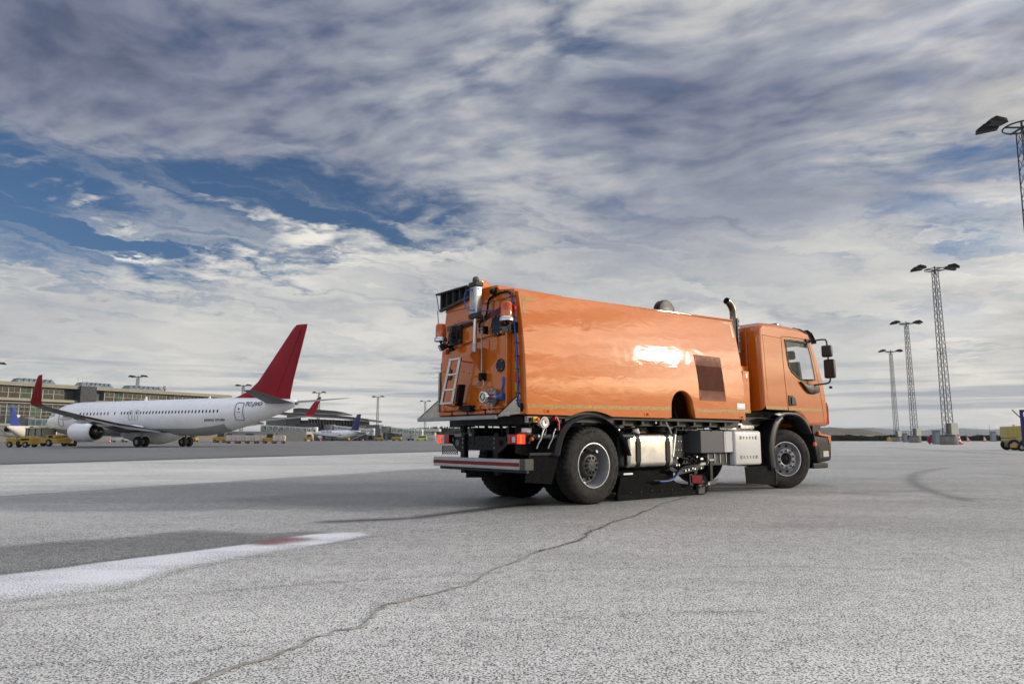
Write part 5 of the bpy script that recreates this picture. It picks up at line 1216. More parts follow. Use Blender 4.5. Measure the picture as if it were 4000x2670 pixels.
def build_jet():
    J = thing("passenger_jet", "white passenger jet with red tail fin and red winglets behind the truck, facing left", "airplane", (-56.3, 86.98, 0), R(155.2))
    st = [(0.8, 2.62, .03, .03), (.72, 2.64, .22, .20), (.45, 2.70, .50, .46), (0, 2.78, .80, .78), (-.8, 2.92, 1.17, 1.15), (-1.8, 3.06, 1.48, 1.50), (-3.0, 3.16, 1.72, 1.80), (-4.5, 3.20, 1.85, 1.96), (-6, 3.20, 1.88, 2.0), (-26, 3.20, 1.88, 2.0),
          (-28.5, 3.34, 1.76, 1.84), (-31, 3.58, 1.50, 1.56), (-33.5, 3.88, 1.12, 1.20), (-35.5, 4.10, .72, .86), (-37.0, 4.30, .46, .58), (-38, 4.42, .26, .36), (-38.15, 4.45, .15, .2)]
    f = fuselage_fn(st)
    def ring(x, k=1.0, n=40):
        zc, hw, hh = f(x); return [(x, hw * k * math.sin(2 * math.pi * i / n), zc + hh * k * math.cos(2 * math.pi * i / n)) for i in range(n)]
    xs = [s[0] for s in st]; xs = sorted(set(xs + list(np.arange(-24, -6, 2.0)) + [-27.3, -29.8, -32.3, -34.5]), reverse=True)
    fu = loft([ring(x) for x in xs]).build("fuselage", WHP, J, smooth=50)
    # belly reflection and shade painted as a grey shell just proud of the skin
    rows = []
    for x in [v for v in xs if -30.5 < v < -1.5]:
        zc, hw, hh = f(x); rows.append([(x, (hw + .012) * math.sin(a), zc + (hh + .012) * math.cos(a)) for a in [R(128) + R(104) * k / 14 for k in range(15)]])
    MB().grid(rows).build("belly", GRB, J, smooth=60)
    def on(x, z, off=.012):                           # point on the port skin
        zc, hw, hh = f(x); c = max(-1, min(1, (z - zc) / hh)); s = math.sqrt(max(0, 1 - c * c)); return Vector((x, hw * s + off, z))
    def patch(x0, x1, z0, z1, m, name, off=.012, r=0, par=J):
        n = 6; rows = [[on(x0 + (x1 - x0) * i / 3, z0 + (z1 - z0) * k / n, off) for k in range(n + 1)] for i in range(4)]
        return MB().grid(rows).build(name, m, par, smooth=60)
    def outline(x0, x1, z0, z1, m, name, w=.035, r=.18):
        pts = []
        for cx, cz, a0 in ((x1 + r, z1 - r, 180), (x0 - r, z1 - r, 90), (x0 - r, z0 + r, 0), (x1 + r, z0 + r, -90)):
            for k in range(5): a = R(a0 - 90 * k / 4); pts.append(on(cx + r * math.cos(a), cz + r * math.sin(a), .02))
        full = []
        for i, p in enumerate(pts):
            q = pts[(i + 1) % len(pts)]; n = max(1, int((q - p).length / .25))
            full += [on(p.x + (q.x - p.x) * k / n, p.z + (q.z - p.z) * k / n, .02) for k in range(n)]
        return MB().tube(full, w, 4, closed=True).build(name, m, J)
    # cabin windows: positions as seen along the port side
    px = [-7.65 - .6 * i for i in range(9)] + [-13.58] + [-14.71 - .51 * i for i in range(3)] + [-16.24, -17.2] + [-17.8 - .4945 * i for i in range(24)]
    for x in px:
        for sgn in (1,):
            rows = []
            pts = [on(x + .115 * math.cos(a), 3.72 + .18 * math.sin(a), .015) for a in [2 * math.pi * (k + .5) / 10 for k in range(10)]]
            MB().add(pts, [tuple(range(10))]).build("cabin_window", WPN, J)
    outline(-3.75, -4.65, 2.35, 4.1, LIN, "front_door"); outline(-31.35, -32.3, 2.75, 4.55, LIN, "rear_door", .05)
    outline(-15.97, -16.51, 2.95, 4.0, LIN, "overwing_exit", .02, .12); outline(-16.93, -17.47, 2.95, 4.0, LIN, "overwing_exit", .02, .12)
    patch(-31.6, -32.0, 3.55, 3.62, LIN, "door_handle"); MB().add([on(-31.8 + .1 * math.cos(a), 3.92 + .12 * math.sin(a), .02) for a in [2 * math.pi * k / 10 for k in range(10)]], [tuple(range(10))]).build("door_window", WPN, J)
    # cockpit glazing
    for x0, x1 in ((-.55, -1.25), (-1.32, -2.0), (-2.06, -2.6)):
        rows = [[on(x0 + (x1 - x0) * i / 3, 3.35 + .28 * (x0 - (x0 + (x1 - x0) * i / 3)) * .0 + .5 * k / 4 + (-.55 - x0) * .10, .015) for k in range(5)] for i in range(4)]
        MB().grid(rows).build("cockpit_window", mat("cockpit_glass", (.20, .30, .40), .08, coat=.5), J)
    # registration and type
    tm = mat("registration_black", (.02, .02, .04), .5)
    def skin_text(name, s, x, z, size, shear=.25, flipx=True):
        vs, fs = text_me(s, size, 0, shear, 1.05)
        MB().add([on(x - v[0], z + v[1], .03 + size * .11) for v in vs], fs).build(name, tm, J, keep=True)
    skin_text("registration", "TC-JVO", -33.45, 4.38, .60); skin_text("type_lettering", "BOEING 737-800", -28.75, 2.80, .34, .4)
    # wings with canoe fairings and winglets
    W = [airfoil(-12.2, 9.6, 1.2, 2.05, 1.05, tw=.05), airfoil(-13.2, 7.8, 2.6, 2.2, .85, tw=.04), airfoil(-15.3, 5.2, 6.0, 2.55, .55, tw=.03), airfoil(-20.0, 3.0, 12.0, 3.15, .30, tw=.02), airfoil(-23.4, 1.75, 16.4, 3.65, .17, tw=.02), airfoil(-23.75, 1.6, 16.9, 3.74, .15)]
    L_ = [airfoil(-23.75, 1.6, 16.9, 3.74, .15), airfoil(-23.95, 1.55, 17.25, 3.86, .13), airfoil(-24.25, 1.50, 17.45, 4.15, .11, True), airfoil(-25.0, 1.05, 17.7, 5.3, .08, True), airfoil(-25.65, .62, 17.88, 6.15, .05, True), airfoil(-25.9, .42, 17.9, 6.27, .03, True)]
    for s, nm in ((1, ''), (-1, '')):
        g = (lambda q: q) if s > 0 else flip
        w = loft(g(W)).build("wing", WGY, J, smooth=30); loft(g(L_)).build("winglet", REDP, w, smooth=40)
        lead = [[p for p in [(q[0][0] + .03, q[0][1], q[0][2]), (q[1][0], q[1][1], q[1][2] + .03), (q[2][0], q[2][1], q[2][2] + .012)]] for q in g(W)]
        MB().grid(lead).build("leading_edge", mat("polished_edge", (.6, .6, .62), .25, metal=.8), w)
        for y, x, l, sz in ((3.6, -18.6, 3.4, .30), (6.6, -18.6, 3.2, .28), (9.6, -19.6, 2.9, .25), (12.2, -21.2, 2.2, .20)):
            z = 2.05 + .085 * y - .28; b = MB().lathe([(0.01, .0), (sz * .7, -.5), (sz, -1.2), (sz * .9, -l * .6), (sz * .5, -l * .88), (.01, -l)], (x + 1.2, s * y, z), 'x', 14)
            b.build("flap_fairing", WHP, w, smooth=50)
        # drooped flaps
        fl = [airfoil(-20.4, 1.6, 2.2, 1.85, .2, tw=.25), airfoil(-20.1, 1.3, 6.2, 2.25, .17, tw=.25), airfoil(-22.0, 1.0, 11.4, 2.88, .12, tw=.22)]
        loft(g(fl)).build("flap", WGY, w, smooth=30)
        # engine
        ex, ey, ez = -11.6, 4.83 * s, 1.62
        e = MB().lathe([(.78, -.1), (.86, .12), (.93, .05), (1.02, -.5), (1.06, -1.4), (1.02, -2.6), (.90, -3.4), (.86, -3.45), (.80, -3.3)], (ex, ey, ez), 'x', 36).build("engine_nacelle", WHP, J, smooth=50)
        MB().lathe([(.78, -.1), (.74, -.8), (0, -.85)], (ex, ey, ez), 'x', 30).build("engine_intake", DRK, e, smooth=40)
        MB().lathe([(.80, -3.3), (.52, -3.0), (.50, -3.5), (.44, -4.1), (.30, -4.15), (0, -4.1)], (ex, ey, ez), 'x', 28).build("core_nozzle", ENG, e, smooth=40)
        MB().lathe([(.28, -3.9), (.24, -4.4), (.02, -4.95)], (ex, ey, ez), 'x', 20).build("exhaust_cone", ENG, e, smooth=50)
        loft([[(ex - 1.2, ey - .12, ez + .95), (ex - 1.2, ey + .12, ez + .95), (ex - 3.6, ey + .12, ez + .75), (ex - 3.6, ey - .12, ez + .75)], [(ex - 3.0, ey - .12, 2.55), (ex - 3.0, ey + .12, 2.55), (ex - 6.0, ey + .12, 2.35), (ex - 6.0, ey - .12, 2.35)]]).build("engine_pylon", WHP, e)
        S = [airfoil(-34.3, 3.7, .3, 4.45, .30), airfoil(-34.8, 3.3, 1.0, 4.55, .26), airfoil(-38.1, 1.35, 7.0, 5.25, .09), airfoil(-38.3, 1.1, 7.17, 5.27, .04)]
        loft(g(S)).build("tailplane", WGY, J, smooth=30)
        wheel_set(J, -19.6, 2.86 * s, .56, .2, .42)
    MB().lathe([(.01, .5), (1.0, -1.5), (1.55, -4), (1.6, -7), (1.1, -9.5), (.01, -11.5)], (-12.0, 0, 1.85), 'x', 28).build("wing_body_fairing", WHP, J, smooth=50)
    # fin with dorsal fillet; rudder seam
    F = [airfoil(-28.2, 9.1, 0, 4.75, .30, True), airfoil(-30.4, 6.95, 0, 5.35, .34, True), airfoil(-31.8, 5.65, 0, 5.9, .34, True), airfoil(-32.95, 4.7, 0, 6.8, .32, True), airfoil(-37.3, 1.8, 0, 12.05, .15, True), airfoil(-37.75, 1.4, 0, 12.42, .08, True)]
    for s_ in F: pass
    fin = loft(F).build("tail_fin", REDP, J, smooth=30)
    MB().tube([(-35.7, .19, 5.5), (-38.45, .085, 12.1)], .018, 4).build("rudder_seam", mat("seam_dark_red", (.12, .004, .01), .5), fin)
    MB().lathe([(.20, 0), (.16, -.25), (.0, -.26)], (-38.05, 0, 4.42), 'x', 18).build("tail_exhaust", ENG, J, smooth=40)
    MB().prism([(-15.9, 5.18), (-16.15, 5.62), (-16.3, 5.62), (-16.35, 5.18)], -.03, .03, 'y').build("antenna", WHP, J); MB().prism([(-25.9, 5.12), (-26.1, 5.42), (-26.2, 5.42), (-26.3, 5.12)], -.03, .03, 'y').build("antenna", WHP, J)
    wheel_set(J, -4.0, 0, .34, .12, .22, "nose_gear", 1.5)
    MB().bb(-4.6, -3.5, .28, .32, .75, 1.35).build("gear_door", WHP, J); MB().bb(-4.6, -3.5, -.32, -.28, .75, 1.35).build("gear_door", WHP, J)
build_jet()

def small_jet(name, label, loc, rz, L, D, H, span, fin_mat, ttail=False, body=WHP, scale_eng=1.0):
    """a regional jet seen far off, still with its own fuselage, wings, fin, engines and gear"""
    J = thing(name, label, "airplane", loc, rz); k = L / 38.0; q = D / 3.9; zc = 2.55 if not ttail else 2.15
    st = [(0, zc - .3, .03, .03), (-.25, zc - .25, .45 * q, .45 * q), (-1.2, zc - .1, 1.1 * q, 1.1 * q), (-3, zc, 1.65 * q, 1.7 * q), (-5, zc, 1.9 * q, 2.0 * q), (-L * .66, zc, 1.9 * q, 2.0 * q), (-L * .80, zc + .35, 1.4 * q, 1.5 * q), (-L * .92, zc + .8, .75 * q, .8 * q), (-L, zc + 1.1, .2, .25)]
    f = fuselage_fn(st)
    xs = [s[0] for s in st]
    loft([[(x, f(x)[1] * math.sin(2 * math.pi * i / 28), f(x)[0] + f(x)[2] * math.cos(2 * math.pi * i / 28)) for i in range(28)] for x in xs]).build("fuselage", body, J, smooth=50)
    for i in range(13 if not ttail else 0):
        x = -L * .23 - L * .40 * i / 12; MB().add([(x + .18 * math.cos(a), 1.9 * q * .985 + .03, zc + .35 + .22 * math.sin(a)) for a in [2 * math.pi * t / 8 for t in range(8)]], [tuple(range(8))]).build("cabin_window", WPN, J)
    for s in (1, -1):
        g = (lambda z: z) if s > 0 else flip
        W = [airfoil(-L * .36, L * .20, 1.0, zc - 1.0, .7), airfoil(-L * .42, L * .11, span * .2, zc - .7, .45), airfoil(-L * .56, L * .045, span * .49, zc + .15, .12)]
        w = loft(g(W)).build("wing", WGY, J, smooth=30)
        loft(g([airfoil(-L * .565, L * .04, span * .49, zc + .15, .1, True), airfoil(-L * .60, L * .02, span * .51, zc + 1.2, .05, True)])).build("winglet", body, w, smooth=30)
        if ttail:
            e = MB().lathe([(.5, 0), (.62, .0), (.68, -1.0), (.62, -2.6), (.42, -3.2)], (-L * .70, s * (D / 2 + .75), zc + .7), 'x', 24).build("engine_nacelle", body, J, smooth=50)
            loft(g([airfoil(-L * .955, 2.0, 0, H - .35, .2), airfoil(-L * .99, 1.0, span * .17, H - .25, .08)])).build("tailplane", body, J, smooth=30)
        else:
            e = MB().lathe([(.6, 0), (.72, -.02), (.80, -1.0), (.76, -2.0), (.55, -2.8)], (-L * .34, s * span * .18, zc - 1.15), 'x', 28).build("engine_nacelle", body, J, smooth=50)
            MB().lathe([(.50, -2.6), (.34, -3.2), (.05, -3.6)], (-L * .34, s * span * .18, zc - 1.15), 'x', 18).build("exhaust_cone", ENG, e, smooth=50)
            loft(g([airfoil(-L * .90, 3.0, .2, zc + .95, .22), airfoil(-L * .985, 1.1, span * .19, zc + 1.25, .08)])).build("tailplane", WGY, J, smooth=30)
        MB().lathe([(0, 0), (.58, -.05), (.6, -.05), (.5, 0)], (-L * (.70 if ttail else .34) - (3.25 if ttail else 2.85), s * ((D / 2 + .75) if ttail else span * .18), zc + (.7 if ttail else -1.15)), 'x', 20).build("engine_exhaust", DRK, e)
        wheel_set(J, -L * .50, 2.2 * s, .42, .15, .3, strut_top=zc - .9)
    top = H; F = [airfoil(-L * .76, L * .20, 0, zc + 1.2, .25, True), airfoil(-L * .82, L * .155, 0, zc + 2.4, .28, True), airfoil(-L * .925, L * .085, 0, top - .1, .16, True), airfoil(-L * .935, L * .07, 0, top, .08, True)]
    loft(F).build("tail_fin", fin_mat, J, smooth=30)
    wheel_set(J, -L * .11, 0, .3, .1, .2, "nose_gear", zc - 1.0)
    return J
_p = at_y(1232, 1690, 292)
EJ = small_jet("regional_jet", "small white regional jet with dark blue tail parked at a distant gate", (_p.x, 292, 0), R(139), 29.9, 3.2, 10.2, 26, DKB)
tm = mat("registration_black", (.02, .02, .04), .5); nb = mat("navy_nose_paint", (.03, .03, .16), .35)
vs, fs = text_me("POLISH AIRLINES", 1.0, 0, .2); MB().add([(-9.6 - v[0], 1.50, 3.62 + v[1]) for v in vs], fs).build("airline_lettering", nb, EJ, keep=True)
vs, fs = text_me("SP-LDK", .6, 0, .2); MB().add([(-19.3 - v[0], 1.60, 2.3 + v[1]) for v in vs], fs).build("registration", tm, EJ, keep=True)
rows = []
for x in (-1.1, -2, -3, -4, -5, -6):
    rows.append([(x, (1.9 * .82 if x < -4 else float(np.interp(x, [-5, -3, -1.2], [1.56, 1.35, .90]))) * math.sin(a) + .02, 2.5 + (1.64 if x < -4 else float(np.interp(x, [-5, -3, -1.2], [1.64, 1.39, .90]))) * math.cos(a) + .0) for a in [R(48 + 9 * (x + 1)) + R(90 - 12 * (-x - 1)) * k / 7 for k in range(8)]])
MB().grid(rows).build("nose_paint", nb, EJ, smooth=60)
_p = at_y(28, 1700, 143)
small_jet("regional_jet", "white jet with bright blue tail fin, partly hidden by the yellow tug", (_p.x + .342 * -36 + 12.3 - 12.3, 143 + 0.94 * 36, 0), R(110), 36, 2.9, 7.6, 24, BRB, True, body=mat("ivory_aircraft_paint", (.66, .63, .57), .35, var=.03))

# ------------------------------------------------------------------ terminal, gates, masts, vehicles, hills
FASC = mat("roof_fascia_cream", (.27, .255, .21), .6, var=.06, vscale=.3, dirt=.1)
TGL = mat("terminal_glass", (.018, .030, .027), .10, var=.5, vscale=.25, spec=.8, coat=.3)
TGG = mat("terminal_glass_green", (.075, .115, .085), .12, var=.3, vscale=.3, coat=.3)
MUL = mat("mullion_grey", (.34, .35, .33), .45, var=.05)
GRW = mat("grey_metal_wall", (.085, .088, .095), .5, var=.12, vscale=.5)
GRL = mat("light_grey_wall", (.17, .165, .15), .6, var=.08, vscale=.5)
RFG = mat("dark_roof", (.075, .078, .085), .6, var=.1, vscale=.3)
CRM = mat("cream_wall", (.36, .34, .29), .7, var=.06, vscale=.4)
BRW = mat("white_bridge_panel", (.55, .56, .55), .45, var=.05, vscale=.6)
BGL = mat("bridge_glass", (.28, .36, .34), .10, var=.3, vscale=.6, coat=.3)
SKY_ = mat("skylight_glass", (.16, .22, .26), .10, var=.3, vscale=1.0, coat=.4)

def pbox(name, u0, u1, v0, v1, y, d, m, par=None, bevel=0.0):
    """box whose front face stands at distance y"""
    a, b = at_y(u0, v0, y), at_y(u1, v1, y)
    return MB().bb(a.x, b.x, y, y + d, max(b.z, 0), a.z).build(name, m, par, bevel=bevel)

# ---- long glass terminal on the left: facade line runs away from us
A0 = at_z(-60, 1484, 16.0); A1 = at_z(885, 1543, 16.0)
fd = Vector((A1.x - A0.x, A1.y - A0.y, 0)); FL = fd.length; fd.normalize(); fn = Vector((fd.y, -fd.x, 0))   # fn towards the apron
term = thing("airport_terminal", "long glass terminal building with cream roof edge and rooftop skylights at the left", "building", (A0.x, A0.y, 0), math.atan2(fd.y, fd.x))
def tb(name, x0, x1, o0, o1, z0, z1, m, par=term, **k):          # x along the facade, o = out from it
    return MB().bb(x0, x1, -o1, -o0, z0, z1).build(name, m, par, **k)
def at_fac(u):
    r = ray(u, 1600); n = Vector((fn.x, fn.y)); t = (Vector((A0.x, A0.y)).dot(n)) / (r.x * n.x + r.y * n.y); p = Vector((r.x * t, r.y * t)); return (p - Vector((A0.x, A0.y))).dot(Vector((fd.x, fd.y)))
tw0, tw1 = at_fac(290), at_fac(352)
tb("building_core", 0, FL, -24, -1.2, 0, 15.2, GRW)
rf = tb("roof", -4, FL + 1, -25, 1.6, 15.55, 16.0, FASC)
tb("roof_fascia", -4, FL + 1, 1.3, 1.75, 15.0, 15.5, FASC, rf); tb("roof_soffit", -4, FL + 1, -1, 1.2, 14.85, 14.98, RFG, rf)
for z0, z1, o in ((11.0, 11.75, 1.3), (10.3, 10.6, .9), (9.3, 9.42, .3), (7.1, 7.22, .3), (4.3, 4.9, .5)):
    tb("floor_band", -4, tw0, -1, o, z0, z1, FASC)
for z0, z1, o in ((11.5, 12.0, .8), (9.3, 9.42, .3)): tb("floor_band", tw1, FL, -1, o, z0, z1, FASC)
nb_ = 26; rr = random.Random(3)
for i in range(nb_):
    x0, x1 = FL * i / nb_, FL * (i + 1) / nb_
    if x1 > tw0 - 1 and x0 < tw1 + 1: continue
    p = tb("window_bay", x0 + .08, x1 - .08, -1.0, 0, 11.76, 14.84, TGG if rr.random() < .35 else TGL); tb("mullion", x0 - .08, x0 + .08, -1, .12, 11.76, 14.84, MUL, p); tb("transom", x0 + .09, x1 - .09, .0, .06, 13.2, 13.28, MUL, p); tb("mullion", (x0 + x1) / 2 - .03, (x0 + x1) / 2 + .03, .0, .06, 13.29, 14.84, MUL, p)
    if x0 < tw0:
        p = tb("window_bay", x0 + .08, x1 - .08, -1.0, 0, 4.95, 10.25, TGG if rr.random() < .3 else TGL); tb("mullion", x0 - .08, x0 + .08, -1, .12, 4.95, 10.25, MUL, p); tb("mullion", (x0 + x1) / 2 - .03, (x0 + x1) / 2 + .03, .0, .06, 4.95, 10.25, MUL, p); tb("transom", x0 + .09, x1 - .09, .07, .12, 8.2, 8.28, MUL, p)
tb("ground_floor_wall", 0, FL, -1, .2, 0, 4.25, GRL)
tb("stair_tower", tw0, tw1, -3, 2.6, 0, 15.9, mat("tower_slats", (.055, .056, .066), .5, var=.3, vscale=2.5))
tb("facade_screen", at_fac(352), at_fac(412), 1.0, 1.4, 8.6, 12.0, mat("screen_beige", (.20, .20, .18), .7))
for ua, ub in ((92, 238), (345, 466), (530, 662)):
    x0, x1 = at_fac(ua), at_fac(ub); n = 7; w = (x1 - x0) / n
    b = MB()
    base = tb("skylight_base", x0, x1, -9, -4, 16.0, 16.4, FASC)
    for k in range(n):
        xa, xb = x0 + w * k, x0 + w * (k + 1); b.add([(xa, 4, 16.4), (xb, 4, 16.4), (xb, 9, 16.4), (xa, 9, 16.4), ((xa + xb) / 2, 4.8, 17.6), ((xa + xb) / 2, 8.2, 17.6)], [(0, 1, 4), (1, 2, 5, 4), (2, 3, 5), (3, 0, 4, 5)])
    sk = b.build("skylight", SKY_, base)
    b = MB()
    for k in range(n):
        xa, xb = x0 + w * k, x0 + w * (k + 1); b.tube([(xa, 4, 16.4), ((xa + xb) / 2, 4.8, 17.62), (xb, 4, 16.4)], .06, 4)
    b.tube([(x0 + w / 2, 4.8, 17.63), (x1 - w / 2, 4.8, 17.63)], .06, 4); b.build("skylight_frame", MUL, base)
b = MB(); u = at_fac(685); b.cyl((u, 6, 16), (u, 6, 17.2), .5, seg=12); b.cyl((u, 6, 17.2), (u, 6, 18.2), .9, .7, seg=12); b.build("roof_vent", MUL, term, smooth=40)
u = at_fac(666); tb("roof_unit", u - .6, u + .6, -7, -6, 16, 16.6, FASC)
for uu, h in ((300, 2.5), (317, 2.9), (331, 2.9), (64, .8)):
    u = at_fac(uu); b = MB().cyl((u, .5, 16), (u, .5, 16 + h), .06, seg=6); b.bar((u - .5, .5, 15.9 + h * .8), (u + .5, .5, 15.9 + h * .8), .05); b.build("roof_antenna", MUL, term)
# continuation low wing between the terminal and the grey one
pbox("low_service_building", 700, 1196, 1684, 1722, 262, 10, CRM); tag(bpy.data.objects["low_service_building"], "low cream service building behind the baggage carts", "building")
lb_ = bpy.data.objects["low_service_building"]
for k, (u0, u1) in enumerate(((712, 735), (790, 810), (860, 905), (960, 990), (1062, 1082))): pbox("service_door", u0, u1, 1692, 1716, 261.8, .15, GRW if k % 2 else GRL, lb_)

# ---- dark grey terminal with a curved roof behind the regional jet
yk = 318
gt = thing("grey_terminal", "dark grey terminal with low curved roof and slanted glazing behind the regional jet", "building", (at_y(1270, 1700, yk).x, yk, 0)); ox = gt.location.x
def kx(u): return at_y(u, 1700, yk).x - ox
def kz(v): return at_y(1300, v, yk).z
roofpts = [(1080, 1606), (1130, 1612), (1200, 1616), (1290, 1620), (1370, 1627), (1448, 1637)]
top = [(kx(u), kz(v)) for u, v in roofpts]
MB().prism(top + [(x, z - 1.0) for x, z in top[::-1]], -6, 26, 'y').build("curved_roof", RFG, gt, smooth=20)
MB().prism([(x, z - 1.02) for x, z in top] + [(x, z - 1.35) for x, z in top[::-1]], -6.2, -5.8, 'y').build("roof_edge", FASC, gt)
MB().prism([(kx(1125), kz(1592)), (kx(1150), kz(1590)), (kx(1295), kz(1602)), (kx(1330), kz(1612)), (kx(1330), kz(1616)), (kx(1125), kz(1612))], 6, 22, 'y').build("roof_hood", RFG, gt)
MB().prism([(kx(1125), kz(1608)), (kx(1330), kz(1613)), (kx(1330), kz(1618)), (kx(1125), kz(1613))], 4.5, 5.5, 'y').build("clerestory", FASC, gt)
MB().bb(kx(1090), kx(1400), .5, 24, 0, kz(1640)).build("building_core", GRW, gt)
MB().bb(kx(1120), kx(1172), -1, .45, 0, kz(1622)).build("side_wall", mat("mid_grey_wall", (.14, .142, .15), .5, var=.1), gt)
MB().bb(kx(1040), kx(1118), -1, .45, 0, kz(1630)).build("pale_wall", GRL, gt)
MB().bb(kx(1160), kx(1245), -3, .45, 0, kz(1652)).build("entrance_block", GRW, gt)
rr = random.Random(5)
for i in range(17):
    u0, u1 = 1213 + 11.4 * i, 1213 + 11.4 * (i + 1); t = i / 17
    p = MB().add([(kx(u0) + .05, -4.5, kz(1636 + 8 * t)), (kx(u1) - .05, -4.5, kz(1636 + 8 * t)), (kx(u1) - .05 - .5, -.6, kz(1672)), (kx(u0) + .05 - .5, -.6, kz(1672))], [(0, 1, 2, 3)]).build("window_bay", TGL if rr.random() < .8 else TGG, gt, solid=.1)
    MB().bar((kx(u0), -4.6, kz(1636 + 8 * t)), (kx(u0) - .5, -.7, kz(1672)), .16).build("mullion", MUL, p)
MB().bb(kx(1200), kx(1440), -1.5, .4, 0, kz(1673)).build("lower_wall", GRW, gt)
MB().bb(kx(1315), kx(1327), -2.0, -1.55, kz(1668), kz(1650)).build("window_sign", mat("sign_tan", (.28, .25, .17), .6), gt)

# ---- jet bridges
def bridge(label, y, tun, cab, rot=None, stairs=None, glass=True, truss=False, col=None, rotm=GRL):
    o = thing("jet_bridge", label, "jet bridge", (at_y((tun[0] + tun[1]) / 2, 1700, y).x, y, 0), 0, "jet bridges at the terminal gates"); X0 = o.location.x
    X = lambda u: at_y(u, 1700, y).x - X0
    Z = lambda v: at_y(1300, v, y).z
    u0, u1, va, vb, vc, vd = tun                               # top-left, top-right, bottom-left, bottom-right rows
    MB().prism([(X(u0), Z(va)), (X(u1), Z(vb)), (X(u1), Z(vd)), (X(u0), Z(vc))], 0, 3, 'y').build("tunnel", BRW, o)
    n = max(2, int((u1 - u0) / 22))
    if glass:
        for i in range(n):
            t0, t1 = (i + .08) / n, (i + .92) / n; L = lambda t, a, b: a + (b - a) * t
            MB().prism([(X(L(t0, u0, u1)), Z(L(t0, va, vb) + 5)), (X(L(t1, u0, u1)), Z(L(t1, va, vb) + 5)), (X(L(t1, u0, u1)), Z(L(t1, vc, vd) - 5)), (X(L(t0, u0, u1)), Z(L(t0, vc, vd) - 5))], -.06, -.01, 'y').build("tunnel_window", BGL, o)
    if truss:
        b = MB()
        for i in range(n):
            t0, t1 = i / n, (i + 1) / n; L = lambda t, a, b: a + (b - a) * t
            b.bar((X(L(t0, u0, u1)), -.25, Z(L(t0, va, vb) + 3)), (X(L(t1, u0, u1)), -.25, Z(L(t1, vc, vd) - 2)), .14); b.bar((X(L(t0, u0, u1)), -.25, Z(L(t0, vc, vd) - 2)), (X(L(t0, u0, u1)), -.25, Z(L(t0, va, vb) + 2)), .14)
        b.build("truss", BRW, o)
    for (a, c, v0, v1) in cab:
        cc = MB().cyl(((X(a) + X(c)) / 2, 1.5, Z(v1)), ((X(a) + X(c)) / 2, 1.5, Z(v0)), abs(X(c) - X(a)) / 2, seg=20).build("bridge_cab", BRW, o, smooth=40, bevel=.1)
        MB().bb((X(a) + X(c)) / 2 - .25, (X(a) + X(c)) / 2 + .25, 1.5 - abs(X(c) - X(a)) / 2 - .08, 1.5 - abs(X(c) - X(a)) / 2 + .05, Z(v0 + (v1 - v0) * .55), Z(v0 + (v1 - v0) * .3)).build("cab_window", WPN, cc)
    if rot:
        a, c, v0, v1 = rot; MB().cyl(((X(a) + X(c)) / 2, 1.5, Z(v1)), ((X(a) + X(c)) / 2, 1.5, Z(v0)), abs(X(c) - X(a)) / 2, seg=20).build("rotunda", rotm, o, smooth=40)
        MB().cyl(((X(a) + X(c)) / 2, 1.5, 0), ((X(a) + X(c)) / 2, 1.5, Z(v1)), .5, seg=12).build("support_column", GRL, o, smooth=40)
    if col:
        for u in col: 
            b = MB(); b.bb(X(u) - .2, X(u) + .2, 1.2, 1.6, .5, Z(vc)); b.bb(X(u) - 1.2, X(u) + 1.2, .8, 2.0, .35, .9); b.build("drive_column", GRL, o)
            for s in (-1, 1): MB().cyl((X(u) + s * .9, .6, .45), (X(u) + s * .9, 1.0, .45), .45, seg=16).build("bridge_wheel", TYR, o, smooth=40)
    if stairs:
        (ua, v0), (ub, v1) = stairs; b = MB(); n = 12
        for s in (-.9, .1): b.bar((X(ua), s, Z(v0)), (X(ub), s, Z(v1)), .10, .30); b.bar((X(ua), s, Z(v0) + 1.0), (X(ub), s, Z(v1) + 1.0), .07)
        for i in range(n):
            t = (i + .5) / n; b.bb(X(ua + (ub - ua) * t) - .15, X(ua + (ub - ua) * t) + .15, -.85, .05, Z(v0 + (v1 - v0) * t) - .03, Z(v0 + (v1 - v0) * t) + .03)
            if i % 3 == 0: b.bar((X(ua + (ub - ua) * t), -.9, Z(v0 + (v1 - v0) * t)), (X(ua + (ub - ua) * t), -.9, Z(v0 + (v1 - v0) * t) + 1.0), .05)
        b.build("service_stairs", MUL, o)
    return o
bridge("jet bridge with wide glass panes left of the regional jet's nose", 285, (1018, 1197, 1658, 1668, 1690, 1700), [(1196, 1216, 1668, 1700), (1217, 1238, 1667, 1699)], None, ((1132, 1720), (1195, 1692)), True, True, (1168,))
bridge("jet bridge passing behind the regional jet's tail, its cab right of the fin", 300, (1305, 1432, 1660, 1674, 1678, 1690), [(1432, 1446, 1672, 1700), (1447, 1462, 1671, 1700)], (1262, 1306, 1657, 1680), ((1366, 1719), (1432, 1692)), True, True, (1395,))
bridge("rightmost jet bridge with dark truss windows in front of the white hall", 296, (1528, 1620, 1667, 1676, 1690, 1698), [(1620, 1636, 1675, 1702), (1637, 1652, 1675, 1703)], (1487, 1526, 1664, 1690), ((1572, 1718), (1622, 1697)), True, True, (1603,))
bridge("jet bridge by the blue finned jet at the far left, pale tunnel with two panes", 168, (106, 215, 1632, 1636, 1664, 1668), [(28, 52, 1618, 1664)], (58, 106, 1626, 1664), ((42, 1712), (-20, 1662)), True, False, (), )

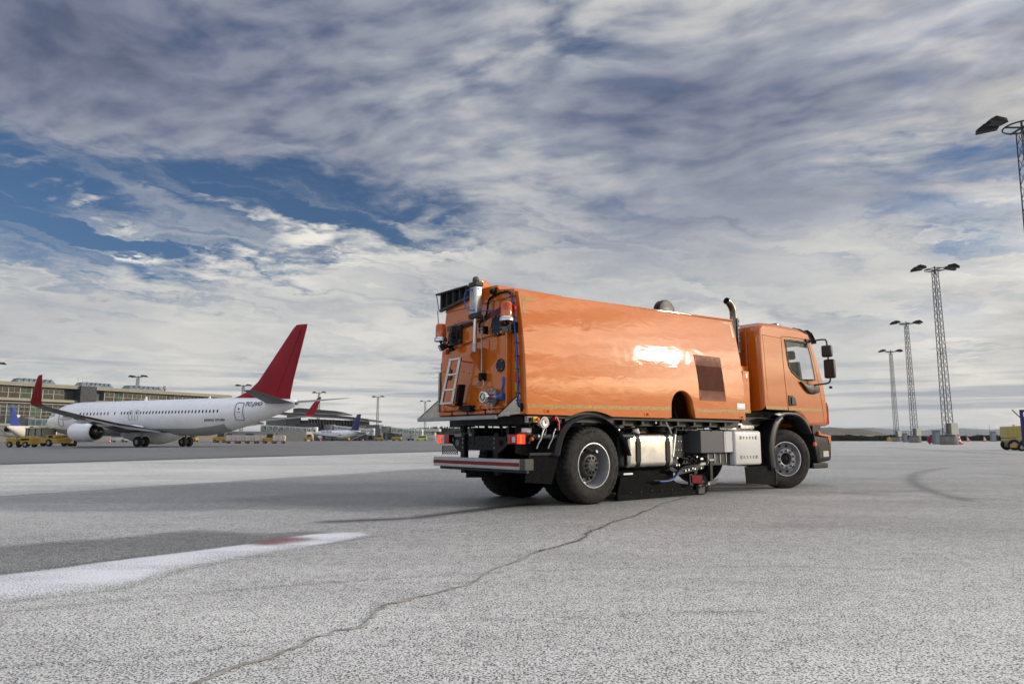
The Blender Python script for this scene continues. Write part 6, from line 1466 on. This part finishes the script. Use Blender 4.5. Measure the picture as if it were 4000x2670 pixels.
# gate stair tower, white hall, low sheds
g_ = pbox("gate_building", 1430, 1485, 1658, 1722, 312, 6, mat("mid_grey_wall", (.14, .142, .15), .5)); tag(g_, "grey gate building between the second and third jet bridges", "building")
pbox("gate_window", 1482, 1497, 1658, 1672, 311, .9, BRW, g_); pbox("gate_door", 1440, 1455, 1690, 1716, 311.8, .15, DRK, g_)
o = thing("white_hall", "white flat-roofed hall below the forest at the right end of the gates", "building", (at_y(1660, 1700, 330).x, 330, 0))
def wh(name, u0, u1, v0, v1, m, d0=0, d1=8, par=None):
    a, b = at_y(u0, v0, 330), at_y(u1, v1, 330); return MB().bb(a.x - o.location.x, b.x - o.location.x, d0, d1, max(0, b.z), a.z).build(name, m, par or o)
wh("hall_roof", 1560, 1716, 1674, 1684, mat("hall_roof_cream", (.55, .53, .46), .6), -2, 9); wh("hall_wall", 1570, 1697, 1684.2, 1722, BRW)
wh("roller_door", 1661, 1676, 1690, 1708, mat("door_white", (.6, .6, .56), .5), -.15, -.02); wh("wall_pilaster", 1689, 1697, 1684.2, 1696, FASC, -.3, -.02); wh("dark_base", 1676, 1700, 1709, 1722, GRW, -.4, -.16)
tag(pbox("long_shed", 1700, 1860, 1694, 1722, 345, 8, mat("shed_grey_green", (.16, .17, .15), .7)), "low grey shed glimpsed under the truck's rear", "building")
b = MB()
for i in range(6):
    for k in range(5):
        u = 1678 + 5 * i; a = at_y(u, 1718 - 4 * k, 325); b.box(a, (.55, .5, .28))
tag(b.build("stacked_barriers", mat("barrier_white", (.6, .6, .6), .5)), "stack of white barriers in front of the white hall", "barrier", kind='stuff')

# ---- floodlight masts
MST = mat("mast_dark_steel", (.050, .055, .065), .5, var=.1)
LMP = mat("floodlight_housing", (.008, .009, .010), .5)
CNC = mat("concrete_base", (.20, .19, .175), .8, var=.12, vscale=2, bump=.3, bscale=20)
def lattice(H, w0, w1, n, r):
    b = MB(); c = [(-1, -1), (1, -1), (1, 1), (-1, 1)]
    def P(k, t): w = (w0 + (w1 - w0) * t) / 2; return Vector((c[k][0] * w, c[k][1] * w, 1.0 + (H - 1.0) * t))
    for k in range(4): b.bar(P(k, 0), P(k, 1), .085)
    t = 0.0; ts = [0]
    for i in range(n): ts.append((i + 1) / n)
    for a, d in zip(ts[:-1], ts[1:]):
        for k in range(4): b.bar(P(k, a), P((k + 1) % 4, d), r); b.bar(P((k + 1) % 4, a), P(k, d), r)
    for tt in (.5,):
        for k in range(4): b.bar(P(k, tt), P((k + 1) % 4, tt), r * 2)
    b.bar(P(0, 0) + Vector((-.12, -.12, 0)), P(0, 1) + Vector((-.12, -.12, 0)), r * 2.2)     # cable riser
    return b
def mast(label, loc, rz, H=26.0, base=True, big=True, thin=False):
    m = thing("floodlight_mast", label, "light mast", loc, rz, "floodlight masts round the apron")
    lattice(H, 1.05, .62, 22, .028 if not thin else .035).build("lattice_tower", MST, m)
    R_ = 1.35; ring = MB().tube([(R_ * math.cos(2 * math.pi * i / 28), R_ * math.sin(2 * math.pi * i / 28), H + .35) for i in range(28)], .07, 6, closed=True)
    for a in (0, 90): c, s = math.cos(R(a)), math.sin(R(a)); ring.bar((-R_ * c, -R_ * s, H + .3), (R_ * c, R_ * s, H + .3), .12)
    ring.cyl((0, 0, H - .3), (0, 0, H + .9), .10, seg=8); ring.build("head_ring", MST, m)
    for a in (-28, 2, 158, 190):
        c, s = math.cos(R(a)), math.sin(R(a)); rr2 = R_ + (1.15 if a not in (90, 270) else .7)
        M = Matrix.Translation((rr2 * c, rr2 * s, H + .40)) @ Matrix.Rotation(R(a), 4, 'Z') @ Matrix.Rotation(R(5), 4, 'Y')
        b = MB().add([M @ Vector(p) for p in ((-.85, -.42, 0), (.75, -.30, -.05), (.75, .30, -.05), (-.85, .42, 0), (-.80, -.34, .40), (.10, -.30, .62), (.72, -.18, .24), (.72, .18, .24), (.10, .30, .62), (-.80, .34, .40))],
                     [(3, 2, 1, 0), (0, 1, 6, 5), (0, 5, 4), (3, 9, 8), (3, 8, 7, 2), (1, 2, 7, 6), (5, 6, 7, 8), (4, 5, 8, 9), (0, 4, 9, 3)])
        b.build("floodlight", LMP, m, bevel=.03)
    if base:
        MB().cyl((0, 0, 0), (0, 0, 1.22), 1.2, seg=32).build("concrete_base", CNC, m, bevel=.05, smooth=40)
        MB().cyl((0, 0, 1.23), (0, 0, 1.42), 1.16, 1.1, seg=24).build("base_rim", MST, m, smooth=40)
        MB().bb(-.12, .88, -1.05, -.45, 1.5, 3.2).build("control_cabinet", mat("cabinet_cream", (.72, .68, .56), .6, var=.05), m, bevel=.03)
        MB().bb(-.45, -.14, -1.0, -.5, 1.5, 3.12).build("cabinet_side", mat("cabinet_shadow_grey", (.16, .15, .13), .6), m, bevel=.03)  # cabinet's shaded side, its shade put in as a darker cream
    return m
def mast_at(label, u, v, H, **k):
    p = at_z(u, v, H); return mast(label, (p.x, p.y, 0), k.pop('rz', 0), H, **k)
M1 = mast_at("tallest complete floodlight mast, standing beside the striped cone", 3652, 1062, 26.0)
mast_at("middle floodlight mast of the three at the right, beside the yellow grit box", 3540, 1270, 26.0)
mast_at("smallest of the three floodlight masts at the right, nearest the truck", 3479, 1378, 26.0)
mast_at("near floodlight mast cut by the right edge of the photo", 3994, 512, 26.0, base=True)
for lab, u, v in (("floodlight mast above the terminal roof between the skylights", 540, 1476), ("floodlight mast just left of the red tail fin", 951, 1510), ("floodlight mast beside the jet's far red winglet", 1247, 1537),
                  ("floodlight mast behind the second jet bridge", 1477, 1553), ("floodlight mast by the white hall near the truck's tray", 1662, 1570), ("floodlight mast whose lamp shows at the far left edge", -22, 1428)):
    mast_at(lab, u, v, 22.0, base=False, thin=True)

# ---- hills, hedge, field, forest
def terrain(name, y, d, pts, m, jag=0.0, seed=1):
    rr = random.Random(seed); P = []
    us = np.arange(pts[0][0], pts[-1][0] + 1, 6.0)
    for u in us:
        v = float(np.interp(u, [p[0] for p in pts], [p[1] for p in pts])) + rr.uniform(-jag, jag); q = at_y(u, v, y); P.append(q)
    rows = [[Vector((q.x * (y - d) / y, y - d, -1)) for q in P], [Vector((q.x * (y - d * .45) / y, y - d * .45, q.z * .55)) for q in P], [q for q in P], [Vector((q.x, y + d, q.z * .5)) for q in P], [Vector((q.x, y + d * 2, -1)) for q in P]]
    return struct(MB().grid(rows).build(name, m, smooth=60))
terrain("far_hills", 4200, 500, [(2500, 1706), (3100, 1690), (3300, 1672), (3400, 1670), (3450, 1673), (3520, 1679), (3560, 1680), (3600, 1680), (3680, 1673), (3760, 1672), (3860, 1677), (3940, 1674), (4050, 1680), (4400, 1690)], mat("hazed_hill_forest", (.040, .060, .065), .95, var=.25, vscale=.004), 1.2, 3)  # some distance haze mixed into the forest colour as a blue tint
terrain("brown_field_hill", 1500, 200, [(3000, 1690), (3190, 1670), (3240, 1667), (3300, 1672), (3380, 1676), (3430, 1688), (3480, 1700), (3560, 1708)], mat("ploughed_slope", (.115, .095, .060), .95, var=.3, vscale=.02), 1.0, 4)
terrain("green_field", 900, 60, [(3120, 1699), (3430, 1698), (3470, 1702), (3600, 1706), (4300, 1706)], mat("pale_field", (.19, .185, .10), .95, var=.15, vscale=.02), .2, 5)
struct(MB().add([(60, 245, .06), (900, 245, .06), (1400, 520, .06), (90, 520, .06)], [(0, 1, 2, 3)]).build("grass_field", mat("airfield_grass", (.075, .085, .030), .95, var=.25, vscale=.3)))
def leafy(name, pts, size, m, seed, up=.5):
    rr = random.Random(seed); b = MB()
    for p in pts:
        s = size * rr.uniform(.5, 1.3); a = rr.uniform(0, 6.28); t = rr.uniform(-.6, .6); M = Matrix.Translation(p) @ Matrix.Rotation(a, 4, 'Z') @ Matrix.Rotation(t, 4, 'X')
        b.add([M @ Vector(q) for q in ((-s, 0, -s * up), (s, 0, -s * up * .7), (s * .3, 0, s * up))], [(0, 1, 2)])
    return b.build(name, m)
rr = random.Random(12); a, c = at_y(3080, 1700, 262), at_y(4260, 1700, 262); pts = []
for i in range(9000):
    t = rr.random(); h = 1.95 + .25 * math.sin(t * 40) + .15 * math.sin(t * 131); pts.append(Vector((a.x + (c.x - a.x) * t, 262 + rr.uniform(0, 2.5), rr.uniform(.05, h))))
hd = mat("hedge_green", (.032, .042, .016), .9, var=.4, vscale=.6)
hg = leafy("hedge", pts, .55, hd, 3); MB().bb(a.x, c.x, 263, 264.5, 0, 1.75).build("hedge_core", hd, hg)
tag(hg, "long dark green clipped hedge across the far edge of the apron", "hedge", kind='stuff')
# conifer forest behind the hall: one mass of separate crowns
rr = random.Random(2); b = MB(); 
for i in range(1100):
    y = rr.uniform(420, 560); u = rr.uniform(1380, 2450); g0 = max(0.2, np.interp(u, [1380, 1560, 1700, 1850, 2100, 2450], [.55, .8, .95, .85, .8, .6])); h = rr.uniform(6.4, 8.2) * g0 * (y / 420) ** .6; x = at_y(u, 1700, y).x; w = h * .24
    for k in range(4):
        z0 = h * (.12 + .22 * k); r0 = w * (1.1 - .23 * k); n = 7
        b.add([(x + r0 * math.cos(6.28 * q / n + k) * rr.uniform(.7, 1.2), y + r0 * math.sin(6.28 * q / n + k), z0 - rr.uniform(0, .5)) for q in range(n)] + [(x, y, z0 + h * .36)], [(q, (q + 1) % n, n) for q in range(n)])
tag(b.build("conifer_forest", mat("conifer_green", (.028, .045, .034), .95, var=.4, vscale=.2)), "dark conifer forest rising behind the gates", "forest", kind='stuff')
terrain("wooded_ridge", 760, 120, [(1000, 1704), (1300, 1690), (1500, 1678), (1700, 1672), (1850, 1670), (2100, 1676), (2500, 1690), (2800, 1702)], mat("ridge_wood", (.055, .075, .070), .95, var=.3, vscale=.03), 1.2, 8)

YEL = mat("equipment_yellow", (.43, .27, .035), .45, var=.12, dirt=.12)
YLL = mat("pale_yellow", (.60, .50, .12), .5, var=.1)
ORF = mat("cart_orange_frame", (.38, .17, .03), .5, var=.1)
SHT = mat("cart_sheet", (.50, .51, .52), .6, var=.12, vscale=2)
CGL = mat("vehicle_glass", (.04, .05, .055), .1, coat=.4)
def wheel(par, x, y, r, w=.18, name="wheel"):
    t = MB().lathe([(.5 * r, -w / 2), (.92 * r, -w / 2), (r, -w * .3), (r, w * .3), (.92 * r, w / 2), (.5 * r, w / 2)], (x, y, r), 'y', 20).build(name, TYR, par, smooth=35)
    MB().lathe([(0, -w * .42), (.5 * r, -w * .46), (.5 * r, w * .46), (0, w * .42)], (x, y, r), 'y', 14).build("hub", STRM, t, smooth=35)

# yellow aircraft tug at the nose gear
p = at_z(185, 1742, 0); tug = thing("aircraft_tug", "yellow pushback tug with glass cab and black tow bar at the big jet's nose wheel", "aircraft tug", (p.x, p.y, 0), R(-14))
MB().prism([(-2.7, .35), (-2.7, 1.15), (-1.9, 1.2), (-1.2, 1.25), (.4, .95), (2.4, .90), (2.6, .35)], -1.1, 1.1, 'y').build("body", YEL, tug, bevel=.06)
MB().prism([(-2.3, 1.16), (-2.2, 2.05), (-.15, 2.05), (.1, 1.0)], -.95, .95, 'y').build("cab_glass", mat("cab_tint", (.30, .31, .28), .1, coat=.4, var=.3), tug)
b = MB()
for x in (-2.28, -1.85, -.9, 0.0):
    for y in (-.96, .96): b.bar((x, y, 1.15), (x * .97 - .02, y, 2.06), .07)
b.build("cab_pillars", BLK, tug); MB().bb(-2.4, -.05, -1.05, 1.05, 2.06, 2.16).build("cab_roof", YLL, tug, bevel=.03)
b = MB(); b.bb(-1.9, -1.7, -.6, .6, 2.17, 2.27); b.build("roof_beacon", REDL, tug); MB().bb(-1.0, -.6, -.5, .5, 2.17, 2.25).build("roof_lamp", BLK, tug)
for x in (-1.75, 1.35):
    for y in (-1.05, 1.05): wheel(tug, x, y, .42, .3)
MB().bb(-2.72, -2.6, -.9, .9, .45, .8).build("grille", BLK, tug); MB().cyl((-1.35, -1.12, .86), (-1.35, -1.16, .86), .12, seg=14).build("headlight", WHL, tug)
MB().bb(.5, 1.9, -.8, .8, .96, 1.3).build("rear_housing", YEL, tug, bevel=.05); MB().bb(.9, 1.5, -.82, -.8, 1.0, 1.25).build("vent", BLK, tug)
p = at_z(250, 1741, 0); tb_ = thing("tow_bar", "black tow bar lying between the yellow tug and the jet's nose wheel", "tow bar", (p.x, p.y, 0), R(-20)); MB().bb(-1.3, 2.0, -.12, .12, .35, .62).build("bar", BLK, tb_, bevel=.03)
for y in (-.3, .3): wheel(tb_, 1.2, y, .26, .14)
p = at_z(165, 1745, 0); st_ = thing("service_tractor", "low boxy yellow tractor in front of the larger aircraft tug", "tractor", (p.x, p.y - 3, 0), R(-6))
MB().bb(-1.5, -.35, -.6, .6, .3, .95).build("engine_hood", YEL, st_, bevel=.05); MB().bb(.1, 1.3, -.6, .6, .3, 1.0).build("rear_body", YEL, st_, bevel=.05); MB().bb(-.4, .2, -.55, .55, .3, .6).build("footwell", BLK, st_)
MB().tube([(-.35, -.5, .9), (-.3, -.5, 1.0), (-.1, -.4, 1.1)], .03).build("steering_column", BLK, st_)
for x in (-1.0, .75):
    for y in (-.6, .6): wheel(st_, x, y, .3, .2)
MB().bb(.2, 1.1, -.62, -.6, .72, .9).build("lettering_plate", BLK, st_)

# baggage carts in a train with a tractor
def cart(label, u, v, rz=R(6)):
    p = at_z(u, v, 0); o = thing("baggage_cart", label, "baggage cart", (p.x, p.y, 0), rz, "baggage carts coupled in a train")
    MB().bb(-1.1, 1.1, -.7, .7, .38, .50).build("frame", ORF, o)
    MB().prism([(-1.05, .51), (-1.05, 1.35), (-.9, 1.5), (.9, 1.5), (1.05, 1.35), (1.05, .51)], -.65, .65, 'y').build("sheeted_box", SHT, o, bevel=.04)
    b = MB()
    for x in (-1.07, 0, 1.07): b.bar((x, -.68, .5), (x, -.68, 1.42), .06)
    b.build("side_posts", ORF, o)
    for x in (-.75, .75):
        for y in (-.6, .6): wheel(o, x, y, .22, .14)
    MB().bar((-1.1, 0, .4), (-1.75, 0, .38), .06).build("drawbar", ORF, o); return o
c0 = cart("sheeted baggage cart with white side, last in the train at the right", 1090, 1731)
for lab, u in (("sheeted baggage cart just left of the small yellow tractor", 1020), ("third sheeted baggage cart left of the tractor's cart", 983), ("blue-grey sheeted cart, fourth from the train's right end", 949), ("leftmost pale sheeted baggage cart of the train", 908)):
    p = at_z(u, 1731, 0); dup(c0, lab, (p.x, p.y, 0), R(6))
def tractor(label, u, v, col=YEL, rz=R(4)):
    p = at_z(u, v, 0); o = thing("baggage_tractor", label, "tractor", (p.x, p.y, 0), rz, "yellow baggage tractors on the far apron")
    MB().prism([(-1.3, .35), (-1.3, 1.0), (-.3, 1.1), (1.2, 1.05), (1.2, .35)], -.6, .6, 'y').build("body", col, o, bevel=.05)
    MB().prism([(-.5, 1.1), (-.35, 1.75), (.75, 1.75), (.85, 1.08)], -.5, .5, 'y').build("cab_glass", CGL, o); MB().bb(-.45, .85, -.58, .58, 1.76, 1.84).build("cab_roof", col, o)
    for x in (-.85, .8):
        for y in (-.55, .55): wheel(o, x, y, .3, .18)
    return o
tr0 = tractor("small yellow baggage tractor between two sheeted carts", 1053, 1731)
for lab, u, v, sc in (("blurred yellow tractor at the left end of the baggage train", 862, 1728, 1.2), ("yellow tractor below the jet's rear fuselage", 752, 1724, 1.2), ("yellow loader left of the first jet bridge's stairs", 1205, 1722, 1.3), ("yellow tractor under the regional jet's tail", 1350, 1721, 1.2),
                  ("yellow tractor beside the gate building", 1480, 1721, 1.3), ("yellow loader below the third jet bridge", 1550, 1721, 1.5), ("yellow tractor seen between the big jet's landing gears", 595, 1726, 1.2)):
    p = at_z(u, v, 0); dup(tr0, lab, (p.x, p.y, 0), R(random.uniform(-15, 15)), scale=sc)
def van(label, u, v, m, name="service_van", cat="van"):
    p = at_z(u, v, 0); o = thing(name, label, cat, (p.x, p.y, 0), R(3))
    MB().prism([(-2.3, .4), (-2.3, 1.1), (-1.5, 1.25), (-1.0, 2.1), (2.2, 2.15), (2.3, .4)], -.95, .95, 'y').build("body", m, o, bevel=.08)
    MB().prism([(-1.38, 1.28), (-.95, 1.95), (1.9, 1.95), (1.9, 1.3)], -.97, .97, 'y').build("windows", CGL, o)
    for x in (-1.5, 1.5):
        for y in (-.9, .9): wheel(o, x, y, .36, .22)
    return o
van("lime yellow van parked by the white hall", 1646, 1720.6, mat("lime_yellow", (.55, .60, .10), .4)); van("white service van between the jet's engine and main gear", 462, 1726, BRW)

# cones
CR = mat("cone_red", (.50, .02, .018), .5, var=.1); CW = mat("cone_white", (.7, .68, .66), .5)
def cone(label, u, v, h, rx=0.0):
    p = at_z(u, v, 0); o = thing("traffic_cone", label, "traffic cone", (p.x, p.y, 0), 0, "red and white traffic cones"); o.scale = (h, h, h)
    MB().lathe([(.30, .05), (.26, .10), (.22, .26)], seg=20, axis='z').build("cone_body", CR, o, smooth=40)
    MB().lathe([(.22, .26), (.172, .44)], seg=20, axis='z').build("white_band", CW, o, smooth=40); MB().lathe([(.172, .44), (.13, .60)], seg=20, axis='z').build("red_band", CR, o, smooth=40)
    MB().lathe([(.13, .60), (.09, .76)], seg=20, axis='z').build("white_band", CW, o, smooth=40); MB().lathe([(.09, .76), (.04, 1.0), (0, 1.0)], seg=20, axis='z').build("tip", CR, o, smooth=40)
    MB().lathe([(0, 0), (.38, 0), (.38, .12), (.30, .14)], seg=20, axis='z').build("cone_foot", CR, o, smooth=40); return o
k0 = cone("large red and white cone at the foot of the tallest complete mast", 3746, 1734.5, 1.65)
def conec(lab, u, v, h, tilt=0): p = at_z(u, v, 0); c = dup(k0, lab, (p.x, p.y, 0), 0, scale=h); c.rotation_euler = (0, R(tilt), 0); return c
conec("leaning cone between the tall mast and the grey cabinet, nearer the mast", 3783, 1722.5, 1.7, -12); conec("faded cone left of the lone grey cabinet", 3848, 1723, 1.7, -8)
conec("tiny cone in front of the regional jet's engine", 1252, 1722, .9); conec("tiny cone below the gate building's stairs", 1418, 1722, .9); conec("tiny cone between the jet's engine and main gear", 429, 1728, .9)
cn = conec("large cone leaning on the yellow ground power unit", 3992, 1746, 1.45, -14); cn.location.z = .45
conec("leaning cone beside the smallest right mast's base", 3478, 1722.5, 1.8, -14)
# grey pillars, crates
def pillar(label, u, v, h, w=.8, m=None):
    p = at_z(u, v, 0); o = thing("utility_cabinet", label, "cabinet", (p.x, p.y, 0), 0, "grey utility cabinets on the apron"); m = m or mat("pillar_grey", (.17, .20, .23), .5, var=.1)
    MB().bb(-w / 2, w / 2, -.35, .35, 0, h).build("housing", m, o, bevel=.03); MB().bb(-w * .32, w * .32, -.37, -.352, h * .1, h * .85).build("door", mat("pillar_door_grey", (.23, .26, .29), .5), o); MB().bb(-w * .54, w * .54, -.39, .39, h + .002, h + .08).build("cap", GRW, o); return o
pillar("grey utility cabinet left of the tallest complete mast's base", 3660, 1734, 2.15, .95); pillar("grey utility cabinet left of the yellow grit box", 3536, 1726.5, 2.1, .9); pillar("lone grey utility cabinet before the hedge, left of the yellow power unit", 3881, 1723.5, 3.0, 1.5)
p = at_z(3576, 1725.6, 0); gb_ = thing("grit_box", "yellow grit box at the foot of the middle right mast", "grit box", (p.x, p.y, 0)); MB().prism([(-1.0, .15), (-1.05, .9), (-.95, 1.35), (.95, 1.35), (1.05, .9), (1.0, .15)], -.6, .6, 'y').build("box", mat("grit_yellow", (.65, .38, .02), .45), gb_, bevel=.05); MB().bb(-1.05, 1.05, -.65, .65, 1.352, 1.48).build("lid", YEL, gb_, bevel=.03); MB().bb(-.8, .8, -.5, .5, 0, .15).build("feet", BLK, gb_)
p = at_z(3645, 1733.5, 0); ct = thing("hose_cart", "dark red hose cart left of the tallest complete mast", "cart", (p.x - .4, p.y, 0)); MB().bb(-.4, .4, -.3, .3, .25, 1.2).build("body", mat("cart_dark_red", (.22, .02, .05), .5), ct, bevel=.1); MB().tube([(.3, 0, 1.1), (.7, 0, 1.55), (.9, 0, 1.5)], .04).build("handle", BLK, ct)
for x in (-.3, .3): wheel(ct, x, -.3, .2, .1)
p = at_z(3551, 1725.8, 0); bb_ = thing("blue_bin", "small blue bin beside the yellow grit box", "bin", (p.x, p.y, 0)); MB().prism([(-.35, 0), (-.42, .75), (.42, .75), (.35, 0)], -.3, .3, 'y').build("bin_body", mat("bin_blue", (.03, .10, .40), .5), bb_, bevel=.03); MB().bb(-.25, .25, -.33, -.302, .3, .5).build("bin_label", WHT, bb_)
# far posts behind the hedge
for lab, u, v0, y in (("thin pole behind the hedge nearest the tall mast", 3771, 1668, 300), ("curved top pole behind the hedge in the gap between the leaning cones", 3815, 1668, 300), ("forked pole behind the hedge by the lone grey cabinet", 3864, 1660, 290), ("short pole behind the hedge near the smallest right mast", 3526, 1662, 300), ("low post in the field just right of the truck's bumper", 3244, 1690, 300)):
    p = at_y(u, v0, y); o = thing("perimeter_pole", lab, "pole", (p.x, y, 0), 0, "thin poles beyond the hedge"); MB().cyl((0, 0, 0), (0, 0, p.z), .09, .06, seg=8).build("pole", MUL, o); MB().tube([(0, 0, p.z), (-.15, 0, p.z + .15), (-.5, 0, p.z + .1)], .05, 6).build("pole_head", MUL, o)
# striped barrier row left of the middle mast and at the smallest mast
p = at_z(3500, 1722.6, 0); br = thing("warning_barrier", "yellow and black warning barrier at the smallest right mast", "barrier", (p.x - 2.0, p.y, 0)); MB().bb(-1, 1, -.1, .1, .2, 1.2).build("board", YEL, br); MB().bb(-.9, -.8, -.3, .3, 0, .2).build("foot", BLK, br); MB().bb(.8, .9, -.3, .3, 0, .2).build("foot", BLK, br)

# yellow ground power unit with blue frame cut by the right edge
p = at_z(3985, 1757, 0); gp_ = thing("ground_power_unit", "yellow wheeled ground power unit with raised black drawbar at the right edge", "power unit", (p.x, p.y, 0), R(-14))
MB().bb(-1.05, .25, -.7, .7, .95, 1.85).build("upper_housing", mat("gpu_yellow", (.40, .33, .09), .45, var=.1, dirt=.1), gp_, bevel=.06); MB().prism([(-1.0, .93), (-1.0, .75), (-.75, .45), (.9, .45), (.9, .93)], -.72, .72, 'y').build("lower_body", mat("gpu_yellow", (.40, .33, .09), .45), gp_, bevel=.04)
MB().bb(.10, .45, -.72, .72, .96, 1.9).build("side_panel", mat("gpu_ochre", (.42, .22, .02), .5), gp_, bevel=.04)
for x in (-.65, .10):
    for y in (-.68, .68): wheel(gp_, x, y, .42, .2)
MB().tube([(.9, -.2, 1.6), (.4, -.3, 2.2), (-.45, -.4, 3.15)], .04, 8).build("drawbar", BLK, gp_); MB().tube(smoothpath([(.3, -.5, 1.95), (.5, -.5, 1.7), (.8, -.5, 1.9), (1.2, -.4, 1.4)], 5), .05, 8).build("power_cable", mat("cable_red", (.3, .03, .03), .5), gp_, smooth=60)
MB().bb(-.35, -.25, -.1, .1, 1.86, 2.0).build("filler_stub", YLL, gp_)
b = MB(); b.bar((.38, -.74, .5), (.75, -.74, .5), .05); b.bar((.38, -.74, .4), (.45, -.74, 1.7), .05); b.build("side_rail", STL, gp_)
p = at_z(4010, 1761, 0); fk = thing("blue_framed_cart", "cart with dark blue upright frame and pale grey panel at the extreme right edge", "cart", (p.x + .15, p.y, 0), R(-8))
b = MB(); b.bb(-.55, -.38, -.5, -.35, .3, 2.95); b.bb(-.55, 1.4, -.5, -.35, 2.80, 2.97); b.bb(1.25, 1.4, -.5, -.35, .3, 2.8); b.build("upright_frame", mat("frame_navy", (.03, .03, .12), .4), fk)
MB().bb(-.37, 1.3, -.48, -.38, .55, 1.35).build("front_panel", mat("panel_pale_blue", (.26, .31, .40), .5), fk); MB().bb(-.1, .9, -.3, .4, 1.36, 2.5).build("machine_block", mat("machine_khaki", (.14, .13, .09), .6), fk, bevel=.05); MB().bb(-1.0, 1.2, -.3, .4, .25, .5).build("chassis", YEL, fk)
for x in (-.6, .9): wheel(fk, x, -.3, .28, .18)

# ------------------------------------------------------------------ thin air that lets the far hills fade
def build_haze():
    m = bpy.data.materials.new("haze"); m.use_nodes = True; nt = m.node_tree; nt.nodes.clear()
    o = nt.nodes.new('ShaderNodeOutputMaterial'); v = nt.nodes.new('ShaderNodeVolumePrincipled')
    v.inputs['Color'].default_value = (.80, .86, .95, 1); v.inputs['Density'].default_value = .00010; v.inputs['Anisotropy'].default_value = .2
    nt.links.new(v.outputs[0], o.inputs['Volume'])
    h = MB().bb(-14000, 14000, -14000, 16000, -1.1, 85).build("haze", m); h['kind'] = 'stuff'
    tag(h, "thin pale haze in the distant air over the apron and hills", "haze")
build_haze()
